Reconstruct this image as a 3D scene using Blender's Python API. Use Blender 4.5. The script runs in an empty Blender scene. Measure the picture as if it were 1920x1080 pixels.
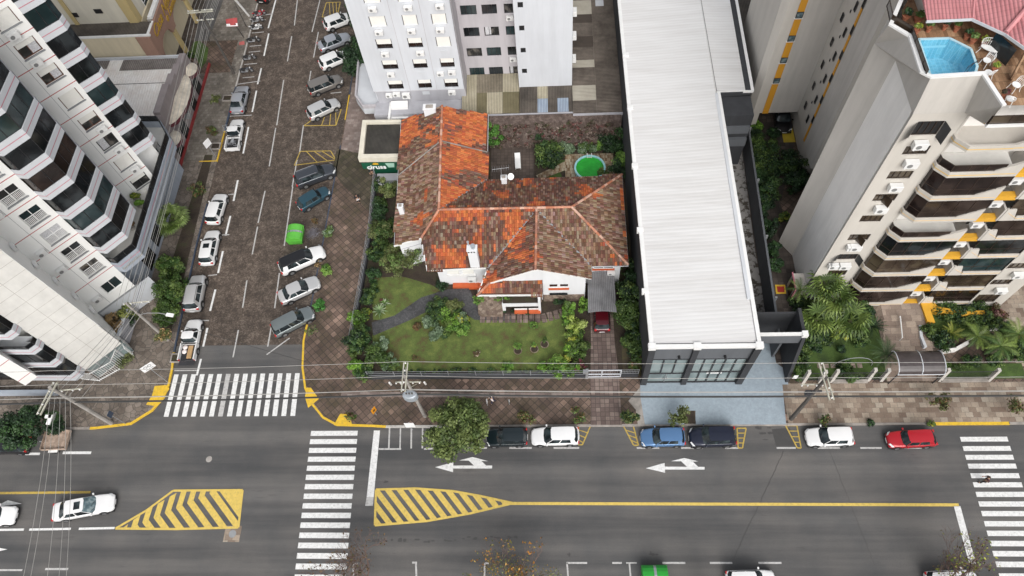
import bpy, math, random, numpy as np
from mathutils import Vector, Matrix, noise
R=math.radians; PI=math.pi
scn=bpy.context.scene; COL=scn.collection
# ---------------------------------------------------------------- camera, sky, sun, exposure
CX,CY,FPX,CH=960.,540.,1371.4,67.
_n=np.array([98.,745.,FPX]); _d=np.array([42.,-2530.,FPX]); _n/=np.linalg.norm(_n); _d/=np.linalg.norm(_d)
_x=np.cross(_n,_d); _x/=np.linalg.norm(_x); _d=np.cross(_x,_n)
cam=bpy.data.objects.new('camera',bpy.data.cameras.new('camera')); COL.objects.link(cam)
cam.data.sensor_width=36; cam.data.lens=FPX/1920*36; cam.data.clip_start=1; cam.data.clip_end=2000
cam.matrix_world=Matrix(((_x[0],-_x[1],-_x[2],0),(_d[0],-_d[1],-_d[2],0),(-_n[0],_n[1],_n[2],CH),(0,0,0,1)))
scn.camera=cam
world=bpy.data.worlds.new('World'); scn.world=world; world.use_nodes=True
nt=world.node_tree; nt.nodes.clear()
sky=nt.nodes.new('ShaderNodeTexSky'); sky.sky_type='NISHITA'; sky.sun_disc=False
SUN_EL,SUN_AZ=R(44),R(168)      # azimuth clockwise from +Y
sky.sun_elevation=SUN_EL; sky.sun_rotation=SUN_AZ; sky.air_density=1.2; sky.dust_density=4; sky.ozone_density=1
hs=nt.nodes.new('ShaderNodeHueSaturation'); hs.inputs['Saturation'].default_value=0.25
bg=nt.nodes.new('ShaderNodeBackground'); bg.inputs[1].default_value=0.15; wo=nt.nodes.new('ShaderNodeOutputWorld')
nt.links.new(sky.outputs[0],hs.inputs['Color']); nt.links.new(hs.outputs[0],bg.inputs[0]); nt.links.new(bg.outputs[0],wo.inputs[0])
sl=bpy.data.lights.new('sun','SUN'); sl.energy=1.55; sl.angle=R(42); sl.color=(1,.97,.93)
so=bpy.data.objects.new('sun',sl); COL.objects.link(so)
sd=Vector((math.sin(SUN_AZ)*math.cos(SUN_EL),math.cos(SUN_AZ)*math.cos(SUN_EL),math.sin(SUN_EL)))
so.rotation_euler=sd.to_track_quat('Z','Y').to_euler(); so.location=(0,0,90)
scn.view_settings.view_transform='Standard'; scn.view_settings.look='None'; scn.view_settings.exposure=0.22; scn.view_settings.gamma=1
# ---------------------------------------------------------------- survey helpers: a picture point met with a real plane of the place
def ray(px,py):
    v=np.array([px-CX,py-CY,FPX]); return np.array([v@_x,v@_d,-(v@_n)])
def P(px,py,z=0.):
    a=ray(px,py); t=(z-CH)/a[2]; return Vector((a[0]*t,a[1]*t,z))
def PV(px,py,nx,ny,c):
    a=ray(px,py); t=c/(nx*a[0]+ny*a[1]); return Vector((a[0]*t,a[1]*t,CH+a[2]*t))
# ---------------------------------------------------------------- materials
MATS={}
def _new(name):
    m=bpy.data.materials.new(name); m.use_nodes=True; t=m.node_tree; b=t.nodes['Principled BSDF']; MATS[name]=m; return m,t,b
def N(t,typ,**k):
    n=t.nodes.new('ShaderNode'+typ)
    for a,v in k.items():
        if a.startswith('i'):
            key=a[1:]; key=int(key) if key.isdigit() else key
            n.inputs[key].default_value=v
        else: setattr(n,a,v)
    return n
def ramp(t,src,stops):
    r=t.nodes.new('ShaderNodeValToRGB'); e=r.color_ramp.elements
    while len(e)>1: e.remove(e[-1])
    e[0].position=stops[0][0]; e[0].color=(*stops[0][1],1)
    for p,c in stops[1:]:
        q=e.new(p); q.color=(*c,1)
    t.links.new(src,r.inputs[0]); return r.outputs[0]
def mixc(t,f,a,b,mode='MIX'):
    m=t.nodes.new('ShaderNodeMix'); m.data_type='RGBA'; m.blend_type=mode
    for s,v in ((0,f),(6,a),(7,b)):
        if hasattr(v,'links') or hasattr(v,'is_linked'): t.links.new(v,m.inputs[s])
        elif s==0: m.inputs[0].default_value=v
        else: m.inputs[s].default_value=(*v,1)
    return m.outputs[2]
def mth(t,op,a,b=0.,c=None):
    m=t.nodes.new('ShaderNodeMath'); m.operation=op
    for s,v in enumerate((a,b) if c is None else (a,b,c)):
        if isinstance(v,(int,float)): m.inputs[s].default_value=v
        else: t.links.new(v,m.inputs[s])
    return m.outputs[0]
def crd(t,scale=(1,1,1),rot=0.,src='Position'):
    g=t.nodes.new('ShaderNodeNewGeometry').outputs['Position'] if src=='Position' else t.nodes.new('ShaderNodeTexCoord').outputs['Object']
    mp=t.nodes.new('ShaderNodeMapping'); mp.inputs['Scale'].default_value=scale; mp.inputs['Rotation'].default_value=(0,0,rot)
    t.links.new(g,mp.inputs[0]); return mp.outputs[0]
def noi(t,vec,scale,detail=4,rough=.6,out=0):
    n=t.nodes.new('ShaderNodeTexNoise'); n.inputs['Scale'].default_value=scale; n.inputs['Detail'].default_value=detail; n.inputs['Roughness'].default_value=rough
    t.links.new(vec,n.inputs['Vector']); return n.outputs[out]
def bump(t,b,h,s=.3,d=.02):
    n=t.nodes.new('ShaderNodeBump'); n.inputs['Strength'].default_value=s; n.inputs['Distance'].default_value=d
    t.links.new(h,n.inputs['Height']); t.links.new(n.outputs[0],b.inputs['Normal'])
def sc(c,k): return tuple(min(1,x*k) for x in c)
def M(name,c=None,rough=.7,metal=0.,var=.12,ns=1.5,coat=0.,spec=.5,streak=False,src='Object',emit=None,alpha=None,trans=0.):
    if name in MATS: return MATS[name]
    m,t,b=_new(name)
    v=crd(t,(1,1,.25) if streak else (1,1,1),0,src)
    col=ramp(t,noi(t,v,ns,5),[(.3,sc(c,1-var)),(.7,sc(c,1+var))]) 
    t.links.new(col,b.inputs['Base Color']); b.inputs['Roughness'].default_value=rough; b.inputs['Metallic'].default_value=metal
    b.inputs['Coat Weight'].default_value=coat; b.inputs['Coat Roughness'].default_value=.08; b.inputs['Specular IOR Level'].default_value=spec
    b.inputs['Transmission Weight'].default_value=trans
    return m
def Mcol(name,rough=.7,spec=.3,fine=0.,trl=0.):
    """colour read from the per-face colour attribute"""
    if name in MATS: return MATS[name]
    m,t,b=_new(name); a=t.nodes.new('ShaderNodeAttribute'); a.attribute_name='Col'; c=a.outputs['Color']
    if fine: c=mixc(t,1.,c,ramp(t,noi(t,crd(t,src='Object'),fine,4),[(.3,(.75,)*3),(.7,(1.2,)*3)]),'MULTIPLY')
    t.links.new(c,b.inputs['Base Color']); b.inputs['Roughness'].default_value=rough; b.inputs['Specular IOR Level'].default_value=spec
    return m
def tilegrid(t,vec,sx,sy,offset=0.,mort=.06):
    """random value per tile, and mortar mask"""
    sp=t.nodes.new('ShaderNodeSeparateXYZ'); t.links.new(vec,sp.inputs[0])
    v=mth(t,'DIVIDE',sp.outputs[1],sy); row=mth(t,'FLOOR',v)
    u=mth(t,'ADD',mth(t,'DIVIDE',sp.outputs[0],sx),mth(t,'MULTIPLY',row,offset)); cu=mth(t,'FLOOR',u)
    cb=t.nodes.new('ShaderNodeCombineXYZ'); t.links.new(cu,cb.inputs[0]); t.links.new(row,cb.inputs[1])
    wn=t.nodes.new('ShaderNodeTexWhiteNoise'); wn.noise_dimensions='3D'; t.links.new(cb.outputs[0],wn.inputs['Vector'])
    fu=mth(t,'ABSOLUTE',mth(t,'SUBTRACT',mth(t,'FRACT',u),.5)); fv=mth(t,'ABSOLUTE',mth(t,'SUBTRACT',mth(t,'FRACT',v),.5))
    mm=mth(t,'GREATER_THAN',mth(t,'MAXIMUM',fu,fv),.5-mort/2)
    return wn.outputs['Value'],mm
def Mtile(name,stops,sx,sy,rot=0.,offset=0.,mort=.08,mc=(.05,.045,.04),rough=.8,moss=None,src='Position',ns=.35,dirt=.35):
    if name in MATS: return MATS[name]
    m,t,b=_new(name); v=crd(t,(1,1,1),rot,src); rv,mm=tilegrid(t,v,sx,sy,offset,mort)
    c=ramp(t,rv,stops); n=noi(t,v,ns,5); c=mixc(t,1.,c,ramp(t,n,[(.3,(1-dirt,)*3),(.7,(1+dirt*.6,)*3)]),'MULTIPLY')
    c=mixc(t,1.,c,ramp(t,noi(t,v,9,3),[(.3,(.85,)*3),(.7,(1.12,)*3)]),'MULTIPLY')
    if moss: c=mixc(t,mth(t,'MULTIPLY',ramp(t,noi(t,v,.45,6,.7),[(.47,(0,0,0)),(.64,(1,1,1))]),.7),c,moss)
    c=mixc(t,mth(t,'MULTIPLY',mm,.8),c,mc)
    t.links.new(c,b.inputs['Base Color']); b.inputs['Roughness'].default_value=rough
    bump(t,b,mth(t,'SUBTRACT',1.,mm),.4,.01); return m
# ---- ground materials
m,t,b=_new('asphalt'); v=crd(t); vs=crd(t,(.02,.45,1))
c=ramp(t,noi(t,vs,1.0,4),[(.34,(.062,.062,.063)),(.66,(.124,.119,.115))])
c=mixc(t,1.,c,ramp(t,noi(t,v,.18,5),[(.3,(.76,.79,.82)),(.7,(1.22,1.18,1.14))]),'MULTIPLY')
c=mixc(t,1.,c,ramp(t,noi(t,v,14,5,.8),[(.3,(.74,)*3),(.7,(1.26,)*3)]),'MULTIPLY')
c=mixc(t,ramp(t,noi(t,crd(t,(.25,1.6,1)),1.1,6,.7),[(.60,(0,0,0)),(.72,(.55,.55,.55))]),c,(.055,.053,.052))
t.links.new(c,b.inputs['Base Color']); b.inputs['Roughness'].default_value=.85; bump(t,b,noi(t,v,60,2),.25,.005)
m,t,b=_new('cobbles'); v=crd(t)
vo=N(t,'TexVoronoi'); vo.inputs['Scale'].default_value=8.5; t.links.new(v,vo.inputs['Vector'])
sp=t.nodes.new('ShaderNodeSeparateColor'); t.links.new(vo.outputs['Color'],sp.inputs[0])
patch=noi(t,v,.9,8,.78)
k=mth(t,'ADD',mth(t,'MULTIPLY',sp.outputs[0],.26),mth(t,'MULTIPLY',patch,1.35))
c=ramp(t,k,[(.5,(.040,.031,.025)),(.74,(.068,.052,.041)),(.88,(.112,.088,.070)),(1.1 if False else 1.0,(.18,.145,.118))])
c=mixc(t,1.,c,ramp(t,noi(t,v,.16,4),[(.3,(.72,.72,.72)),(.7,(1.2,1.17,1.15))]),'MULTIPLY')
vd=N(t,'TexVoronoi'); vd.feature='DISTANCE_TO_EDGE'; vd.inputs['Scale'].default_value=7.; t.links.new(v,vd.inputs['Vector'])
c=mixc(t,ramp(t,vd.outputs['Distance'],[(.0,(.6,.6,.6)),(.07,(0,0,0))]),c,(.022,.018,.016))
t.links.new(c,b.inputs['Base Color']); b.inputs['Roughness'].default_value=.75; bump(t,b,vd.outputs['Distance'],.5,.03)
def crazy(name,c1,c2,s,joint=(.05,.045,.04)):
    m,t,b=_new(name); v=crd(t)
    vo=N(t,'TexVoronoi'); vo.inputs['Scale'].default_value=s; t.links.new(v,vo.inputs['Vector']); sp=t.nodes.new('ShaderNodeSeparateColor'); t.links.new(vo.outputs['Color'],sp.inputs[0])
    c=ramp(t,sp.outputs[0],[(0,c1),(1,c2)])
    c=mixc(t,1.,c,ramp(t,noi(t,v,.5,5,.7),[(.3,(.6,.6,.6)),(.7,(1.25,)*3)]),'MULTIPLY')
    c=mixc(t,1.,c,ramp(t,noi(t,v,12,3),[(.3,(.85,)*3),(.7,(1.12,)*3)]),'MULTIPLY')
    vd=N(t,'TexVoronoi'); vd.feature='DISTANCE_TO_EDGE'; vd.inputs['Scale'].default_value=s; t.links.new(v,vd.inputs['Vector'])
    c=mixc(t,ramp(t,vd.outputs['Distance'],[(.0,(.85,.85,.85)),(.06,(0,0,0))]),c,joint)
    t.links.new(c,b.inputs['Base Color']); b.inputs['Roughness'].default_value=.8; return m
crazy('mottled_concrete',(.16,.15,.14),(.17,.16,.15),.4,(.16,.15,.14))
m=MATS['mottled_concrete']; t=m.node_tree; b=t.nodes['Principled BSDF']; t.links.new(ramp(t,noi(t,crd(t),1.3,6,.7),[(.5,(.27,.26,.25)),(.56,(.06,.05,.04))]),b.inputs['Base Color'])
crazy('crazy_paving',(.13,.105,.085),(.22,.185,.155),1.7)
crazy('cobble_drive',(.055,.055,.058),(.09,.09,.094),6.,(.03,.03,.032))
crazy('rubble_stone',(.16,.11,.085),(.34,.27,.21),3.2,(.10,.07,.055))
Mtile('diamond_paving',[(0,(.10,.068,.052)),(.5,(.14,.095,.073)),(.88,(.175,.122,.095)),(1,(.26,.175,.135))],.56,.56,R(45),0,.11,(.03,.026,.022),moss=(.055,.045,.022),dirt=.5)
Mtile('slab_paving',[(0,(.17,.12,.09)),(.4,(.25,.195,.15)),(.8,(.33,.27,.21)),(1,(.36,.31,.25))],.66,.48,0,.43,.045,(.12,.10,.08),dirt=.35)
Mtile('mossy_tiles',[(0,(.055,.045,.03)),(.6,(.075,.06,.04)),(1,(.105,.085,.06))],.56,.56,R(45),0,.11,(.03,.026,.02),moss=(.05,.05,.02),dirt=.5)
Mtile('narrow_paving',[(0,(.15,.13,.11)),(.6,(.20,.178,.15)),(1,(.25,.225,.195))],.4,.4,0,.5,.06,(.07,.06,.05),dirt=.45)
Mtile('dark_paving',[(0,(.05,.038,.032)),(.6,(.075,.06,.05)),(1,(.1,.08,.068))],.5,.5,0,0,.07,(.03,.025,.022),dirt=.5)
Mtile('tower_paving',[(0,(.17,.13,.115)),(.5,(.22,.17,.15)),(1,(.30,.25,.225))],.5,.4,0,.5,.06,(.15,.12,.10))
Mtile('drive_slabs',[(0,(.12,.085,.075)),(.5,(.165,.12,.105)),(1,(.24,.185,.16))],.43,.43,0,0,.12,(.05,.038,.033))
Mtile('patio_tiles',[(0,(.075,.055,.045)),(1,(.11,.085,.07))],.42,.42,0,0,.09,(.035,.028,.024))
Mtile('pool_deck_stone',[(0,(.16,.09,.04)),(.5,(.34,.26,.17)),(1,(.45,.40,.30))],.18,.42,0,.5,.08,(.10,.06,.03),dirt=.5)
Mtile('wood_parquet',[(0,(.17,.09,.045)),(.5,(.28,.16,.085)),(1,(.38,.24,.14))],.24,.7,0,.5,.05,(.08,.045,.02))
Mtile('entry_slabs',[(0,(.2,.15,.12)),(.5,(.28,.22,.18)),(1,(.37,.30,.24))],.95,.62,0,.37,.03,(.12,.09,.07))
Mtile('pool_tiles',[(0,(.20,.50,.66)),(1,(.27,.60,.75))],.28,.28,0,0,.10,(.42,.68,.80),rough=.25,dirt=.08,src='Object')
Mtile('panel_wall',[(0,(.60,.59,.56)),(1,(.64,.63,.60))],50,2.95,0,0,.0,rough=.85,dirt=.1)
def grass(name,c1,c2,c3):
    m,t,b=_new(name); v=crd(t)
    c=ramp(t,noi(t,v,.7,7,.75),[(.36,c1),(.5,c2),(.62,c3)])
    c=mixc(t,1.,c,ramp(t,noi(t,v,16,4,.7),[(.3,(.55,)*3),(.7,(1.35,)*3)]),'MULTIPLY')
    t.links.new(c,b.inputs['Base Color']); b.inputs['Roughness'].default_value=.9; bump(t,b,noi(t,v,22,4),.9,.05); return m
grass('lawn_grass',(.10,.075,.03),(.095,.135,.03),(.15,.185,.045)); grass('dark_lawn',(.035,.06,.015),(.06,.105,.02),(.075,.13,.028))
grass('soil',(.03,.022,.016),(.05,.036,.025),(.045,.045,.02)); grass('moss_paving',(.05,.04,.03),(.075,.06,.035),(.09,.08,.035))
def paintm(name,c,worn=.25,base=(.1,.1,.1)):
    m,t,b=_new(name); v=crd(t)
    cc=mixc(t,1.,c,ramp(t,noi(t,v,3.,5,.7),[(.3,(.82,)*3),(.7,(1.05,)*3)]),'MULTIPLY')
    cc=mixc(t,mth(t,'MULTIPLY',ramp(t,noi(t,v,4.5,8,.78),[(.5,(0,0,0)),(.68,(1,1,1))]),worn),cc,base)
    t.links.new(cc,b.inputs['Base Color']); b.inputs['Roughness'].default_value=.7
paintm('white_paint',(.74,.74,.73),.45); paintm('worn_white_paint',(.50,.49,.48),.75); paintm('yellow_paint',(.66,.48,.11),.4); paintm('old_yellow_paint',(.48,.34,.07),.8)
paintm('kerb_yellow',(.72,.46,.03),.5); paintm('kerb_blue',(.04,.06,.10),.7); paintm('kerb_white',(.5,.48,.45),.5)
paintm('forecourt_blue',(.30,.36,.41),.4,(.20,.22,.24))
# ---- building materials
def walls(name,c,var=.05,streaks=.12,rough=.85,ns=.25):
    m,t,b=_new(name); v=crd(t); vz=crd(t,(1.1,1.1,.10))
    c2=mixc(t,1.,c,ramp(t,noi(t,v,ns,4),[(.3,(1-var,)*3),(.7,(1+var,)*3)]),'MULTIPLY')
    c2=mixc(t,1.,c2,ramp(t,noi(t,vz,1.,5,.65),[(.35,(1-streaks,)*3),(.6,(1,)*3)]),'MULTIPLY')
    t.links.new(c2,b.inputs['Base Color']); b.inputs['Roughness'].default_value=rough; return m
walls('white_plaster',(.84,.84,.82),.02,.03); walls('cool_white_plaster',(.57,.59,.625),.04,.09); walls('lilac_grey_plaster',(.44,.42,.44)); walls('mid_grey_plaster',(.40,.40,.43))
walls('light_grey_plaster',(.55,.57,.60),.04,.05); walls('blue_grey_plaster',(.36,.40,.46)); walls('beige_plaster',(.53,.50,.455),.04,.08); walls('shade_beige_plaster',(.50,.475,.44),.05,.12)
walls('pale_beige_plaster',(.82,.80,.77),.05,.09); walls('cream_plaster',(.66,.58,.42)); walls('pale_cream_plaster',(.66,.62,.52)); walls('mustard_plaster',(.52,.41,.20)); walls('terracotta_plaster',(.33,.20,.15)); walls('mauve_plaster',(.27,.235,.235))  # pale beige raised to stand in for light missing on the tower's west wall
walls('house_white',(.70,.71,.73),.03,.06); walls('stained_concrete',(.34,.31,.28),.2,.35); walls('charcoal_wall',(.038,.040,.045),.1,.2); walls('grey_clad_wall',(.11,.118,.13),.08,.1)
walls('dark_fence_wall',(.055,.058,.06),.2,.3); walls('orange_panel',(.62,.29,.02),.05,.12); walls('orange_wall',(.66,.35,.03),.08,.1); walls('panel_concrete',(.66,.65,.62),.06,.06,ns=1.2)
M('pink_stripe',(.50,.17,.22),.6); M('red_stripe',(.42,.07,.07),.6); M('peach_stripe',(.70,.48,.22),.6); M('amber_stripe',(.72,.46,.08),.6); M('dark_frame',(.02,.02,.022),.4); M('bronze_frame',(.035,.022,.016),.4); M('grey_frame',(.25,.26,.27),.5)
M('white_metal',(.78,.78,.77),.45); M('grey_metal',(.30,.31,.32),.5,.3); M('dark_metal',(.045,.045,.05),.5,.3); M('steel',(.55,.56,.58),.3,.8)
M('shutter_white',(.74,.73,.69),.6,var=.04); M('ac_white',(.70,.70,.69),.5,var=.05); M('fan_grey',(.20,.20,.20),.6); M('curtain',(.50,.50,.52),.9,var=.3,ns=9,streak=False)
M('wood_door',(.12,.045,.025),.6); M('black',(.012,.012,.013),.6)
def glass(name,c,var,ns=.6,rough=.08,spec=.5):
    m,t,b=_new(name); v=crd(t,(1,1,1),0,'Position')
    cc=ramp(t,noi(t,v,ns,2,.4),[(.35,c),(.5,sc(c,1.6)),(.62,var)]); t.links.new(cc,b.inputs['Base Color'])
    b.inputs['Roughness'].default_value=rough; b.inputs['Specular IOR Level'].default_value=spec; return m
glass('dark_glass',(.006,.007,.008),(.03,.035,.038),spec=.35); glass('teal_glass',(.012,.022,.024),(.045,.065,.068),spec=.4); glass('bronze_glass',(.028,.02,.014),(.085,.066,.045),spec=.4); glass('brown_dark_glass',(.012,.008,.007),(.035,.024,.02),spec=.35)
glass('room_glass',(.02,.02,.02),(.12,.11,.10),1.3); glass('green_glass',(.12,.15,.15),(.25,.30,.30),.5); glass('car_glass',(.010,.014,.016),(.04,.055,.06),1.2,.05); glass('car_glass_light',(.06,.09,.10),(.2,.25,.26),2.5,.06)  # green glass colour lightened to stand in for the shop front's reflection
def corrug(name,c1,c2,scale=9.,axis='X',rough=.8,patch=.8,ns=.4,dark=.45):
    m,t,b=_new(name); v=crd(t); w=N(t,'TexWave'); w.bands_direction=axis; w.inputs['Scale'].default_value=scale; w.inputs['Distortion'].default_value=0
    t.links.new(v,w.inputs['Vector'])
    c=ramp(t,noi(t,v,ns,6,.7),[(.33,c1),(.66,c2)])
    c=mixc(t,1.,c,ramp(t,w.outputs['Fac'],[(.0,(dark,)*3),(.5,(1,)*3)]),'MULTIPLY')
    t.links.new(c,b.inputs['Base Color']); b.inputs['Roughness'].default_value=rough; bump(t,b,w.outputs['Fac'],.8,.05); return m
corrug('mossy_corrugated',(.10,.085,.06),(.26,.225,.17),1.75,'X'); corrug('cream_corrugated',(.30,.27,.19),(.44,.40,.30),1.75,'X'); corrug('dark_corrugated',(.05,.042,.035),(.13,.11,.09),1.75,'X'); corrug('blue_corrugated',(.25,.31,.40),(.34,.40,.48),1.75,'X')
corrug('olive_corrugated',(.10,.085,.045),(.16,.14,.08),1.75,'X',dark=.8)
corrug('brown_corrugated_y',(.075,.06,.048),(.21,.175,.145),1.5,'Y'); corrug('cream_sheet_y',(.36,.33,.27),(.46,.43,.36),1.5,'Y',dark=.9); corrug('darker_sheet_y',(.055,.042,.033),(.09,.07,.055),1.5,'Y')
corrug('white_corrugated',(.78,.72,.67),(.95,.93,.90),1.0,'X',dark=.93); corrug('grey_corrugated',(.14,.125,.115),(.30,.27,.25),1.3,'X',dark=.5)
corrug('carport_sheet',(.13,.13,.135),(.26,.26,.27),1.7,'X',dark=.7); corrug('kiosk_sheet',(.03,.028,.024),(.075,.068,.058),2.1,'X',dark=.45)
m,t,b=_new('white_roof_sheet'); v=crd(t,(1,1,1),R(-3)); w=N(t,'TexWave'); w.bands_direction='Y'; w.inputs['Scale'].default_value=.8; t.links.new(v,w.inputs['Vector'])
c=ramp(t,w.outputs['Fac'],[(.0,(.60,.595,.59)),(.12,(.64,.637,.635)),(.5,(.655,.652,.65))])
c=mixc(t,1.,c,ramp(t,noi(t,crd(t,(.12,1.2,1)),1.2,5),[(.3,(.90,.89,.88)),(.6,(1.02,)*3)]),'MULTIPLY'); t.links.new(c,b.inputs['Base Color']); b.inputs['Roughness'].default_value=.5; bump(t,b,w.outputs['Fac'],.18,.03)
M('white_trim',(.74,.74,.73),.5,var=.06)
def bars(name,c,gap,scale,axis='X'):
    m,t,b=_new(name); v=crd(t); w=N(t,'TexWave'); w.bands_direction=axis; w.inputs['Scale'].default_value=scale; t.links.new(v,w.inputs['Vector'])
    t.links.new(ramp(t,w.outputs['Fac'],[(.45,c),(.55,gap)]),b.inputs['Base Color'])
m,t,b=_new('pink_tiles'); v=crd(t,(1,1,1),0,'Object'); w=N(t,'TexWave'); w.bands_direction='X'; w.inputs['Scale'].default_value=1.35; t.links.new(v,w.inputs['Vector'])
w2=N(t,'TexWave'); w2.bands_direction='Y'; w2.wave_profile='SAW'; w2.inputs['Scale'].default_value=.9; t.links.new(v,w2.inputs['Vector'])
c=ramp(t,noi(t,v,.8,5),[(.3,(.40,.15,.16)),(.7,(.50,.21,.22))]); c=mixc(t,1.,c,ramp(t,w.outputs['Fac'],[(.0,(.5,)*3),(.35,(1,)*3)]),'MULTIPLY'); c=mixc(t,1.,c,ramp(t,w2.outputs['Fac'],[(.0,(.7,)*3),(.15,(1,)*3)]),'MULTIPLY')
t.links.new(c,b.inputs['Base Color']); b.inputs['Roughness'].default_value=.6; bump(t,b,w.outputs['Fac'],.8,.06)
m,t,b=_new('pool_green'); v=crd(t); t.links.new(ramp(t,noi(t,v,1.2,3),[(.35,(.012,.26,.02)),(.7,(.02,.36,.03))]),b.inputs['Base Color']); b.inputs['Roughness'].default_value=.12
m,t,b=_new('ivy_wall'); v=crd(t,(1,1,.6)); c=ramp(t,noi(t,v,2.2,7,.75),[(.3,(.035,.025,.02)),(.5,(.09,.065,.055)),(.7,(.19,.15,.13))]); t.links.new(c,b.inputs['Base Color']); b.inputs['Roughness'].default_value=.95; bump(t,b,noi(t,v,5,6),1,.15)
m,t,b=_new('clear_pool'); b.inputs['Base Color'].default_value=(.75,.93,.98,1); b.inputs['Transmission Weight'].default_value=1; b.inputs['Roughness'].default_value=.02; b.inputs['IOR'].default_value=1.2
Mcol('leaf',.55,.35); Mcol('tile_col',.85,.2,11); Mcol('bark_col',.9,.2)
M('bark',(.10,.08,.06),.9,var=.3,ns=6); M('twig',(.13,.085,.07),.9,var=.3,ns=4); M('rubber',(.018,.018,.018),.8); M('tyre',(.02,.02,.02),.8); M('rim',(.42,.43,.44),.3,.7); M('dark_rim',(.10,.10,.11),.35,.6)
M('lamp_clear',(.75,.77,.78),.15); M('lamp_red',(.45,.02,.02),.2); M('plate',(.6,.6,.6),.5); M('plastic_black',(.02,.02,.022),.6); M('cardboard',(.42,.27,.13),.8); M('rusty_steel',(.38,.29,.23),.85,var=.4,ns=2.5); M('concrete_pole',(.30,.28,.26),.85,var=.25,ns=2); M('pole_dark',(.08,.072,.065),.85,var=.2)
M('timber_arm',(.42,.41,.34),.8,var=.25,ns=3); M('porcelain',(.65,.64,.62),.3); M('wire_dark',(.03,.03,.03),.6); M('wire_light',(.34,.33,.31),.6); M('galvanised',(.42,.46,.50),.4,.4)
M('green_plastic',(.10,.42,.05),.4,var=.14,coat=.3); M('green_plastic_dark',(.02,.30,.03),.35,var=.08,coat=.3); M('sign_green',(.008,.085,.045),.5); M('sign_orange',(.75,.30,.01),.5); M('gold',(.62,.40,.06),.35,.5); M('brand_white',(.8,.8,.8),.5); M('brand_yellow',(.8,.62,.05),.5)
M('skin',(.42,.25,.17),.6); M('hair_dark',(.02,.015,.012),.7); M('hair_brown',(.06,.035,.02),.7); M('cloth_black',(.015,.015,.018),.85); M('cloth_white',(.75,.68,.66),.85,var=.08); M('cloth_navy',(.02,.025,.06),.85); M('cloth_wine',(.06,.02,.025),.85)
M('pot_clay',(.36,.13,.07),.8); M('pot_grey',(.38,.36,.33),.85); M('fabric_canvas',(.58,.52,.43),.9,var=.35,ns=.9); M('red_tile',(.5,.1,.03),.7)
def carpaint(name,c,metal=0.): return M('paint_'+name,c,.28,metal,.04,.8,coat=.7)
PAINT={k:carpaint(k,c,mt) for k,c,mt in [('white',(.74,.74,.74),0),('silver',(.42,.44,.46),.5),('pale_silver',(.60,.60,.60),.4),('grey',(.12,.115,.11),.4),('warm_grey',(.22,.205,.19),.4),('green_grey',(.20,.23,.235),.45),('slate',(.055,.062,.075),.4),('teal',(.018,.060,.085),.2),('black_green',(.010,.018,.022),.2),('blue',(.10,.21,.40),.35),('navy',(.012,.016,.035),.3),('red',(.42,.008,.018),.15),('wine',(.08,.005,.01),.2),('black',(.01,.01,.012),.2),('lightgrey',(.40,.42,.46),.4)]}
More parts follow.
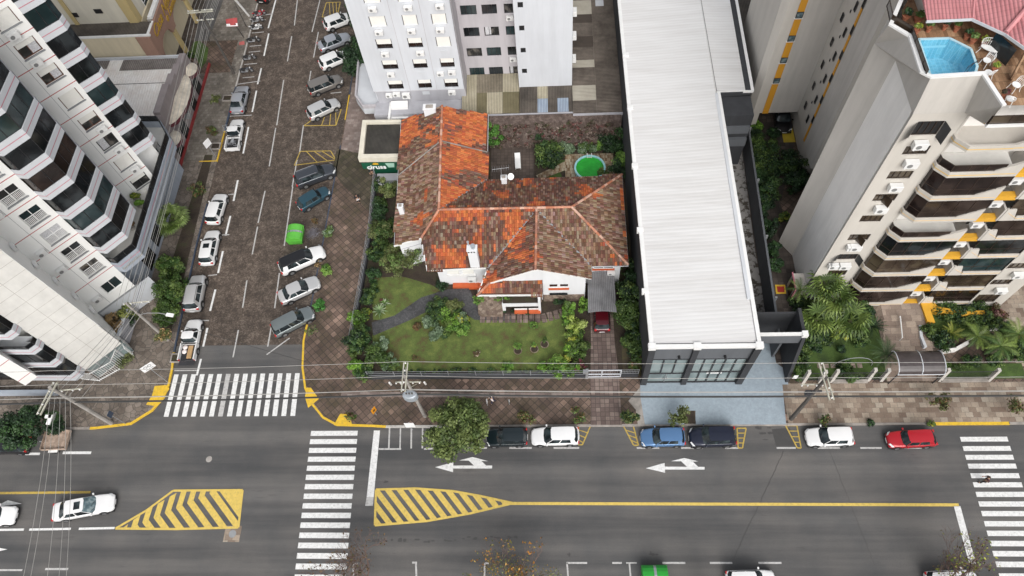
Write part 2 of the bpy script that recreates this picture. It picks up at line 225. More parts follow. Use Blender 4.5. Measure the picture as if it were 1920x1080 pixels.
# ---------------------------------------------------------------- mesh builder
SPLIT={'open_shutter','floor_stripe','front_pillar','pilaster','shop_door','pillar','shop_window','porch_vent','spotlight','entrance_glazing','notice','gate_post','gable_ledge','shutter','post','roof_patch','valley_flashing','white_gutter','porch_ledge','eaves_board','vent_pair','gutter_pair','panel','curtain_pair','side_panel','post_pair'}
class MB:
    def __init__(s): s.v=[]; s.f=[]; s.m=[]; s.c=[]; s.usec=False
    def add(s,vs,fs,mat=0,col=None):
        o=len(s.v); s.v.extend([tuple(x) for x in vs]); 
        for f in fs: s.f.append(tuple(i+o for i in f)); s.m.append(mat); s.c.append(col or (1,1,1))
        if col: s.usec=True
        return s
    def box(s,x0,y0,z0,x1,y1,z1,mat=0,col=None):
        return s.add([(x0,y0,z0),(x1,y0,z0),(x1,y1,z0),(x0,y1,z0),(x0,y0,z1),(x1,y0,z1),(x1,y1,z1),(x0,y1,z1)],[(3,2,1,0),(4,5,6,7),(0,1,5,4),(1,2,6,5),(2,3,7,6),(3,0,4,7)],mat,col)
    def obox(s,c,d,u,w,h,mat=0,col=None,up=(0,0,1)):
        """box centred at c, length along unit d, width across"""
        c=Vector(c); d=Vector(d).normalized(); u3=Vector(up); n=u3.cross(d).normalized(); k=d.cross(n).normalized()
        vs=[c+d*(a*u/2)+n*(b*w/2)+k*(e*h/2) for e in (-1,1) for a,b in ((-1,-1),(1,-1),(1,1),(-1,1))]
        return s.add(vs,[(3,2,1,0),(4,5,6,7),(0,1,5,4),(1,2,6,5),(2,3,7,6),(3,0,4,7)],mat,col)
    def beam(s,a,b,w,h=None,mat=0,col=None):
        a=Vector(a); b=Vector(b); d=b-a
        if d.length<1e-6: return s
        up=(0,0,1) if abs(d.normalized().z)<.95 else (0,1,0)
        return s.obox((a+b)/2,d,d.length,w,h or w,mat,col,up)
    def prism(s,poly,z0,z1,mat=0,top=None,col=None):
        n=len(poly); A=sum(poly[i][0]*poly[(i+1)%n][1]-poly[(i+1)%n][0]*poly[i][1] for i in range(n))
        if A<0: poly=poly[::-1]
        z0s=z0 if hasattr(z0,'__len__') else [z0]*n; z1s=z1 if hasattr(z1,'__len__') else [z1]*n
        o=len(s.v)
        s.v+= [(p[0],p[1],z0s[i]) for i,p in enumerate(poly)]+[(p[0],p[1],z1s[i]) for i,p in enumerate(poly)]
        fs=[tuple(o+i for i in range(n))[::-1],tuple(o+n+i for i in range(n))]+[(o+i,o+(i+1)%n,o+n+(i+1)%n,o+n+i) for i in range(n)]
        s.f+=fs; s.m+=[mat,mat if top is None else top]+[mat]*n; s.c+=[col or (1,1,1)]*(n+2)
        if col: s.usec=True
        return s
    def poly(s,pts,mat=0,col=None): return s.add(pts,[tuple(range(len(pts)))],mat,col)
    def tube(s,pts,r,n=6,mat=0,col=None,cap=True):
        pts=[Vector(p) for p in pts]; rs=r if hasattr(r,'__len__') else [r]*len(pts)
        rings=[]
        for i,p in enumerate(pts):
            d=(pts[min(i+1,len(pts)-1)]-pts[max(i-1,0)]).normalized()
            a=Vector((0,0,1)) if abs(d.z)<.9 else Vector((1,0,0)); e1=d.cross(a).normalized(); e2=d.cross(e1)
            rings.append([p+(e1*math.cos(2*PI*k/n)+e2*math.sin(2*PI*k/n))*rs[i] for k in range(n)])
        vs=[q for rg in rings for q in rg]; fs=[(i*n+k,i*n+(k+1)%n,(i+1)*n+(k+1)%n,(i+1)*n+k) for i in range(len(pts)-1) for k in range(n)]
        if cap: fs+=[tuple(range(n))[::-1],tuple((len(pts)-1)*n+k for k in range(n))]
        return s.add(vs,fs,mat,col)
    def lathe(s,c,prof,n=16,mat=0,axis='z',col=None,sy=1.):
        c=Vector(c); vs=[]
        for r,z in prof:
            for k in range(n):
                a=2*PI*k/n; x,y=r*math.cos(a),r*math.sin(a)*sy
                vs.append(c+(Vector((x,y,z)) if axis=='z' else Vector((x,z,y)) if axis=='y' else Vector((z,x,y))))
        L=len(prof); fs=[(i*n+k,i*n+(k+1)%n,(i+1)*n+(k+1)%n,(i+1)*n+k) for i in range(L-1) for k in range(n)]
        fs+=[tuple(range(n))[::-1],tuple((L-1)*n+k for k in range(n))]
        return s.add(vs,fs,mat,col)
    def build(s,name,mats,parent=None,world=True,smooth=False,kind=None,label=None,cat=None,group=None,sub=0,bevel=0):
        if not isinstance(mats,(list,tuple)): mats=[mats]
        if name in SPLIT and parent is not None:
            r=None
            for q in s.pieces(): r=q._b(name,mats,parent,world,smooth,kind,label,cat,group,sub,bevel)
            return r
        return s._b(name,mats,parent,world,smooth,kind,label,cat,group,sub,bevel)
    def pieces(s):
        pr=list(range(len(s.v)))
        def fd(a):
            while pr[a]!=a: pr[a]=pr[pr[a]]; a=pr[a]
            return a
        for f in s.f:
            for i in f[1:]: pr[fd(i)]=fd(f[0])
        gp={}
        for i,f in enumerate(s.f): gp.setdefault(fd(f[0]),[]).append(i)
        for ids in gp.values():
            m=MB(); mp={}; m.usec=s.usec
            for i in ids:
                for k in s.f[i]:
                    if k not in mp: mp[k]=len(m.v); m.v.append(s.v[k])
                m.f.append(tuple(mp[k] for k in s.f[i])); m.m.append(s.m[i]); m.c.append(s.c[i])
            yield m
    def _b(s,name,mats,parent,world,smooth,kind,label,cat,group,sub,bevel):
        me=bpy.data.meshes.new(name); vs=s.v
        if parent is not None and world:
            inv=world_inv(parent); vs=[inv@Vector(v) for v in vs]
        elif parent is None and world and kind is None and len(vs):
            o0=Vector((sum(v[0] for v in vs)/len(vs),sum(v[1] for v in vs)/len(vs),min(v[2] for v in vs))); vs=[Vector(v)-o0 for v in vs]
        else: o0=None
        me.from_pydata([tuple(v) for v in vs],[],s.f)
        for k in mats: me.materials.append(MATS[k] if isinstance(k,str) else k)
        if len(mats)>1: me.polygons.foreach_set('material_index',s.m)
        if s.usec:
            at=me.color_attributes.new('Col','FLOAT_COLOR','CORNER'); cl=np.array([(*s.c[i],1.) for i in range(len(s.f))],dtype=np.float32)
            cnt=np.array([len(f) for f in s.f]); at.data.foreach_set('color',np.repeat(cl,cnt,axis=0).ravel())
        if smooth: me.polygons.foreach_set('use_smooth',[True]*len(me.polygons))
        me.update()
        o=bpy.data.objects.new(name,me); COL.objects.link(o)
        if parent is not None: o.parent=parent
        elif world and kind is None and len(vs): o.location=o0
        if sub: md=o.modifiers.new('s','SUBSURF'); md.levels=sub; md.render_levels=sub
        if bevel: md=o.modifiers.new('b','BEVEL'); md.width=bevel; md.segments=2; md.limit_method='ANGLE'
        tag(o,label,cat,group,kind); return o
def world_inv(p):
    m=Matrix.Identity(4)
    while p is not None:
        m=(Matrix.Translation(p.location)@p.rotation_euler.to_matrix().to_4x4())@m; p=p.parent
    return m.inverted()
def tag(o,label=None,cat=None,group=None,kind=None):
    if label: o['label']=label
    if cat: o['category']=cat
    if group: o['group']=group
    if kind: o['kind']=kind
    return o
def thing(name,label,cat,loc,rz=0.,group=None):
    o=bpy.data.objects.new(name,None); o.empty_display_size=.3; COL.objects.link(o); o.location=loc; o.rotation_euler=(0,0,rz); return tag(o,label,cat,group)
def dup(o,parent=None,**kw):
    c=o.copy(); COL.objects.link(c); 
    if parent: c.parent=parent
    for ch in list(o.children): dup(ch,c)
    for k,v in kw.items(): c[k]=v
    return c
def kids(o):
    r=[]
    for c in o.children: r.append(c); r+=kids(c)
    return r
def lettering(txt,size,loc,xd,yd,mat,parent,name='lettering',ext=.02,shear=0.,bold=0.):
    cu=bpy.data.curves.new(name,'FONT'); cu.body=txt; cu.size=size; cu.extrude=ext; cu.shear=shear; cu.offset=bold; cu.align_x='CENTER'; cu.align_y='CENTER'
    o=bpy.data.objects.new('tmp',cu); COL.objects.link(o); bpy.context.view_layer.update()
    me=bpy.data.meshes.new_from_object(o); bpy.data.objects.remove(o)
    xd=Vector(xd).normalized(); yd=Vector(yd).normalized(); zd=xd.cross(yd); mt=Matrix(((xd.x,yd.x,zd.x,loc[0]),(xd.y,yd.y,zd.y,loc[1]),(xd.z,yd.z,zd.z,loc[2]),(0,0,0,1)))
    me.transform(world_inv(parent)@mt); me.materials.clear(); me.materials.append(MATS[mat])
    o=bpy.data.objects.new(name,me); COL.objects.link(o); o.parent=parent; return o
def clip(poly,quad):
    """Sutherland-Hodgman: quad clipped by convex-ish poly (ccw)"""
    out=list(quad); n=len(poly)
    for i in range(n):
        a=poly[i]; b=poly[(i+1)%n]; inp=out; out=[]
        if not inp: break
        s=lambda p:(b[0]-a[0])*(p[1]-a[1])-(b[1]-a[1])*(p[0]-a[0])
        for j,p in enumerate(inp):
            q=inp[j-1]; sp,sq=s(p),s(q)
            if sp>=0:
                if sq<0: k=sq/(sq-sp); out.append((q[0]+(p[0]-q[0])*k,q[1]+(p[1]-q[1])*k))
                out.append(p)
            elif sq>=0: k=sq/(sq-sp); out.append((q[0]+(p[0]-q[0])*k,q[1]+(p[1]-q[1])*k))
    return out
def ccw(p): 
    A=sum(p[i][0]*p[(i+1)%len(p)][1]-p[(i+1)%len(p)][0]*p[i][1] for i in range(len(p))); return p if A>0 else p[::-1]
# ================================================================ GROUND
M('stain_red',(.35,.03,.02),.8)
def flat(name,poly,z,mat,kind='structure',thick=0.):
    m=MB(); 
    if thick: m.prism(poly,z-thick,z)
    else: m.poly([(p[0],p[1],z) for p in ccw([tuple(q)[:2] for q in poly])])
    return m.build(name,mat,kind=kind,world=True)
def pxs(l,z=0.): return [tuple(P(x,y,z))[:2] for x,y in l]
flat('ground',[(-400,-300),(400,-300),(400,500),(-400,500)],-.08,'soil')
flat('main_road',[(-250,-12),(250,-12),(250,31),(-250,31)],0,'asphalt')
flat('side_street',[(-42,30.25),(-24,30.25),(-24,160),(-42,160)],.006,'cobbles')
# central block pavement, corner rounded at the junction
cz=pxs([(570,640),(568,690),(573,728),(585,757),(606,783),(632,797),(700,799)])
central=[(-25.35,150),(-25.4,56),(-25.65,42),(-26.0,30.6)]+cz[1:]+[(120,21.5),(120,150)]
flat('corner_pavement',central,.14,'diamond_paving',thick=.3)
cl=pxs([(320,700),(317,722),(308,745),(286,770),(246,795),(180,803)])
leftb=[(-39.75,56.2),(-39.9,42),(-39.3,28)]+cl+[(-54.7,21.45),(-150,21.4),(-150,150),(-39.75,150)]
leftb=[(-40.2,150),(-40.15,56.2)]+[(-40.0,42),(-39.45,29)]+cl[1:]+[(-54.7,21.5),(-150,21.4),(-150,150)]
flat('left_pavement',leftb,.14,'crazy_paving',thick=.3)
flat('south_pavement',[(-150,-8),(150,-8),(150,6.6),(-150,6.6)],.14,'slab_paving',thick=.3)
# overlays
flat('left_upper_pavement',[(-40.3,54.3),(-40.3,150),(-47.5,150),(-47.5,54.3)],.148,'narrow_paving')
flat('left_soil_strip',pxs([(400,292),(385,292),(290,600),(318,640)]),.151,'soil')
flat('restaurant_driveway',[(-60,74.3),(-45.6,74.4),(-44.5,95),(-60,95)],.156,'main' if 0 else 'asphalt')
flat('restaurant_terrace_paving',[(-50,68.5),(-41.5,68.5),(-41.5,74.3),(-50,74.3)],.158,'diamond_paving')
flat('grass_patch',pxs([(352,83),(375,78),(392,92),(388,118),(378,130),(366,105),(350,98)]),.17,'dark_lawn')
flat('tower_front_pavement',[(-25.3,54.6),(-20.8,54.4),(-20.8,58),(-18,58),(-18,64),(-25.2,66)],.152,'tower_paving')
flat('mossy_pavement',pxs([(632,280),(680,290),(700,310),(695,400),(640,345),(625,320)]),.157,'mossy_tiles')
flat('pavement_band',pxs([(640,735),(1106,737),(1106,746),(640,744)],.14),.149,'tower_paving')
flat('slab_pavement',[(21.1,21.62),(120,21.62),(120,25.4),(21.1,25.5)],.153,'slab_paving')
flat('painted_forecourt',pxs([(1200,712),(1201,745),(1209,796),(1283,796),(1283,770),(1304,770),(1304,796),(1474,796),(1466,712),(1458,690),(1395,690),(1385,716)],.14),.158,'forecourt_blue')
flat('forecourt_annex_floor',[(17.2,25.4),(21.7,25.4),(21.5,30),(17.2,30)],.164,'forecourt_blue')
flat('concrete_patch',pxs([(1201,725),(1190,738),(1178,752),(1192,768),(1196,797),(1209,797),(1202,745)],.14),.152,'stained_concrete')
flat('driveway',pxs([(1108,635),(1107,700),(1108,797),(1166,797),(1160,700),(1152,635),(1148,540),(1106,540)],.14),.2,'drive_slabs')
flat('house_garden_soil',[(-20.5,27.0)]+[(-18.6,26.6),(7.9,26.5),(7.9,57.2),(-20.3,57.2)],.165,'soil')
flat('lawn',pxs([(698,628),(760,590),(790,583),(850,590),(940,600),(1020,602),(1055,585),(1062,640),(1050,690),(1000,698),(730,696),(700,660)],.14),.18,'lawn_grass')
flat('upper_lawn',pxs([(698,560),(700,520),(760,520),(810,535),(825,545),(760,582),(730,600),(700,600)],.14),.18,'lawn_grass')
flat('right_grass_strip',pxs([(1165,640),(1200,640),(1202,705),(1168,700)],.14),.18,'moss_paving')
flat('garden_path',pxs([(697,605),(740,592),(790,558),(840,543),(880,540),(888,560),(900,575),(925,592),(960,592),(960,603),(890,600),(855,575),(815,577),(770,600),(700,630)],.14),.19,'cobble_drive')
# stepping slabs by the porch
m=MB(); 
for i in range(15):
    a=P(905+i*11.5,597+(0 if i<10 else -(i-10)*3.2),.14); m.obox((a.x,a.y,.2),(1,0 if i<10 else .25,0),.5,1.0,.05)
m.build('stone_path','drive_slabs',kind='structure')
flat('rear_patio',[(-7.4,50.2),(-2.4,50.2),(-2.4,55.4),(-7.4,55.4)],.2,'patio_tiles')
flat('pool_deck',[(1.1,49),(6.6,49),(6.6,53.6),(1.1,53.6)],.26,'pool_deck_stone',thick=.1)
flat('pool_deck_path',pxs([(1005,330),(1060,303),(1060,320),(1012,338)],.14),.24,'pool_deck_stone')
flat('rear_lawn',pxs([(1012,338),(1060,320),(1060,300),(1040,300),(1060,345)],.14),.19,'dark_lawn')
flat('side_passage',[(17.2,30),(20.6,30),(21.3,60),(17.2,60)],.16,'mottled_concrete')
flat('passage_mat',pxs([(1453,534),(1472,534),(1474,551),(1455,551)],.17),.185,'kerb_yellow'); flat('passage_mat',pxs([(1456,537),(1470,537),(1471,548),(1458,548)],.17),.19,'stain_red')
flat('garage_lane',[(20.9,27.6),(23.1,25.7),(24.3,30),(25,40),(24.2,46),(29,60),(21.3,60),(20.7,40)],.17,'dark_paving')
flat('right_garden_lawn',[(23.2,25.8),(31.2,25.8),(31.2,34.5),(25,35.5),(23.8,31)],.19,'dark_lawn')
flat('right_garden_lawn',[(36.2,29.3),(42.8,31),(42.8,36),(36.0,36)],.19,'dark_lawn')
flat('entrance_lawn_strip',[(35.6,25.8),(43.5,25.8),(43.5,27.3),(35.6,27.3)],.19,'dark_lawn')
flat('entry_paving',[(30.8,25.6),(35.8,25.6),(35.8,29),(36,36),(31.8,36),(31.2,29)],.2,'entry_slabs')
flat('far_right_paving',[(43,27),(60,27),(60,45),(43,45)],.17,'slab_paving')
m=MB()
for i in range(7): 
    for j in (0,): m.box(24.7+i*.62,27.0,.19,25.15+i*.62,27.45,.215)
m.build('garden_stepping_slabs','entry_slabs',kind='structure')
# entrance steps (low terraces up to the door)
m=MB()
for i in range(6): m.box(31.25+i*.09,29+i*.55,.2,36.0,36.2,.26+i*.10)
m.build('entrance_steps','entry_slabs',kind='structure')
# trodden light band on the pavement under the cables
# kerb stones
def kerb(pts,w,mat,name='kerb',z=.145):
    m=MB(); pts=[Vector((p[0],p[1],0)) for p in pts]
    for i in range(len(pts)-1):
        d=(pts[i+1]-pts[i]).normalized(); n=Vector((-d.y,d.x,0)); a,b=pts[i]-d*.02,pts[i+1]+d*.02
        m.prism([(a+n*w/2)[:2],(b+n*w/2)[:2],(b-n*w/2)[:2],(a-n*w/2)[:2]],-.02,z+.012+.001*(i%2))
    return m.build(name,mat,kind='structure')
kerb([(-25.42,56),(-25.65,43)],.13,'kerb_blue'); kerb([(-25.65,43),(-25.85,34)],.13,'kerb_blue')
kerb([(-25.85,34),(-26.02,30.6)]+cz[1:]+[(-16.6,21.5)],.2,'kerb_yellow')
kerb([(-16.6,21.5),(-10.6,21.5)],.22,'kerb_white'); kerb([(-10.6,21.5),(21,21.5)],.2,'stained_concrete'); kerb([(21,21.5),(33.7,21.5)],.2,'stained_concrete'); kerb([(33.7,21.5),(40.7,21.5)],.26,'kerb_yellow'); kerb([(40.7,21.5),(80,21.5)],.2,'stained_concrete')
kerb([(-25.35,64),(-25.38,60)],.12,'kerb_yellow'); kerb([(-25.3,110),(-25.35,64)],.12,'kerb_blue')
kerb([(-40.0,48),(-40.0,42),(-39.45,29.5)],.16,'kerb_blue'); kerb([(-39.45,29.5),(-39.2,27.6)]+cl[1:]+[(-46,21.5)],.21,'kerb_yellow'); kerb([(-46,21.5),(-52,21.5),(-90,21.5)],.2,'stained_concrete')
kerb([(-40.15,54.3),(-40.15,58.8)],.14,'kerb_yellow'); kerb([(-40.15,58.8),(-40.2,66)],.22,'kerb_blue'); kerb([(-40.2,66),(-40.2,110)],.16,'kerb_white'); kerb([(-42.3,54.2),(-40.1,54.2)],.14,'kerb_yellow')
kerb([(-90,6.65),(90,6.65)],.22,'stained_concrete')
# yellow ramps
for q in ([(575,727),(583,727),(598,748),(578,765),(572,745)],[(638,776),(655,776),(661,799),(632,799),(626,797)],[(290,724),(312,722),(318,729),(300,756),(295,762),(274,759),(285,742)]):
    flat('kerb_ramp',pxs(q,.14),.166,'kerb_yellow')
# ================================================================ ROAD MARKINGS
def mk(name,polys,mat,z=.016):
    m=MB()
    for i,p in enumerate(polys):
        if len(p)>2: m.poly([(q[0],q[1],z+i*.0007) for q in ccw([tuple(a)[:2] for a in p])])
    return m.build(name,mat,kind='structure')
def seg(a,b,w):
    a=Vector(a[:2]+(0,) if isinstance(a,tuple) else (a[0],a[1],0)); b=Vector((b[0],b[1],0)); d=(b-a).normalized(); n=Vector((-d.y,d.x,0))*w/2
    return [(a+n)[:2],(b+n)[:2],(b-n)[:2],(a-n)[:2]]
def psg(x0,y0,x1,y1,w): return seg((P(x0,y0).x,P(x0,y0).y,0),(P(x1,y1).x,P(x1,y1).y,0),w)
xs0,xs1=P(331,703).x,P(557.5,700).x
for i in range(15):
    a=P(331+(557.5-331)/14*i,702); c=P(312+(549-312)/14*i,779); mk('crosswalk_stripe',[[(a.x-.24,27.1),(a.x+.24,27.1),(c.x+.24,22.65),(c.x-.24,22.65)]],'white_paint' if i%3 else 'worn_white_paint' if i in(6,) else 'white_paint')
yc=[P(627,y).y for y in (812.5,828,844.5,861,878,895,912.5,930.5,948.5,966.5,985,1004,1023,1042.5,1062.5,1083)]
for i,y in enumerate(yc): mk('crosswalk_stripe',[[(-23.85+.03*i,y-.24),(-19.3+.03*i,y-.24),(-19.3+.03*i,y+.24),(-23.85+.03*i,y+.24)]],'white_paint')
yc=[P(1845,y).y for y in (823.5,841,857.5,874,892,909,927,945,963,982,1000,1019,1038,1058,1080)]
for i,y in enumerate(yc): mk('crosswalk_stripe',[[(36.1,y-.22),(40.2,y-.22),(40.2,y+.22),(36.1,y+.22)]],'white_paint')
mk('stop_line',[[(-17.75,14.9),(-17.1,14.9),(-17.15,21.15),(-17.75,21.15)]],'white_paint'); mk('stop_line',[[(-17.8,14.1),(-17.1,14.1),(-17.1,14.9),(-17.75,14.9)]],'worn_white_paint')
mk('stop_line',[[(33.95,9.4),(34.5,9.4),(34.5,14.15),(33.95,14.15)]],'white_paint')
mk('centre_line',[[(-5.3,14.2),(34.4,14.12),(34.4,14.38),(-5.3,14.46)]],'yellow_paint')
mk('centre_line',[psg(-40,925,170,923,.22)],'old_yellow_paint'); mk('lane_line',[psg(-40,994,45,993,.2),psg(55,993,133,991.5,.2),psg(148,991.5,215,990,.2)],'white_paint')
# hatched islands
isl2=ccw(pxs([(705,918),(780,916),(850,921),(900,930),(962,943.5),(880,963),(800,977),(703,985)]))
isl1=ccw(pxs([(217,991),(275,957),(325,920),(455,919),(447,989),(330,992)]))
def outline(p,w):
    return [seg((*p[i],0),(*p[(i+1)%len(p)],0),w) for i in range(len(p))]
for poly in (isl2,isl1):
    hs_=[]
    if poly is isl2:
        for i in range(15):
            x=650+i*22.4; a=[P(x,914),P(x+13,914),P(x+13+58,990),P(x+58,990)]; hs_.append(clip(poly,[tuple(q)[:2] for q in ccw([tuple(k)[:2] for k in a])]))
    else:
        up=ccw(pxs([(190,1013),(405,920),(325,905),(200,990)])); lo=ccw(pxs([(190,1013),(405,920),(480,912),(470,1013)]))
        for i in range(13):
            kx=225+i*21; ky=998-(kx-225)*.433
            if kx<=405:
                a=[P(kx,ky),P(kx+12,ky-5.2),P(kx+12+19,ky-65),P(kx+19,ky-60)]; q=ccw([tuple(k)[:2] for k in a]); hs_.append(clip(up,clip(poly,q)) if len(clip(poly,q))>2 else [])
            if ky<920: kx,ky=kx-(920-ky)*.75,920-(920-ky)*0; 
            a=[P(kx,ky),P(kx+12,ky-5.2),P(kx+12+58,ky+75),P(kx+58,ky+80)]; q=ccw([tuple(k)[:2] for k in a]); cc=clip(poly,q); hs_.append(clip(lo,cc) if len(cc)>2 else [])
    mk('hatched_island',[h for h in hs_ if len(h)>2],'yellow_paint',.016); mk('island_outline',outline(poly,.2),'yellow_paint',.021)
mk('lane_arrow',[pxs([(816,876),(850,866.5),(849.5,885.5)]),pxs([(849,873),(923,873),(922.5,878.5),(849,878.5)]),pxs([(861,863.3),(886,857),(915,864.7),(902.5,864.4),(912,873.2),(889,873.2),(879,863.8)])],'white_paint')
mk('lane_arrow',[pxs([(1211,878),(1246,868),(1247,886.5)]),pxs([(1246,875),(1321,875.5),(1321,880.5),(1246,880.5)]),pxs([(1258,864.8),(1283,858.8),(1309,865),(1299,865.6),(1309,875.2),(1288,875.2),(1277,865)])],'white_paint')
mk('lane_arrow',[pxs([(-30,943),(-5,948),(15,938),(41,944.5),(10,948),(-5,953)]),pxs([(-30,1022),(14,1030),(-30,1040)])],'white_paint')
def dash(l,y,w=.2,mat='worn_white_paint',z=.016):
    for a,b in l: mk('parking_line',[psg(a,y,b,y,w)],mat,z)
dash([(877,913),(955,997),(1038,1086),(1194,1236),(1277,1318),(1359,1384),(1456,1492),(1533,1575),(1613,1653),(1695,1735)],840,.16)
mk('motorcycle_bay',[psg(710,842,752,842,.16),psg(795,842,815,841,.16),psg(730.5,803,729,842,.15),psg(751,803,750,842,.13),psg(771.5,803,771,841,.15),psg(792.5,803,792,841,.15),psg(898,800,897.5,840,.15),psg(813,803,813,841,.13)],'worn_white_paint')
dash([(34,75)],851,.24,'white_paint'); dash([(118,171)],849,.26,'white_paint'); dash([(-5,42)],1069,.16); dash([(85,128)],1067,.18)
dash([(1062,1101),(1148,1166),(1242,1285),(1331,1373),(1422,1465)],1055.5,.16)
mk('parking_line',[psg(1063,1055,1066,1090,.14),psg(1180,1055,1183,1090,.14),psg(1174,1055.5,1194,1055.5,.12)],'worn_white_paint')
mk('parking_line',[psg(662,1060,664,1090,.14),psg(662,1058,671,1057,.14),psg(780,1055,781,1090,.16),psg(773,1055,782,1055,.16),psg(909,1056,908,1090,.14),psg(909,1056,917,1056,.14)],'worn_white_paint')
for q in ([(1085,797),(1108,797),(1092,834),(1084,834)],[(1168,797),(1187,797),(1197,835),(1188,835)],[(1382,803),(1399,803),(1392,840),(1384,840)],[(1473,798),(1494,798),(1502,840),(1495,840)]):
    a=[P(x,y) for x,y in q]; ps=[seg((*a[i][:2],0),(*a[(i+1)%4][:2],0),.12) for i in range(4)]
    for k in (.25,.5,.75): ps.append(seg((*(a[0].lerp(a[3],k))[:2],0),(*(a[1].lerp(a[2],k+(.15 if q[0][0]<1200 else 0)))[:2],0),.1))
    mk('yellow_cage_marking',ps,'old_yellow_paint')
# side street
def dd(l,w,mat='worn_white_paint'):
    for a in l: mk('lane_line',[psg(*a,w)],mat,.016)
dd([(560,-20,552,48),(547,68,539,115),(532,150,519,235),(517,240,505,312),(497,358,484,418),(483,425,473,477),(463,526,455,577),(447,619,437,670)],.14)
dd([(517,0,503,53),(504,63,495,105),(490,128,483,158),(481,170,473,210),(466,238,456,288)],.2,'white_paint')
dd([(446,338,438,377),(432,405,423,442),(418,471,409,512),(404,543,394,583),(389,615,381,650),(377,673,369,704)],.22,'white_paint')
dd([(430,440,412,441),(407,515,390,517),(428,365,440,364),(392,601,378,601),(327,695,369,694.5),(430,218,472,216),(432,160,488,152)],.12)
dd([(600,0,585,60),(597,60,588,108),(583,133,577,170),(569,235,562,285),(557,300,548,350),(549,350,533,461),(524,512,515,578),(509,612,502,650)],.14)
dd([(500,665,543,634),(620,175,640,173),(480,30,512,26)],.13)
dd([(448,0,440,30),(467,28,457,60),(460,92,452,118),(447,142,441,170)],.16)
dd([(472,62,495,60),(468,87,490,85),(466,98,488,96),(458,121,482,119),(455,146,477,144),(498,37,477,38)],.12)
for q in ([(612,5),(638,4),(632,32),(604,32)],[(605,210),(640,205),(630,235),(570,236)],[(563,284),(620,283),(630,300),(552,310)]):
    a=[P(x,y) for x,y in q]; ps=[seg((*a[i][:2],0),(*a[(i+1)%4][:2],0),.12) for i in range(4)]
    for k in (.2,.45,.7): ps.append(seg((*(a[0].lerp(a[1],k))[:2],0),(*(a[3].lerp(a[2],min(1,k+.35)))[:2],0),.1))
    mk('yellow_hatch_marking',ps,'old_yellow_paint')
mk('manhole_cover',[[(P(392,861).x+.3*math.cos(k*PI/8),P(392,861).y+.3*math.sin(k*PI/8)) for k in range(16)]],'concrete_pole',.02)
mh=P(436,1001); mk('manhole_apron',[[(mh.x-.75,mh.y-.7),(mh.x+.75,mh.y-.7),(mh.x+.75,mh.y+.7),(mh.x-.75,mh.y+.7)]],'slab_paving',.018); mk('manhole_cover',[[(mh.x+.34*math.cos(k*PI/8),mh.y+.34*math.sin(k*PI/8)) for k in range(16)]],'grey_metal',.024)
m=MB(); pr=None  # two thin wavering lines: cable shadow painted dark on the asphalt
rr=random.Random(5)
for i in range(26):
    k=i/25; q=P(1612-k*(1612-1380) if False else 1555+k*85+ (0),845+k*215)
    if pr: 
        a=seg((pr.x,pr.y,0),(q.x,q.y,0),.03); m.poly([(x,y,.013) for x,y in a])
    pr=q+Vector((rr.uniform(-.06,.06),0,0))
m.build('painted_cable_shadow',M('stain_and_shadow',(.055,.053,.052),.7),kind='structure')
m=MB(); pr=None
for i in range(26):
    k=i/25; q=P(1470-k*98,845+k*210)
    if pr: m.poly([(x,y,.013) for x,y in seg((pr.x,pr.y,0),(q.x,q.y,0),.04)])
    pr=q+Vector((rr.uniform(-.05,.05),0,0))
m.build('painted_cable_shadow',M('stain_and_shadow',(.055,.053,.052),.7),kind='structure')
m=MB()
for (x,y,w) in [(665,1012,1),(708,1014,1.3),(745,1012,2.2),(785,1014,2.6),(835,1012,2),(880,1009,1.5),(920,1009,1.6),(960,1007,1.2),(1226,1038,.6),(1066,1040,.3),(720,905,.8),(1430,803,1.5),(1450,812,2.5),(1455,825,2.2)]:
    c=P(x,y)
    for j in range(5):
        cx,cy=c.x+rr.uniform(-w/2,w/2),c.y+rr.uniform(-.12,.12); rx,ry=rr.uniform(.1,.3)*min(1,w),rr.uniform(.04,.12)
        m.poly([(cx+rx*math.cos(a*PI/5)*(.7+.5*rr.random()),cy+ry*math.sin(a*PI/5),.010+.0006*j) for a in range(10)])
m.build('oil_stains','asphalt_stain' if 0 else 'plastic_stain' if 0 else M('stain_and_shadow',(.045,.043,.042),.7),kind='structure')
flat('tar_patch',pxs([(1447,805),(1480,802),(1495,836),(1455,836)]),.009,'stain_and_shadow')
# ================================================================ BUILDING HELPERS
class F:
    """a vertical facade plane: origin (x,y), unit direction along it (left to right seen from outside)"""
    def __init__(s,o,d): s.o=Vector((o[0],o[1],0)); s.d=Vector((d[0],d[1],0)).normalized(); s.n=Vector((s.d.y,-s.d.x,0))
    def p(s,u,z,out=0.): q=s.o+s.d*u+s.n*out; return Vector((q.x,q.y,z))
    def box(s,mb,u0,u1,z0,z1,o0,o1,mat=0):
        c=[s.p(u0,z0,o1),s.p(u1,z0,o1),s.p(u1,z0,o0),s.p(u0,z0,o0),s.p(u0,z1,o1),s.p(u1,z1,o1),s.p(u1,z1,o0),s.p(u0,z1,o0)]
        mb.add(c,[(3,2,1,0),(4,5,6,7),(0,1,5,4),(1,2,6,5),(2,3,7,6),(3,0,4,7)],mat)
    def at(s,px,py):
        v=PV(px,py,s.n.x,s.n.y,s.n.x*s.o.x+s.n.y*s.o.y); return ((v-s.o).dot(s.d),v.z)
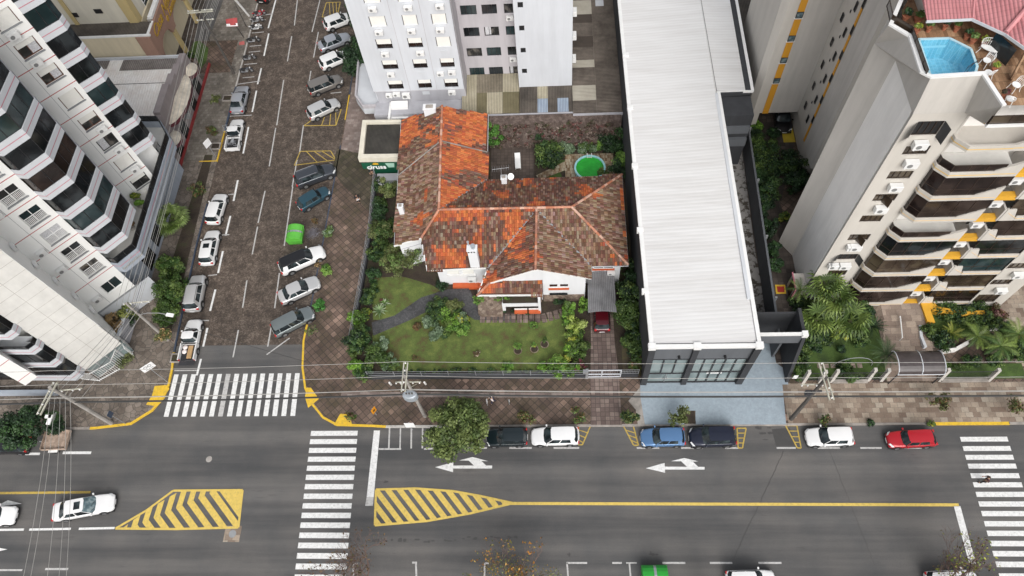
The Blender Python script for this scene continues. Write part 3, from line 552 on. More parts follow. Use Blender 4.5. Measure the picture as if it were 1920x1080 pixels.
def holed(mb,f,u0,u1,z0,z1,holes,depth=.22,mat=0):
    us=sorted({u0,u1}|{h[0] for h in holes}|{h[1] for h in holes}); zs=sorted({z0,z1}|{h[2] for h in holes}|{h[3] for h in holes})
    us=[u for u in us if u0<=u<=u1]; zs=[z for z in zs if z0<=z<=z1]
    for i in range(len(us)-1):
        # merge vertically
        k=0
        while k<len(zs)-1:
            cu=(us[i]+us[i+1])/2; ins=lambda q:any(h[0]<cu<h[1] and h[2]<(zs[q]+zs[q+1])/2<h[3] for h in holes)
            if ins(k): k+=1; continue
            e=k+1
            while e<len(zs)-1 and not ins(e): e+=1
            mb.poly([f.p(us[i],zs[k]),f.p(us[i+1],zs[k]),f.p(us[i+1],zs[e]),f.p(us[i],zs[e])],mat); k=e
    for a,b,c,d in holes:
        for q in ([f.p(a,c),f.p(a,d),f.p(a,d,-depth),f.p(a,c,-depth)],[f.p(b,d),f.p(b,c),f.p(b,c,-depth),f.p(b,d,-depth)],[f.p(a,d),f.p(b,d),f.p(b,d,-depth),f.p(a,d,-depth)],[f.p(b,c),f.p(a,c),f.p(a,c,-depth),f.p(b,c,-depth)]): mb.poly(q,mat)
def window(par,f,a,b,c,d,depth=.2,frame='dark_frame',pane='room_glass',cols=2,rows=1,shut=0.,sill=None,bar=.06,shutmat='shutter_white',cur=0,name='window'):
    m=MB(); o0,o1=-depth,-depth+.07
    f.box(m,a,b,c,c+bar,o0,o1); f.box(m,a,b,d-bar,d,o0,o1); f.box(m,a,a+bar,c+bar,d-bar,o0,o1); f.box(m,b-bar,b,c+bar,d-bar,o0,o1)
    for i in range(1,cols): u=a+(b-a)*i/cols; f.box(m,u-bar/2,u+bar/2,c+bar,d-bar,o0,o1)
    for i in range(1,rows): z=c+(d-c)*i/rows; f.box(m,a+bar,b-bar,z-bar/2,z+bar/2,o0,o1+.002)
    w=m.build(name,frame,par)
    g=MB(); g.poly([f.p(a+bar/2,c+bar/2,-depth+.02),f.p(b-bar/2,c+bar/2,-depth+.02),f.p(b-bar/2,d-bar/2,-depth+.02),f.p(a+bar/2,d-bar/2,-depth+.02)]); g.build('pane',pane,w)
    if shut>0:
        s_=MB(); zz=d-(d-c)*shut; f.box(s_,a+.075,b-.075,zz,d-.065,-depth+.075,-depth+.11)
        for i in range(int((d-zz-.1)/.16)): f.box(s_,a+.08,b-.08,zz+.04+i*.16,zz+.055+i*.16,-depth+.11,-depth+.117)
        s_.build('roller_shutter',shutmat,w)
    if cur:
        s_=MB(); n=10; u0,u1=(a+.1,a+(b-a)*.45) if cur==1 else (a+(b-a)*.5,b-.1)
        for i in range(n): 
            x0=u0+(u1-u0)*i/n; x1=u0+(u1-u0)*(i+1)/n; s_.poly([f.p(x0,c+.1,-depth+.035+.012*(i%2)),f.p(x1,c+.1,-depth+.035+.012*((i+1)%2)),f.p(x1,d-.1,-depth+.035+.012*((i+1)%2)),f.p(x0,d-.1,-depth+.035+.012*(i%2))])
        s_.build('curtain','curtain',w)
    if sill:
        s_=MB(); f.box(s_,a-.08,b+.08,c-.09,c,-.05,.09); s_.build('sill',sill,w)
    return w
def ac(par,f,u,z,w=.85,h=.6,d=.38,out=.06):
    m=MB(); f.box(m,u,u+w,z,z+h,out,out+d); o=m.build('air_conditioner','ac_white',par,bevel=.02)
    g=MB(); c=f.p(u+w*.36,z+h*.5,out+d+.006); n=14; r=h*.32
    g.poly([c+f.d*r*math.cos(2*PI*k/n)+Vector((0,0,1))*r*math.sin(2*PI*k/n) for k in range(n)]); 
    g.build('fan_grille','fan_grey',o)
    b=MB(); f.box(b,u+.1,u+.16,z-.05,z,0,out+d); f.box(b,u+w-.16,u+w-.1,z-.05,z,0,out+d); b.build('bracket','white_metal',o)
    return o
def band(mb,pts,z0,z1,th,mat=0):
    """parapet following an open plan polyline, thickened inward (left side of travel)"""
    P2=[Vector((p[0],p[1],0)) for p in pts]; inn=[]
    for i,p in enumerate(P2):
        d0=(P2[i]-P2[i-1]).normalized() if i else None; d1=(P2[i+1]-P2[i]).normalized() if i<len(P2)-1 else None
        n=Vector((0,0,0))
        for d in (d0,d1):
            if d: n+=Vector((-d.y,d.x,0))
        n.normalize(); k=1/max(.5,n.dot(Vector((-(d1 or d0).y,(d1 or d0).x,0)))); inn.append(p+n*th*k)
    for i in range(len(P2)-1):
        mb.prism([P2[i][:2],P2[i+1][:2],inn[i+1][:2],inn[i][:2]],z0,z1,mat)
def strip(mb,pts,z0,z1,out=.006,mat=0):
    for i in range(len(pts)-1):
        a=Vector((*pts[i][:2],0)); b=Vector((*pts[i+1][:2],0)); d=(b-a).normalized(); n=Vector((d.y,-d.x,0))*out
        mb.add([(a.x+n.x,a.y+n.y,z0),(b.x+n.x,b.y+n.y,z0),(b.x+n.x,b.y+n.y,z1),(a.x+n.x,a.y+n.y,z1)],[(0,1,2,3)],mat)
def off(pts,k):
    """shift an open polyline inward (left of travel) by k"""
    P2=[Vector((p[0],p[1],0)) for p in pts]; r=[]
    for i,p in enumerate(P2):
        ds=[(P2[i]-P2[i-1]).normalized()] if i else []
        if i<len(P2)-1: ds.append((P2[i+1]-P2[i]).normalized())
        n=Vector((0,0,0))
        for d in ds: n+=Vector((-d.y,d.x,0))
        n.normalize(); kk=1/max(.5,n.dot(Vector((-ds[0].y,ds[0].x,0)))); r.append(tuple((p+n*k*kk)[:2]))
    return r
def subdiv(pts,L):
    r=[]
    for i in range(len(pts)-1):
        a=Vector((*pts[i][:2],0)); b=Vector((*pts[i+1][:2],0)); n=max(1,round((b-a).length/L))
        for k in range(n): r.append(a.lerp(b,k/n)[:2])
    r.append(tuple(pts[-1][:2])); return r
def glazing(par,pts,z0,z1,pane,frame,L=1.1,rail=None,name='balcony_glazing'):
    """curtain of panes along a plan polyline with mullions"""
    g=MB(); q=[tuple(p[:2]) for p in pts]
    for i in range(len(q)-1): g.poly([(*q[i],z0),(*q[i+1],z0),(*q[i+1],z1),(*q[i],z1)])
    o=g.build(name,pane,par)
    m=MB()
    for p in subdiv(pts,L): m.box(p[0]-.025,p[1]-.025,z0,p[0]+.025,p[1]+.025,z1)
    for zz in ([z0+.02,z1-.06]+([rail] if rail else [])):
        for i in range(len(q)-1): m.beam((*q[i],zz+.02),(*q[i+1],zz+.02),.06,.04)
    m.build('mullions',frame,o); return o
# ================================================================ LEFT WHITE APARTMENT TOWER (facade turned 45 degrees to the streets)
S2=2**.5
def LT(u,v): return ((u+v)/S2,(u-v)/S2)
lt=thing('apartment_tower','tall white apartment tower with pink stripes and dark faceted balconies on the left corner','apartment tower',(*LT(-8,-56),0))
dSE=(1/S2,1/S2)
def LF(v): return F(LT(0,v),dSE)           # facade facing south-east at v ; facade coordinate u' = u
TOP=35.4
core=MB()
cp=[(-62,26.7),(-52.5,26.7)]+[LT(u,v) for u,v in [(-18.15,-52.35),(-17.0,-52.35),(-17.0,-54.4),(-14.05,-54.4),(-14.05,-51.42),(-9.95,-51.42),(-9.95,-56.05),(-5.6,-56.05),(-5.6,-57.3),(-4.2,-58.4),(-.62,-61.9),(-.5,-62.02),(2.95,-62.02),(2.95,-63.4),(4.9,-63.8),(4.9,-79),(-22,-79)]]
core.prism(cp,6.9,TOP); core.prism([(-62,26.9),(-52.4,26.9),(-48.6,27.4),LT(-14.05,-54.4),LT(-14.05,-51.9),LT(-9.95,-51.9),LT(-9.95,-56.05),LT(-5.6,-56.05),(-46,36),(-48,53),(-60,53),LT(-22,-79)],.1,6.88); core.build('wall','white_plaster',lt)
m=MB(); f=LF(-51.4); m.poly([f.p(-14.05,2.95),f.p(-10.0,2.95),f.p(-10.0,TOP),f.p(-14.05,TOP)])
for u in (-12.03,): f.box(m,u-.012,u+.012,2.95,TOP,0,.002,1)
for i in range(24): f.box(m,-14.05,-10,2.95+1.48*i-.012,2.95+1.48*i+.012,0,.003,1)
m.build('blank_concrete_wall',['panel_concrete','stained_concrete'],lt)
fl=[3.81+2.93*k for k in range(11)]       # slab lines of the lower wing ; 3.81 6.74 9.67 ...
FL=[3.81,6.95,9.95,13.11,16.2,19.2,22.2,25.2,28.2,31.2,34.2]
# panel 2: windows with slatted lower rails
f=LF(-55.8); red2=[7.66,10.58,13.54,16.42,19.36,22.29,25.2,28.1,31.0,33.9]
holes=[]; ws=[]
for i,z in enumerate([4.75]+[r+.55 for r in red2[:-1]]):
    a,b=(-7.9,-6.15); holes.append((a,b,z,z+1.75 if i else z+1.6)); ws.append(holes[-1])
m=MB(); holed(m,f,-9.98,-5.58,3.55,TOP,holes,.22); m.build('window_wall','white_plaster',lt)
m=MB()
for z in red2: f.box(m,-9.98,-5.58,z-.035,z+.035,0,.012)
m.build('floor_stripe','red_stripe',lt)
m=MB(); f.box(m,-8.42,-8.39,3.6,TOP,0,.006); m.build('wall_joint','grey_frame',lt)
m=MB(); f.box(m,-9.98,-5.2,3.35,3.55,0,.05); f.box(m,-10.0,-9.8,.2,3.35,0,.05); m.build('plinth_trim','grey_frame',lt)
m=MB(); f.box(m,-9.8,-4.0,.2,3.35,-.1,.02); m.build('ground_floor_wall','light_grey_plaster',lt)
for i,(a,b,c,d) in enumerate(ws):
    if i==0: window(lt,f,a,b,c,d,frame='white_metal',pane='teal_glass',cols=2); continue
    w=window(lt,f,a,b,c,d,frame='white_metal',pane=['black','room_glass','dark_glass','curtain','teal_glass'][i%5],cols=2,rows=2,sill='grey_frame')
    s_=MB(); n=14
    for k in range(n): u=a+.06+(b-a-.12)*(k+.5)/n; f.box(s_,u-.028,u+.028,c+.05,c+.85,-.06,-.03)
    s_.build('slatted_rail','white_metal',w)
for i,z in enumerate(red2[:9]): 
    if i%4!=3: ac(lt,f,-9.35,z+.35 if i else z-2.6+.0)
for i in range(9):                                   # small units on the return wall between blank wall and windows
    fr=F(LT(-9.95,-51.42),(-1,1)); ac(lt,fr,2.6,5.6+2.93*i,.8,.5,.3)
# big faceted balconies between the two window walls
big=[LT(-5.62,-55.85),LT(-5.12,-55.15),LT(-2.75,-55.3),LT(-.55,-57.55),LT(-.5,-61.75)]
def balcony(par,line,z,pane,frame,stripes,hi,wallmat='light_grey_plaster',parap=.5,below=.55,stripe='pink_stripe',nxt=2.9,rail=True,openb=False,L=1.1):
    m=MB(); band(m,line,z-below,z+parap,.16); pl=list(line); back=off(line,.9)
    m.prism([tuple(p[:2]) for p in off(line,.1)]+[tuple(p[:2]) for p in off(line,1.7)[::-1]],z-below+.02,z-below+.2)
    o=m.build('balcony',wallmat,par)
    s_=MB(); strip(s_,line,z-.035,z+.035,.012); s_.build('balcony_stripe',stripe,o)
    inner=off(line,.09)
    g=glazing(o,inner,z+parap,(z+parap+.55) if openb else z+nxt-below,pane,frame,L)
    if openb: pass
    return o
for i,z in enumerate([10.62]+[13.54,16.42,19.36,22.29,25.2,28.1,31.0]):
    balcony(lt,big,z,['dark_glass','teal_glass','dark_glass','brown_dark_glass'][i%4],'dark_frame',1,0,nxt=2.92)
# panel 1
f=LF(-61.8); red1=[10.05,13.15,16.15,19.15,22.05,25.0,27.9,30.8,33.7]
holes=[(.82,2.5,z-2.0,z-.5) for z in red1]
m=MB(); holed(m,f,-.55,2.97,7.2,TOP,holes,.22); m.build('window_wall','white_plaster',lt)
m=MB()
for z in red1: f.box(m,-.5,2.97,z-.035,z+.035,0,.012)
m.build('floor_stripe','red_stripe',lt)
m=MB(); f.box(m,.46,.49,7.3,TOP,0,.006); m.build('wall_joint','grey_frame',lt)
sh=[.35,1.,0,.45,1.,.4,.35,1.,.4,.4]
for i,(a,b,c,d) in enumerate(holes):
    window(lt,f,a,b,c,d,frame='dark_frame' if i in (0,2) else 'wood_door',pane='room_glass',cols=2,shut=sh[i],sill='grey_frame',cur=(2 if i in (5,6) else 1 if i==2 else 0))
    if i in (0,1,2,3,6,7): ac(lt,f,1.5 if i<6 else .9,c-.8,.9,.55)
# small balconies
sm=[LT(2.97,-61.7),LT(4.92,-61.7),LT(5.4,-62.1),LT(5.4,-65)]
for i,z in enumerate([12.4+2.9*k for k in range(8)]): balcony(lt,sm,z,['dark_glass','dark_glass','teal_glass'][i%3],'dark_frame',1,0,nxt=2.9)
# lower-left faceted balconies around the blank wall
ll=[LT(-20,-56.0),LT(-17.3,-53.3),LT(-15.12,-50.95),LT(-14.42,-50.95),LT(-13.9,-51.42)]
ll=[(-51.5,25.4),LT(-15.13,-50.95),LT(-14.42,-50.95),LT(-13.95,-51.42)]
for i,z in enumerate(FL[:9]): balcony(lt,ll,z,'dark_glass','dark_frame',1,0,nxt=3.0,parap=.45,below=.75 if i==0 else .5,openb=(i==2))
m=MB(); f=LF(-51.8); m.prism([LT(-18.2,-51.8),LT(-16.95,-51.8),LT(-16.95,-52.4),LT(-18.2,-52.4)],5.9,TOP)
for z in FL[1:]: f.box(m,-18.2,-16.95,z-.03,z+.03,0,.012,1)
m.build('end_wall',['white_plaster','red_stripe'],lt)
# first-floor terrace along the side street
ter=[LT(-5.6,-55.8),LT(-5.12,-55.15),(-41.15,37.1),(-41.2,51.0),(-42.9,53.5),(-45.2,53.6)]
m=MB(); band(m,ter,6.55,8.15,.2); o=m.build('terrace_parapet','blue_grey_plaster',lt); s_=MB(); strip(s_,ter,7.66,7.74,.012); s_.build('balcony_stripe','pink_stripe',o)
glazing(o,off(ter,.1),8.15,9.0,'dark_glass','dark_frame',1.4)
m=MB(); m.prism([LT(-5.6,-55.9),ter[1],ter[2],ter[3],ter[4],ter[5],(-46.5,52),(-48,44),(-46.5,40)],7.0,7.25,top=0); m.build('terrace_floor','panel_concrete',lt)
m=MB(); m.prism([(-45.6,35.6),(-44.1,37.6),(-43.9,53),(-48,53),(-50,44)],.1,6.9); m.build('ground_floor_wall','blue_grey_plaster',lt)
m=MB(); 
for y in (39,42,45,48): m.box(-44.12,y,.6,-44.0,y+2,3.2)
m.build('shop_window','dark_glass',lt)
# glazed entrance under the blank wall and railing
m=MB(); f=LF(-51.9); 
for k in range(4): f.box(m,-14+k*1.05,-13.05+k*1.05,.3,2.9,0,.03)
m.build('entrance_glazing','green_glass',lt)
m=MB(); 
for k in range(4): f.box(m,-14.05+k*1.05,-13.95+k*1.05,.2,2.95,0,.08)
f.box(m,-14.05,-9.9,1.5,1.58,0,.06); m.build('entrance_frame','grey_frame',lt)
m=MB(); m.box(-60,24.9,.14,-50.3,25.25,.9); m.build('garden_wall','blue_grey_plaster',lt)
m=MB(); m.box(-60,26.6,.3,-52.5,26.68,5.6); m.build('entrance_glazing','dark_glass',lt)
m=MB(); m.box(-61,25.6,5.7,-52.3,26.69,6.6); m.build('slab_edge','blue_grey_plaster',lt)
wl=thing('boundary_wall','blue grey boundary wall running beside the left pavement below the white tower','boundary wall',(-44.5,40,.1))
m=MB(); m.prism([(-44.75,30.6),(-44.45,30.6),(-44.35,53.5),(-44.65,53.5)],.1,2.0); m.build('wall','mid_grey_plaster',wl); m=MB(); m.prism([(-44.8,30.55),(-44.4,30.55),(-44.3,53.5),(-44.7,53.5)],2.0,2.08); m.build('coping','light_grey_plaster',wl)
rl=thing('railing_fence','white metal railing enclosing the entrance corner of the white tower','railing',(-45,28.5,.14))
pts=[LT(-10.2,-51.3),(-44.3,30.2),(-44.6,27.6),(-46.4,26.4),(-48.3,26.6)]
m=MB()
for i in range(len(pts)-1):
    for z in (.35,2.1): m.beam((*pts[i],z),(*pts[i+1],z),.07)
m.build('rails','white_metal',rl); m=MB()
for p in subdiv(pts,.22): m.box(p[0]-.018,p[1]-.018,.14,p[0]+.018,p[1]+.018,2.1)
m.build('bars','white_metal',rl)
# ================================================================ CREAM RESTAURANT WITH TERRACOTTA FRONT
cr=thing('restaurant_building','cream restaurant building with terracotta front wall and gold script lettering','restaurant',(-50,70,.1))
m=MB(); m.prism([(-64,66.9),(-49.4,66.9),(-49.4,96),(-64,96)],.1,7.9); m.build('wall','cream_plaster',cr)
m=MB(); m.prism([(-64.2,69.2),(-49.6,69.2),(-49.6,96),(-64.2,96)],7.5,17.0); m.build('upper_wall','pale_cream_plaster',cr)
m=MB(); m.box(-50.6,69.05,5.0,-49.55,69.2,17); m.box(-57.4,69.08,5.0,-56.9,69.2,17); m.box(-49.6,69.1,5,-49.45,70.1,17); m.build('pilaster','mustard_plaster',cr)
m=MB(); m.box(-64,66.85,7.9,-47.6,67.1,8.1); m.box(-48.1,67.1,7.9,-47.8,69.3,8.08); m.build('parapet_cap','white_trim',cr)
m=MB(); m.poly([(-64,67.1,7.95),(-48,67.1,7.95),(-48,69.2,8.1),(-64,69.2,8.1)]); m.build('lean_to_roof','dark_corrugated',cr)
for (x,z) in ((-57.2,9.2),(-54.0,9.6)): window(cr,F((0,69.2),(1,0)),x,x+.9,z,z+.6,depth=-.02,frame='dark_frame',pane='black',cols=1)
window(cr,F((-49.6,0),(0,1)),72,77,7.5,10.2,depth=-.02,frame='white_metal',pane='teal_glass',cols=3,rows=3); ac(cr,F((-49.6,0),(0,1)),70.6,6.4,1.0,.8,.7)
# terracotta front with scalloped arches
m=MB(); fx=-47.7; f=F((fx,0),(0,1)); zt=lambda y:8.3
prof=[(64.6,2.4)]; ys=64.6
arch=[]; 
edge=[(64.6,7.4),(66.87,8.0),(97,8.6),(97,3.4)]
yy=97.
spans=[(90.5,95.5),(84.5,89.5),(78.6,83.4),(72.8,77.4),(67.6,71.6)]
for a,b in spans:
    edge+= [(b,4.2)]+[((a+b)/2+(b-a)/2*math.cos(t),4.2+1.5*math.sin(t)) for t in [PI*k/8 for k in range(1,8)]]+[(a,4.2)]
edge+=[(66.87,4.2)]
m.poly([f.p(u,z) for u,z in edge[1:]]) ; m.poly([f.p(u,z,-.35) for u,z in edge[1:]][::-1])
e2=edge[1:]
for i in range(len(e2)):
    a=e2[i]; b=e2[(i+1)%len(e2)]; m.poly([f.p(*a),f.p(*a,-.35),f.p(*b,-.35),f.p(*b)])
m.build('front_wall','terracotta_plaster',cr)
m=MB(); m.box(-49.45,66.7,.1,-47.72,66.86,7.88); m.build('corner_wall','terracotta_plaster',cr)
m=MB(); 
for y in (67.2,72.2,78,84,90): m.box(-48.1,y-.3,.1,-47.75,y+.3,4.3)
m.build('pillar','mustard_plaster',cr)
m=MB(); m.box(-48.4,69.5,8.15,-47.9,97,8.5); m.build('ledge','white_trim',cr)
m=MB(); m.box(-49.4,67.2,.1,-47.6,96,.2); m.build('porch_floor','dark_paving',cr)
lettering('Casa Nelli',1.75,f.p(71.3,7.2,.03),(0,1,0),(0,0,1),'gold',cr,shear=.5,ext=.04)
lettering('e Lamis',1.35,f.p(73.6,6.15,.03),(0,1,0),(0,0,1),'gold',cr,shear=.5,ext=.04)
# ================================================================ LOW SHOP WITH CORRUGATED ROOF
ls=thing('shop_building','low shop with whitewashed corrugated roof and mauve parapet beside the white tower','shop',(-50,60,.1))
m=MB(); m.prism([(-62,54.6),(-45.5,54.6),(-45.3,66.6),(-62,66.6)],.1,4.4); m.build('wall','mauve_plaster',ls)
m=MB(); m.poly([(-62,54.7,4.55),(-45.3,54.7,4.55),(-45.2,62.2,5.0),(-62,62.2,5.0)]); m.build('roof','white_corrugated',ls)
m=MB(); m.poly([(-62,62.35,4.95),(-45.2,62.35,4.95),(-45.2,66.5,4.75),(-62,66.5,4.75)])
m.build('rear_roof','white_corrugated',ls)
m=MB(); m.poly([(-52.5,64.6,4.87),(-45.2,64.6,4.87),(-45.2,66.45,4.79),(-52.5,66.45,4.79)]); m.poly([(-58.2,65,4.87),(-54.2,65,4.87),(-54.2,66.45,4.79),(-58.2,66.45,4.79)]); m.build('roof_patch','grey_corrugated',ls)
m=MB(); m.box(-62,66.5,4.2,-44.9,66.7,5.1); m.build('gutter','light_grey_plaster',ls)
m=MB()  # stepped mauve parapet wall toward the street
st=[(66.7,5.9,-44.5),(64.6,6.3,-44.5),(62.6,6.7,-44.5),(60.6,7.1,-44.5),(56.2,6.7,-44.5),(54.0,6.3,-44.5)]
for i in range(len(st)): 
    y1=st[i][0]; y0=st[i+1][0] if i<len(st)-1 else 52.8
    m.box(-45.3,y0,.1,-44.5,y1,st[i][1]-.6)
m.build('street_wall','mauve_plaster',ls)
def awning(cx,cy,z,ry,rx,name='awning'):
    m=MB(); n=12; pts=[(cx+rx*math.sin(PI*k/n),cy+ry*math.cos(PI*k/n)) for k in range(n+1)]
    for k in range(n): m.add([(cx,cy,z+.55),(*pts[k],z+.05),(*pts[k+1],z+.05)],[(0,2,1)],1)
    o=m.build(name,['white_metal','fabric_canvas'],ls,smooth=True)
    v=MB()
    for k in range(n): v.poly([(*pts[k],z-.45),(*pts[k+1],z-.45),(*pts[k+1],z+.05),(*pts[k],z+.05)])
    v.build('valance',M('wine_cloth',(.10,.02,.03),.8,var=.4,ns=6),o)
awning(-44.5,60.2,4.3,3.9,1.5); awning(-44.5,65.3,3.9,1.2,1.2); awning(-44.5,55.0,3.3,1.3,1.3)
m=MB(); m.box(-44.2,59.0,2.2,-43.5,59.5,3.1); m.build('wall_lamp','grey_metal',ls)
m=MB(); m.box(-44.5,53.5,.14,-44.3,70,.5); m.build('shop_plinth',M('red_floor',(.25,.03,.03),.7),ls)
m=MB()
for y in (54.6,57.4,61.8,64.4): m.box(-44.49,y,.2,-44.42,y+1.5,2.4)
m.build('shop_door','dark_glass',ls)
# ================================================================ CENTRAL WHITE APARTMENT BLOCK
ct=thing('apartment_block','white and lilac apartment block with air conditioners behind the tiled house','apartment block',(-9,64,0))
HT=28.
YA,YR,YC=59.5,62.3,60.5
FA=F((0,YA),(1,0)); FR=F((0,YR),(1,0)); FC=F((0,YC),(1,0))
m=MB(); m.prism([(-20.6,YA+.25),(-10.25,YA+.25),(-10.25,YR+.25),(-4.0,YR+.25),(-4.0,YC+.2),(2.0,YC+.2),(2.0,82),(-20.6,82)],.1,HT,1); m.build('wall',['cool_white_plaster','cool_white_plaster'],ct)
rowsz=[4.62+3.0*k for k in range(8)]         # window sills of the left bay
# measured: rows with tops 6.8 9.85 12.8 15.8
tops=[6.79,9.85,12.83,15.83,18.8,21.8,24.8,27.8]
colsA=[(-18.75,-17.05),(-15.35,-13.8),(-12.35,-10.8)]
holes=[(a,b,t-1.35,t) for t in tops[:-1] for a,b in colsA]
m=MB(); holed(m,FA,-20.65,-10.15,5.15,HT,holes,.2); m.build('bay_wall','cool_white_plaster',ct)
m=MB()
for u in (-16.4,-13.3): FA.box(m,u-.02,u+.02,5.15,HT,0,.015)
FA.box(m,-20.65,-10.15,5.1,5.16,0,.02); m.build('facade_joint','lilac_grey_plaster',ct)
m=MB(); FA.box(m,-20.4,-10.2,.1,5.1,-.2,.0); m.build('base_wall','mid_grey_plaster',ct)
m=MB(); m.box(-10.2,YA,.1,-10.1,YR,HT); m.build('side_wall','lilac_grey_plaster',ct)
rr=random.Random(3); shl=[[.45,.45,.5],[.5,.5,.5],[.55,.55,1.],[1,1,1],[1,1,1],[.4,.6,1],[.5,1,.7]]
for i,h in enumerate(holes):
    window(ct,FA,*h,depth=.18,frame='dark_frame',pane='brown_dark_glass',cols=2,shut=shl[i//3][i%3],sill=None,bar=.05)
for i,t in enumerate(tops[:-1]):
    for j,(a,b) in enumerate(colsA):
        if (i,j) in ((0,1),(2,2),(1,1)): 
            mm=MB(); FA.box(mm,a+.3,a+1.1,t-2.3,t-1.85,0,.03); mm.build('vent_patch','light_grey_plaster',ct); continue
        ac(ct,FA,a+.3+.2*((i*j)%3),t-2.15,.85,.5,.38)
        if (i+j)%3==0: ac(ct,FA,a-.55,t-2.3,.75,.5,.35) if i<2 else None
# recess
colsR=[(-9.75,-8.0),(-7.55,-5.95),(-4.75+.0,-4.05)]
xr=[(-9.7,-8.0),(-7.4,-5.8),(-4.95-.6+.9-.15,-4.1)]
colsR=[(-9.7,-8.0),(-7.45,-5.85),(-5.1,-4.15)]
RT_=[5.55,8.5,11.4,14.35,17.3,20.2,23.1,26.]
holes=[(a,b,t-1.25,t) for t in RT_ for a,b in colsR]
m=MB(); holed(m,FR,-10.15,-3.95,3.8,HT,holes,.18); m.build('recess_wall','lilac_grey_plaster',ct)
for i,h in enumerate(holes): window(ct,FR,*h,depth=.15,frame='dark_frame',pane=['teal_glass','room_glass','dark_glass'][(i*2+i//3)%3],cols=2 if i%3==2 else 3,bar=.05,cur=1 if i in (2,7,12) else 0)
for k in (1,3,5): ac(ct,FR,-4.95,RT_[k]-1.95,.8,.5,.3)
holes=[(-3.55,-3.0,t-.7,t) for t in (6.9,9.95,13.0,16.0,19.0,22,25)]
m=MB(); holed(m,FC,-4.0,2.05,3.9,HT,holes,.2); m.build('stair_wall','cool_white_plaster',ct)
for h in holes: window(ct,FC,*h,depth=.15,frame='dark_frame',pane='black',cols=1,bar=.05)
fe=F((2.05,0),(0,1))
for k,(y,z) in enumerate([(61.5,6.5),(61.6,9.7),(61.6,12.9),(61.7,16)]): ac(ct,fe,y,z,.8,.6,.4)
# podium, canopy and grey lean-to at its foot
m=MB(); m.prism([(-23.4,60.6),(-22.3,58.9),(-20.7,58.9),(-20.7,74),(-24.2,74)],2.2,3.1); m.build('canopy_slab','light_grey_plaster',ct)
m=MB(); band(m,[(-24.2,74),(-23.4,60.6),(-22.3,58.9),(-20.7,58.9)],3.1,3.6,.2); m.build('canopy_parapet','lilac_grey_plaster',ct)
m=MB(); m.box(-20.8,57.6,.1,-10.3,59.6,3.4); m.build('ground_floor','mid_grey_plaster',ct)
m=MB(); m.poly([(-18.9,57.4,2.9),(-16.9,57.4,2.9),(-16.9,59.2,3.9),(-18.9,59.2,3.9)]); m.build('lean_to_roof','white_roof_sheet',ct)
m=MB(); m.box(-20.4,56.7,2.3,-17.0,56.95,3.1); m.box(-19.1,56.9,2.5,-18.85,59.3,3.6); m.build('white_gutter','white_trim',ct)
ac(ct,F((0,57.6),(1,0)),-15.6,1.9,.9,.6,.35); ac(ct,F((0,59.5),(1,0)),-17.4,4.3,.9,.7,.4)
# ================================================================ SHED ROOFS
sh_=thing('shed_row','row of low sheds with patched corrugated roofs behind the ivy wall','shed',(-4,59,0))
m=MB(); m.prism([(-10.2,57.3),(2.05,57.3),(2.05,62.2),(-10.2,62.2)],.1,3.2); m.prism([(2.08,56.9),(7.7,56.9),(7.4,90),(2.15,90)],.1,3.3); m.build('wall','stained_concrete',sh_)
xs=[-10.6,-8.9,-7.7,-5.9,-4.0]
mats1=['cream_corrugated','cream_corrugated','mossy_corrugated','cream_corrugated']; mats2=['cream_corrugated','olive_corrugated','cream_corrugated','olive_corrugated']
for i in range(4):
    m=MB(); m.poly([(xs[i],59.8,4.0),(xs[i+1],59.8,4.0),(xs[i+1],62.28,4.5),(xs[i],62.28,4.5)]); m.build('roof_sheet',mats1[i] if i!=1 else 'mossy_corrugated',sh_)
    m=MB(); m.poly([(xs[i],57.15,3.5),(xs[i+1],57.15,3.5),(xs[i+1],59.85,4.05),(xs[i],59.85,4.05)]); m.build('roof_sheet',mats2[i],sh_)
xs=[-3.95,-2.95,-1.9,-.75,.35,1.6,2.05]
for i in range(6):
    m=MB(); m.poly([(xs[i],57.15,3.45),(xs[i+1],57.15,3.45),(xs[i+1],58.9,3.8),(xs[i],58.9,3.8)]); m.build('roof_sheet',['dark_corrugated','dark_corrugated','blue_corrugated','dark_corrugated','blue_corrugated','dark_corrugated'][i] if i else 'dark_corrugated',sh_)
    m=MB(); m.poly([(xs[i],58.88,3.83),(xs[i+1],58.88,3.83),(xs[i+1],60.48,4.1),(xs[i],60.48,4.1)]); m.build('roof_sheet','cream_corrugated' if i==2 else 'dark_corrugated',sh_)
rr=random.Random(8)
y=56.8; k=0
while y<86:
    h=[1.9,2.2,1.6,1.2,1.3,2.0][k%6]
    for (a,b) in ((2.1,4.8),(4.8,7.65)):
        m=MB(); z=3.5+.01*(k%2)+(.012 if a>3 else 0)
        mt='brown_corrugated_y'
        if a<3 and k in (1,4): mt='cream_sheet_y'
        if a<3 and k in (6,8): mt='darker_sheet_y'
        if a<3 and k in (9,10): mt='cream_sheet_y'
        m.box(a,y,z-.05,b-(.02),y+h+.1,z); m.build('roof_sheet',mt,sh_)
    y+=h; k+=1
m=MB(); m.box(-10.8,57.0,3.2,2.1,57.14,3.42); m.box(2.1,56.6,3.2,7.7,56.78,3.5); m.build('eaves_board','mid_grey_plaster',sh_)
m=MB(); m.box(5.3,74,3.52,6.3,75,3.6); m.build('roof_hatch','light_grey_plaster',sh_)
iv=thing('ivy_wall','tall garden wall covered in brown dormant ivy behind the rear patio','wall',(0,57,0))
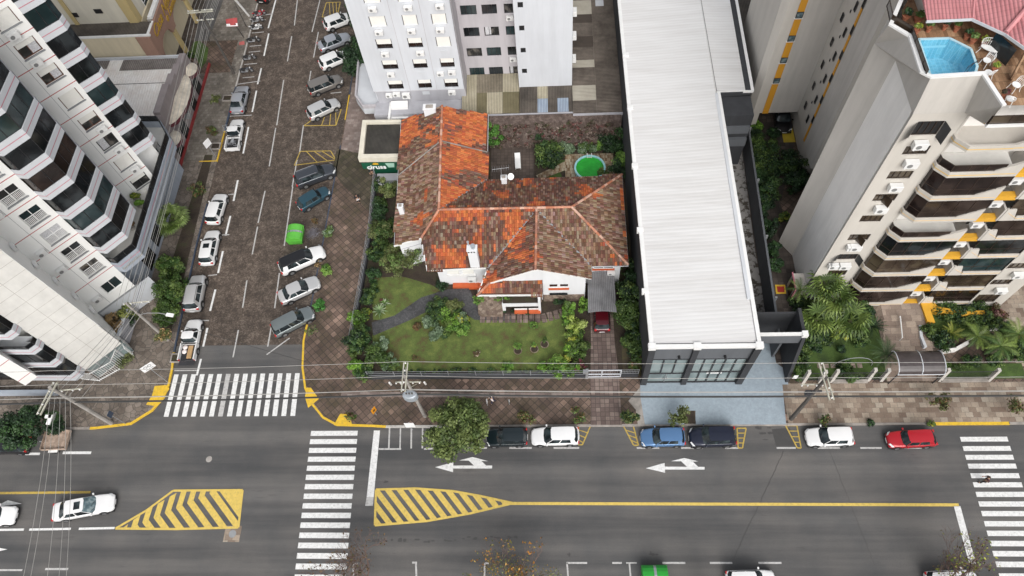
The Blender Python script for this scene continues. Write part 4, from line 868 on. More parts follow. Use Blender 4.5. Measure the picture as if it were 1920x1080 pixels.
m=MB(); m.prism([(-7.6,55.9),(7.5,55.9),(7.5,56.9),(-7.6,56.9)],[.1]*4,[3.1,3.1,3.4,3.4]); m.poly([(-7.6,54.9,.2),(7.5,54.9,.2),(7.5,55.9,3.1),(-7.6,55.9,3.1)]); m.build('wall','ivy_wall',iv)
# ================================================================ TILE-ROOFED HOUSE
hs_=thing('tiled_roof_house','white house with mottled orange and moss brown clay tile roof in a garden','house',(-4,42,.1))
def V(px,py,z): return P(px,py,z)
EZ=4.6; RZ=6.95
NW=V(752,226,EZ); NE=V(915,214,EZ); RTp=V(829,199,RZ+.1); RB=V(823,394,RZ); RE=V(1072,389,RZ); RG=V(1006,392,RZ-.05)
C=V(739,461,EZ); D=V(790,447,5.25); E_=V(913,337,EZ); NEE=V(1166,328,EZ); SEE=V(1178,497,EZ); S1=V(1108,499,EZ); GV=V(915,502,EZ); SW=V(801,508,EZ)
AP=V(1004,506,6.75); GE=V(1108,522,4.75); W1=V(918,531,4.3); PC=V(895,554,3.4); PBk=V(1018,517,4.35); PR=V(1017,553,3.4)
def tri_in(p,a,b,c):
    s=lambda p,q,r:(q[0]-p[0])*(r[1]-p[1])-(q[1]-p[1])*(r[0]-p[0])
    d1,d2,d3=s(a,b,p),s(b,c,p),s(c,a,p); return not ((d1<0 or d2<0 or d3<0) and (d1>0 or d2>0 or d3>0))
ORANGE=[(.44,.125,.045),(.38,.10,.04),(.50,.16,.06),(.32,.09,.04)]; MOSS=[(.095,.052,.04),(.125,.068,.05),(.16,.095,.068),(.215,.145,.105),(.115,.052,.038),(.165,.078,.05)]
RED=[(.30,.085,.045),(.24,.075,.05),(.20,.08,.055)]; LICH=[(.19,.115,.08),(.235,.15,.105),(.155,.088,.06),(.28,.195,.145),(.125,.065,.045)]
rt=random.Random(21)
def tiles(name,poly,down,bias,par,w=.23,l=.36,pinkish=0.):
    """clay tiles laid in rows down a roof plane; colour per tile: fresh orange or mossy brown patches"""
    dn=Vector((down[0],down[1],0)).normalized(); ac_=Vector((-dn.y,dn.x,0)); tris=[(poly[0],poly[i],poly[i+1]) for i in range(1,len(poly)-1)]
    bs=MB()
    for T in tris: bs.poly([p-Vector((0,0,.05)) for p in T],0,(.10,.05,.035))
    
    m=MB(); A=[p.dot(ac_) for p in poly]; B=[p.dot(dn) for p in poly]
    b=min(B); row=0
    while b<max(B)+l:
        a=min(A)-w; 
        while a<max(A)+w:
            c=ac_*(a+w/2)+dn*(b+l*.5)
            for T in tris:
                if tri_in(c,*T):
                    n=(T[1]-T[0]).cross(T[2]-T[0]); n=n if n.z>0 else -n; n.normalize()
                    zf=lambda q:T[0].z-((q.x-T[0].x)*n.x+(q.y-T[0].y)*n.y)/n.z
                    k=noise.noise((c*.42)+Vector((7.3,2.1,0)))*1.7+noise.noise(c*1.4)*.8-.12+bias(c)+rt.uniform(-.2,.2)
                    pal=ORANGE if k>.2 else (RED if k>.04 else (LICH if bias(c)<-.6 or rt.random()<.15 else MOSS))
                    col=rt.choice(pal)
                    j=rt.uniform(-.012,.012); vs=[]
                    for q,h in ((0,.045),(1,.018)):            # lower end lifted over the next row
                        bb=b+l*1.06 if q==0 else b-.02
                        for s,hh in ((0,0),(.28,.055),(.72,.055),(1,0)):
                            pnt=ac_*(a+w*s+j)+dn*bb; pnt.z=zf(pnt)+h+hh; vs.append(pnt)
                    m.add(vs,[(0,1,5,4),(1,2,6,5),(2,3,7,6)],0,tuple(x*rt.uniform(.88,1.12) for x in col))
                    m.add([vs[0],vs[1],vs[2],vs[3]],[(0,1,2,3)],0,(.03,.015,.012)); break
            a+=w
        b+=l; row+=1
    o=m.build(name,'tile_col',par); bs.build('roof_underlay','tile_col',o); return o
b0=lambda k:(lambda c:k)
roofs=[('roof',[NW,RTp,RB,D,C],(-1,0),lambda c:(.05 if c.y>50.2 else -.7)+(.4 if c.x<-16.6 else 0)),
 ('roof',[RTp,NE,E_,RB],(1,0),lambda c:.75 if not(46<c.y<49.5 and c.x>-10) else .05),
 ('roof',[RB,E_,NEE,RE],(0,1),lambda c:-.25),
 ('roof',[RE,NEE,SEE],(1,0),lambda c:-.75 if c.x<6.6 else .2),
 ('roof',[RB,RG,GV,SW,D],(0,-1),lambda c:(.5 if -11<c.x<-7.5 and c.y<40 else .0) if c.x<-5 else .1),
 ('roof',[RG,RE,SEE,S1],(0,-1),lambda c:-.8),
 ('roof',[RG,AP,W1,PC,GV],(-1,0),lambda c:.0 if c.y>36.5 else -.25),
 ('roof',[RG,S1,GE,AP],(1,0),lambda c:-.85),
 ('porch_roof',[W1,PBk,PR,PC],(0,-1),lambda c:.35 if c.y>34.6 else -.3)]
for nm,pl,dn,bi in roofs: tiles(nm,pl,dn,bi,hs_)
def ridge(a,b,r=.13,mat='ridge_clay'):
    a=a+Vector((0,0,.1)); b=b+Vector((0,0,.1)); m=MB(); n=max(1,int((b-a).length/.42)); rg=random.Random(int(abs(a.x*31+b.y*7)))
    for i in range(n):
        p=a.lerp(b,i/n); q=a.lerp(b,(i+1.06)/n); c=rg.choice([(.42,.17,.10),(.50,.24,.16),(.34,.17,.12),(.55,.35,.27)]); m.tube([p,q],[r*1.05,r*.9],8,0,c)
    m.build('ridge_cap','tile_col',hs_)
for a,b in ((RTp,RB),(RB,RE),(RE,NEE),(RE,SEE),(RG,AP),(RB,D),(W1,PC)): ridge(a,b)
m=MB()
def half(a,b,k): return a.lerp(b,k)
m.beam(half(NW,C,.47)+Vector((0,0,.1)),half(RTp,RB,.36)+Vector((0,0,.14)),.12,.05); m.beam(half(RTp,RB,.36)+Vector((0,0,.14)),half(NE,E_,.6)+Vector((0,0,.1)),.12,.05)
m.build('fire_wall_strip','stained_concrete',hs_)
m=MB(); 
for a,b in ((RG,GV),(RG,S1),(RB,E_)): m.beam(a+Vector((0,0,.03)),b+Vector((0,0,.06)),.2,.04)
m.build('valley_flashing','grey_metal',hs_)
m=MB(); dz=Vector((0,0,-.05))
for a,b in ((C,D),(D,SW),(SW,GV),(W1,AP),(AP,GE),(PC,PR),(GV,PC)): m.beam(a+dz,b+dz,.09,.2)
m.build('fascia','white_trim',hs_)
m=MB()
for a,b in ((NW,C),(NW,RTp),(RTp,NE),(NE,E_),(E_,NEE),(NEE,SEE),(S1,SEE),(GE,S1)): m.beam(a+dz*3,b+dz*3,.1,.12)
m.build('gutter','light_grey_plaster',hs_)
m=MB(); 
m.prism([(-16.3,40),(-8,40.5),(-7.9,54.6),(-16.6,54.9)],.1,4.5); m.prism([(-12.2,36.9),(6.3,36.7),(6.3,46.2),(-12.2,46.4)],.1,4.5)
m.prism([(-16.0,39.2),(-13.2,40.1),(-12,41),(-16,41)],.1,4.48)
m.build('wall','house_white',hs_)
m=MB(); m.prism([(-7.0,34.9),(-1.5,34.9),(-1.5,37),(-7.0,37)],.1,3.9); m.build('porch_wall','house_white',hs_)
# front gable wall with windows
FG=F((0,34.75),(1,0)); m=MB(); 
wh=[(.05-.6,.95-.6,2.95,3.55),(.95-.5,1.35,2.95,3.55)]
wh=[(-.85,.05,2.95,3.65),(.2,1.1,2.95,3.65)]
holed(m,FG,-1.45,2.75,.1,4.15,wh,.15); m.poly([FG.p(-1.45,4.15),FG.p(2.75,4.15),FG.p(2.75,4.8),FG.p(-1.9,6.55),FG.p(-1.45,6.3)]); m.box(2.65,34.76,.1,2.75,37,4.3)
m.build('gable_wall','house_white',hs_)
m=MB(); m.poly([FG.p(-6.9,4.2,-.1),FG.p(-1.45,4.4,-.1),FG.p(-1.45,6.4,-.1),FG.p(-2.0,6.5,-.1)]); m.build('gable_wall','house_white',hs_)
for h in wh:
    w=window(hs_,FG,*h,depth=.12,frame='white_metal',pane='dark_glass',cols=1)
m=MB(); FG.box(m,-.9,1.15,2.72,2.9,0,.16); m.build('window_ledge','red_tile',hs_)
m=MB(); FG.box(m,-1.45,2.7,.1,1.5,.0,.06); m.box(-7.0,34.6,.1,-1.6,34.88,.9); m.build('stone_base','rubble_stone',hs_)
m=MB(); FG.box(m,-.8,1.0,1.55,1.95,.07,.10); m.build('basement_window','dark_glass',hs_)
# porch: flower box, pillars
m=MB(); m.box(-5.6,33.55,1.3,-1.75,33.75,1.9); m.box(-5.6,33.55,.1,-5.3,34.9,1.3); m.box(-1.95,33.4,.1,-1.7,33.65,3.3); m.box(-5.6,34.35,1.3,-1.75,34.5,2.0); m.build('porch_parapet','house_white',hs_)
m=MB(); m.box(-5.5,33.6,1.95,-1.8,34.3,2.05); m.build('flower_box','leaf_planter' if 0 else 'soil',hs_)
m=MB(); m.box(-4.4,33.2,.3,-3.1,33.5,.62); m.box(-2.95,33.2,.3,-1.75,33.5,.62); m.build('porch_ledge','red_tile',hs_)
m=MB(); m.box(-4.4,33.5,.65,-3.1,33.56,.9); m.box(-2.95,33.5,.65,-1.8,33.56,.9); m.build('porch_vent','white_metal',hs_)
m=MB(); m.prism([(-8.1,33.2),(-7.8,33.0),(-5.6,33.0),(-5.6,34.9),(-8.0,35.3),(-8.3,36)],.1,.75); m.build('planter_wall','rubble_stone',hs_)
# west bay windows on the main south wall
FS=F((0,36.85),(1,0))
for a,b in ((-11.2,-9.9),(-9.6,-8.4)): 
    window(hs_,FS,a,b,2.5,3.9,depth=-.04,frame='white_metal',pane='curtain',cols=1,shut=.9)
m=MB(); FS.box(m,-11.3,-8.3,2.25,2.4,0,.2); m.build('window_ledge','white_trim',hs_); m=MB(); FS.box(m,-10.9,-8.2,.2,.5,.0,.5); m.build('porch_step','red_tile',hs_)
ac(hs_,FS,-9.2,1.3,.9,.6,.4)
m=MB(); m.box(-9.2,36.2,.1,-7.0,36.9,.4); m.build('entrance_step','red_tile',hs_)
FE=F((0,36.62),(1,0))
window(hs_,FE,3.6,5.6,3.5,4.1,depth=-.03,frame='white_metal',pane='dark_glass',cols=2); m=MB(); FE.box(m,3.5,5.7,3.2,3.38,0,.15); m.build('window_ledge','red_tile',hs_); ac(hs_,FE,5.0,2.6,.8,.45,.35)
FWW=F((-16.1,39.15),(2.8,.9)); m=MB(); FWW.box(m,.2,2.9,3.6,3.66,0,.03); m.build('wall_trim','mid_grey_plaster',hs_)
# chimneys (things fixed to the house: parts)
def chimney(px,py,zb,h,w,d,kind=0):
    q=P(px,py,zb); m=MB(); m.box(q.x-w/2,q.y-d/2,zb-1.2,q.x+w/2,q.y+d/2,zb+h); m.box(q.x-w/2-.06,q.y-d/2-.06,zb+h,q.x+w/2+.06,q.y+d/2+.06,zb+h+.1)
    o=m.build('chimney','house_white',hs_)
    g=MB()
    if kind==1:
        g.lathe((q.x+.12,q.y,zb+h+.1),[(.2,0),(.2,.35),(.24,.36),(.24,.42),(.14,.43)],12); g.lathe((q.x-.35,q.y+.3,zb+h+.1),[(.07,0),(.07,.5),(.12,.5),(.12,.65)],8); g.build('flue','galvanised',o)
        g=MB(); 
        for i in range(3): g.box(q.x-w/2+.06+i*.26,q.y-d/2-.012,zb+h-.3,q.x-w/2+.2+i*.26,q.y-d/2,zb+h-.12)
        g.build('vent','black',o)
    else: g.box(q.x-w*.3,q.y-d*.3,zb+h+.1,q.x+w*.3,q.y+d*.3,zb+h+.22); g.build('flue','stained_concrete',o)
    return q
chimney(889,485,5.9,1.9,.9,.62,1); chimney(754,397,5.0,1.0,.5,.45); chimney(946,343,5.0,.9,.55,.5); chimney(808,213,6.2,1.0,1.3,.7)
q=P(946,330,6.3)
an=thing('television_antenna','thin television antenna on the rear chimney of the tiled house','antenna',q)
m=MB(); m.tube([q+Vector((-.3,0,-.6)),q+Vector((-.3,0,1.2))],.03,5); m.build('mast','grey_metal',an); m=MB()
m.tube([q+Vector((-1.2,.1,1.0)),q+Vector((.5,.3,1.0))],.02,4)
for i in range(8): m.tube([q+Vector((-1.2+i*.24,.1+i*.03-.35,1.0)),q+Vector((-1.2+i*.24,.1+i*.03+.35,1.0))],.012,4)
m.build('elements','grey_metal',an)
def dish(px,py,z,r,label,tilt=(.4,-.6,.7)):
    q=P(px,py,z); o=thing('satellite_dish',label,'satellite dish',q); t=Vector(tilt).normalized(); e1=t.cross(Vector((0,0,1))).normalized(); e2=t.cross(e1)
    m=MB(); n=14; rings=[]
    vs=[q]; 
    for k,(rr_,h) in enumerate(((.5,.03),(1,.14))):
        for j in range(n): a=2*PI*j/n; vs.append(q+(e1*math.cos(a)+e2*math.sin(a))*r*rr_+t*h*r*2)
    fs=[(0,1+j,1+(j+1)%n) for j in range(n)]+[(1+j,1+n+j,1+n+(j+1)%n,1+(j+1)%n) for j in range(n)]
    m.add(vs,fs); m.build('reflector','white_metal',o,smooth=True); m=MB(); m.tube([q,q+Vector((0,0,-.6))],.03,5); m.tube([q+e2*r,q+t*r*.9],.012,4); m.build('mount','grey_metal',o)
dish(957,331,6.2,.36,'small white satellite dish beside the rear chimney of the tiled house')
# ================================================================ KIOSK
kk=thing('kiosk','small green fronted kiosk with corrugated flat roof beside the tiled house','kiosk',(-19.5,54,.1))
m=MB(); m.prism([(-21.4,51.6),(-17.6,51.5),(-17.6,56.4),(-21.7,56.5)],.1,2.9); m.build('wall','sign_green',kk)
m=MB(); 
for a in ([(-21.9,51.2),(-17.35,51.1),(-17.35,51.65),(-21.9,51.75)],[(-21.9,51.75),(-21.35,51.74),(-21.5,56.3),(-22.0,56.3)],[(-22,56.3),(-17.5,56.2),(-17.5,56.6),(-22,56.7)]): m.prism(a,2.9,3.65)
m.build('parapet','pale_cream_plaster',kk); m=MB(); m.prism([(-21.36,51.66),(-17.5,51.66),(-17.5,56.25),(-21.48,56.3)],3.2,3.3); m.build('roof','kiosk_sheet',kk)
m=MB(); m.box(-21.7,51.02,1.9,-17.3,51.08,2.9); m.build('sign_board','sign_green',kk)
lettering('ciruss',.95,(-20.1,50.98,2.2),(1,0,0),(0,0,1),'brand_white',kk,bold=.02)
m=MB()
for k in range(7):
    a=R(20+k*23.3); c=Vector((-20.1,50.99,2.62)); d=Vector((math.cos(a),0,math.sin(a))); n=Vector((-d.z,0,d.x)); m.poly([c,c+d*.28+n*.07,c+d*.42,c+d*.28-n*.07],k%2)
m.build('emblem',['sign_orange','brand_yellow'],kk)
m=MB(); m.poly([(-19.0,50.99,2.85),(-17.95,50.99,2.85),(-18.1,50.99,2.1),(-18.75,50.99,2.1)]); m.build('sign_panel',M('mint',(.35,.55,.45),.5),kk)
m=MB(); m.box(-20.3,50.0,.1,-17.6,51.0,1.0); m.box(-20.1,49.6,.1,-17.9,49.8,.9); m.build('counter','mid_grey_plaster',kk); m=MB(); m.box(-19.9,49.55,.35,-17.9,49.59,.85); m.build('counter_sign','brand_white',kk); m=MB(); m.box(-19.0,49.52,.4,-18.05,49.56,.8); m.build('counter_badge','sign_orange',kk)
# ================================================================ GARDEN FENCE, GATE, CARPORT
def fence(name,pts,label,h0=.75,h1=1.75,post=2.6,rails=3,wallmat='charcoal_wall',barmat='grey_metal',cat='fence',bars=0,wt=.28):
    c=Vector((sum(p[0] for p in pts)/len(pts),sum(p[1] for p in pts)/len(pts),.14)); o=thing(name,label,cat,c)
    m=MB()
    for i in range(len(pts)-1): 
        a=Vector((*pts[i],0)); b=Vector((*pts[i+1],0)); d=(b-a).normalized(); n=Vector((-d.y,d.x,0))*wt/2; m.prism([(a+n)[:2],(b+n)[:2],(b-n)[:2],(a-n)[:2]],.1,h0+.003*i)
    m.build('base_wall',wallmat,o); m=MB()
    for i in range(len(pts)-1):
        for k in range(rails): z=h0+.1+(h1-h0-.1)*k/max(1,rails-1); m.beam((*pts[i],z),(*pts[i+1],z),.035)
    m.build('rails',barmat,o); m=MB()
    for p in subdiv(pts,post): m.box(p[0]-.035,p[1]-.035,h0,p[0]+.035,p[1]+.035,h1+.05)
    m.build('posts',barmat,o)
    if bars:
        m=MB()
        for p in subdiv(pts,bars): m.box(p[0]-.012,p[1]-.012,h0,p[0]+.012,p[1]+.012,h1)
        m.build('bars',barmat,o)
    return o
fence('garden_fence',[(-18.7,26.45),(2.6,26.35)],'long grey rail fence on a dark wall in front of the tiled house lawn')
fence('garden_fence',[(-20.55,51),(-20.35,44),(-20.6,36),(-20.9,30)],'grey rail fence on a low wall along the side street garden',bars=.6,wt=.3)
fence('garden_fence',[(5.95,26.4),(7.6,26.4)],'short dark fence between the driveway gate and the white roofed shop',bars=.15)
gt=thing('driveway_gate','light grey sliding driveway gate across the tiled house drive','gate',(4.3,26.3,.14)); m=MB()
for a,b in (((2.75,1.9),(5.9,1.9)),((2.75,.3),(5.9,.3)),((2.75,.95),(5.9,.95)),((2.75,.3),(2.75,1.9)),((5.9,.3),(5.9,1.9)),((4.1,.3),(4.1,1.9))): m.beam((a[0],26.3,a[1]),(b[0],26.3,b[1]),.09)
m.build('frame','light_grey_plaster',gt); m=MB()
for i in range(14): m.box(2.9+i*.22,26.29,.3,2.92+i*.22,26.31,1.9)
m.build('bars','grey_metal',gt); m=MB(); m.box(2.55,26.15,.14,2.8,26.45,2.0); m.box(2.3,26.1,1.6,2.65,26.4,1.95); m.build('gate_post','grey_metal',gt)
cpz=thing('carport','grey corrugated carport roof beside the tiled house','carport',(4.5,34,.2)); m=MB(); n=10
Y0,Y1=32.15,37.6; xa0,xb0,xa1,xb1=2.95,5.75,3.1,5.7
for i in range(n):
    t0,t1=i/n,(i+1)/n; z=lambda t:2.45+.28*math.sin(PI*t)
    m.poly([(xa0+(xb0-xa0)*t0,Y0,z(t0)),(xa0+(xb0-xa0)*t1,Y0,z(t1)),(xa1+(xb1-xa1)*t1,Y1,z(t1)),(xa1+(xb1-xa1)*t0,Y1,z(t0))])
m.build('roof','carport_sheet',cpz); m=MB()
for x in (3.05,5.65):
    for y in (33.1,35.3,37.4): m.box(x-.04,y-.04,.2,x+.04,y+.04,2.47)
m.build('post','dark_metal',cpz)
# ================================================================ REAR PATIO: POOL AND LOUNGER
pc=Vector((3.85,51.0,.27)); pl_=thing('garden_pool','round above ground pool with bright green water in the rear garden','swimming pool',pc)
m=MB(); m.lathe(pc,[(1.62,0),(1.62,.75),(1.75,.78),(1.75,.86),(1.55,.86),(1.55,.6)],32); m.build('pool_wall',M('pool_rim',(.30,.58,.62),.5),pl_); m=MB(); n=32; m.poly([(pc.x+1.56*math.cos(2*PI*k/n),pc.y+1.56*math.sin(2*PI*k/n),pc.z+.7) for k in range(n)]); m.build('water','pool_green',pl_)
m=MB(); 
for s in (-.25,.25): m.tube([(pc.x+s,pc.y+1.4,pc.z+.5),(pc.x+s,pc.y+1.45,pc.z+1.15),(pc.x+s,pc.y+1.75,pc.z+1.15),(pc.x+s,pc.y+1.85,pc.z)],.03,5)
for z in (.55,.8): m.tube([(pc.x-.25,pc.y+1.42,pc.z+z),(pc.x+.25,pc.y+1.42,pc.z+z)],.025,5)
m.build('ladder','white_metal',pl_)
q=P(971,305,.2); lg=thing('sun_lounger','white sun lounger lying on the dark rear patio','sun lounger',q,R(3)); m=MB(); m.box(-.32,-1.05,.28,.32,.35,.36); m.add([(-.32,.35,.28),(.32,.35,.28),(.32,.98,.5),(-.32,.98,.5),(-.32,.35,.36),(.32,.35,.36),(.32,.98,.58),(-.32,.98,.58)],[(3,2,1,0),(4,5,6,7),(0,1,5,4),(1,2,6,5),(2,3,7,6),(3,0,4,7)]); m.build('mattress','white_metal',lg,world=False)
for x in (-.28,.28):
    for y in (-.95,.3): m=MB(); m.box(x-.03,y-.03,0,x+.03,y+.03,.28); m.build('leg','white_metal',lg,world=False)
# ================================================================ WHITE-ROOFED SHOP / WAREHOUSE
wh_=thing('warehouse_shop','long white roofed shop with charcoal walls and glass front','shop building',(13,45,0))
WH=8.9; wx0,wx1=7.93,17.1; yF=25.62
m=MB(); 
m.prism([(7.98,yF+.35),(17.05,yF+.35),(17.0,54.2),(20.45,54.5),(20.8,95),(7.25,95),(7.55,68)],.05,WH-.25); m.build('wall','charcoal_wall',wh_)
m=MB(); ridge_x=lambda y:16.9
m.poly([(8.15,yF+.3,WH-.05),(16.85,yF+.3,WH-.05),(16.8,54.4,WH+.0),(16.3,95,WH+.35),(7.3,95,WH-.05),(7.7,68,WH-.05)])
m.build('roof','white_roof_sheet',wh_); m=MB(); m.poly([(16.85,54.45,WH-.01),(20.45,54.55,WH-.3),(20.75,95,WH-.3),(16.35,95,WH+.34)]); m.build('side_roof','white_roof_sheet',wh_)
m=MB()
m.beam((7.98,yF,WH-.05),(7.55,68,WH-.05),.36,.3); m.beam((7.55,68,WH-.05),(7.28,96,WH-.05),.36,.3); m.beam((7.8,yF,WH-.06),(17.2,yF,WH-.06),.34,.32); m.beam((17.05,yF,WH-.05),(16.98,54.3,WH-.05),.34,.3); m.beam((20.55,54.5,WH-.35),(20.85,96,WH-.35),.3,.3); m.beam((16.9,54.5,WH-.3),(20.6,54.5,WH-.34),.15,.25)
for y in (31,37.5,45,52.5,60): m.box(7.5-.0*(y),y-.22,WH-.3,8.1,y+.22,WH+.16)
for x in (8.0,11.85,17.05): m.box(x-.32,yF-.25,WH-.3,x+.32,yF+.3,WH+.14)
m.build('roof_edge','white_trim',wh_)
m=MB(); m.beam((16.75,30,WH+.08),(16.72,54,WH+.08),.3,.12); m.build('roof_gutter','light_grey_plaster',wh_)
FW=F((0,yF),(1,0)); m=MB(); FW.box(m,8.05,17.0,5.9,WH-.3,-.3,-.1); m.build('front_fascia','grey_clad_wall',wh_)
m=MB()
for u0,u1 in ((7.8,8.35),(11.6,12.1),(16.75,17.35)): FW.box(m,u0,u1,.05,WH-.3,-.3,.18)
m.build('front_pillar','charcoal_wall',wh_)
def shopfront(u0,u1,n,zmid):
    g=MB(); g.poly([FW.p(u0,.2,-.18),FW.p(u1,.2,-.18),FW.p(u1,5.9,-.18),FW.p(u0,5.9,-.18)]); o=g.build('shop_window','green_glass',wh_); m=MB()
    for i in range(n+1): u=u0+(u1-u0)*i/n; FW.box(m,u-.06,u+.06,.2 if (zmid>2.6 or i in(0,n)) else 2.4,5.9,-.17,-.08)
    FW.box(m,u0,u1,5.75,5.88,-.17,-.07); FW.box(m,u0,u1,zmid-.05,zmid+.05,-.17,-.07); FW.box(m,u0,u1,.15,.3,-.17,-.05); m.build('window_frame','dark_metal',o); return o
shopfront(8.35,11.6,3,2.4); o=shopfront(12.1,16.75,5,2.7)
m=MB(); FW.box(m,10.0,10.06,.3,2.4,-.16,-.1); FW.box(m,9.85,9.9,.9,1.5,-.1,-.04); FW.box(m,10.15,10.2,.9,1.5,-.1,-.04); m.build('door','grey_metal',wh_)
m=MB(); FW.box(m,13.7,15.1,2.3,2.75,-.3,-.1); m.build('window_banner','white_trim',wh_)
m=MB(); 
for u in (10.6,14.6): m.tube([FW.p(u,6.6,-.1),FW.p(u,6.6,.2)],.12,8)
m.build('spotlight','black',wh_)
# gate annex on its right
an_=thing('entrance_portal','charcoal entrance portal with white top beam joining the white roofed shop','gate portal',(19.5,27.4,0))
m=MB(); m.box(17.35,27.25,7.15,21.6,27.5,7.4); m.box(21.3,27.1,7.05,21.8,27.6,7.5); m.build('top_beam','white_trim',an_); m=MB(); m.box(17.35,27.26,5.6,21.5,27.4,7.15); m.build('header','grey_clad_wall',an_)
m=MB(); m.box(17.3,29.8,.1,21.6,29.95,6.5); m.add([(21.45,25.6,.1),(21.75,25.6,.1),(21.75,30,.1),(21.45,30,.1),(21.45,27.25,7.1),(21.75,27.25,7.1),(21.75,30,7.1),(21.45,30,7.1)],[(3,2,1,0),(4,5,6,7),(0,1,5,4),(1,2,6,5),(2,3,7,6),(3,0,4,7)]); m.build('side_wall','charcoal_wall',an_)
m=MB(); m.box(21.7,25.45,1.5,22.1,25.5,2.2); m.build('notice','brand_white',an_)
fw=thing('passage_wall','tall dark steel boundary wall along the passage right of the white roofed shop','wall',(22,45,.1)); m=MB(); m.prism([(20.55,28.2),(20.75,28.2),(21.5,60),(21.3,60)],.1,3.3); m.build('wall','grey_clad_wall',fw); m=MB()
for y in (33,40,47,54): m.box(20.72+(y-28.2)*.0235,y,.1,20.95+(y-28.2)*.0235,y+.15,3.4)
m.build('post','grey_metal',fw)
rb=thing('rear_annex','charcoal rear annex with stepped blue grey panels behind the white roofed shop','annex',(19,52.8,.1)); m=MB(); m.box(17.05,51.6,.1,20.4,54.2,8.2); m.build('wall','charcoal_wall',rb); m=MB(); m.box(17.2,51.4,5.6,20.3,51.58,6.7); m.box(17.2,51.2,3.8,20.3,51.58,4.9); m.build('panel','grey_clad_wall',rb)
og=thing('old_garage','low building with mossy corrugated roof at the top right of the white roofed shop','garage',(24,72,.1)); m=MB(); m.box(21.6,68.2,.1,33,90,3.8); m.build('wall','light_grey_plaster',og); m=MB(); m.poly([(21.4,67.8,3.85),(33,67.8,3.85),(33,90,5.3),(21.4,90,5.3)]); m.build('roof','dark_corrugated',og)
m=MB(); m.box(22,68.15,1.5,25.2,68.2,3.1); m.build('window','dark_glass',og); m=MB(); m.box(21.4,67.7,3.7,33,67.82,3.95); m.build('gutter','white_trim',og)
# ================================================================ RIGHT BEIGE TOWER
rt_=thing('terrace_tower','beige apartment tower with brown glass balconies and a rooftop pool terrace','apartment tower',(32,38,.1))
YW,YB=34.6,33.4
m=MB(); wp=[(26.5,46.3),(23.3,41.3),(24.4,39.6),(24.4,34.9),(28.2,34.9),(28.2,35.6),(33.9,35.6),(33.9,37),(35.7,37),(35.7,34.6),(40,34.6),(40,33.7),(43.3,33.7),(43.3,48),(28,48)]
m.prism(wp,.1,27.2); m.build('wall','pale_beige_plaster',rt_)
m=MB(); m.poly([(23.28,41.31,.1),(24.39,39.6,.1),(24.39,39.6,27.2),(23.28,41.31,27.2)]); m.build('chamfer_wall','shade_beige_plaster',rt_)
FT=F((0,YW),(1,0)); bk=[.55+2.98*k for k in range(9)]
wz=[22.99,20.05,17.1,14.1,11.2,7.9,4.95]; hol=[(25.35,27.1,z-.45,z+.75) for z in wz]+[(25.3,27.05,2.0,3.1)]
hol=[(25.35,27.1,z-.25,z+.75) for z in wz[:5]]+[(25.5,27.2,z-.25,z+.75) for z in wz[5:]]+[(25.6,27.25,1.75,2.75)]
hol=[(25.1,26.9,24.9,26.4)]+hol
m=MB(); holed(m,FT,24.4,28.25,.1,27.2,hol,.2); m.build('window_wall','beige_plaster',rt_)
for i,h in enumerate(hol):
    w=window(rt_,FT,*h,depth=.15,frame='bronze_frame',pane='bronze_glass' if i not in (0,6) else 'black',cols=4,bar=.05)
    if i in (0,6):   # open shutters leaning out
        s_=MB()
        for u,k in ((h[0],-1),(h[1],1)): a,b=FT.p(u,h[2]-.15,.02),FT.p(u,h[3],.02); s_.add([a,b,FT.p(u+.38*k,h[3]-.3,.55),FT.p(u+.38*k,h[2]-.45,.55)],[(0,1,2,3)])
        s_.build('open_shutter','dark_frame',w)
    if i in (3,5): s_=MB(); s_.add([FT.p(26.1,h[2],.03),FT.p(26.1,h[3],.03),FT.p(26.6,h[3]-.25,.5),FT.p(26.6,h[2]-.25,.5)],[(0,1,2,3)]); s_.build('open_sash','bronze_glass',w)
    if i==4: continue
    ac(rt_,FT,h[0]+.45,h[2]-1.05,1.0,.65,.45)
    if i in (6,8): ac(rt_,FT,h[0]-.55,h[2]-1.0,.9,.6,.42)
ac(rt_,FT,25.55,12.6-2.7,1.0,.6,.42)
m=MB(); FT.box(m,28.15,28.3,.1,27.2,-.3,.03); m.build('pilaster','beige_plaster',rt_)
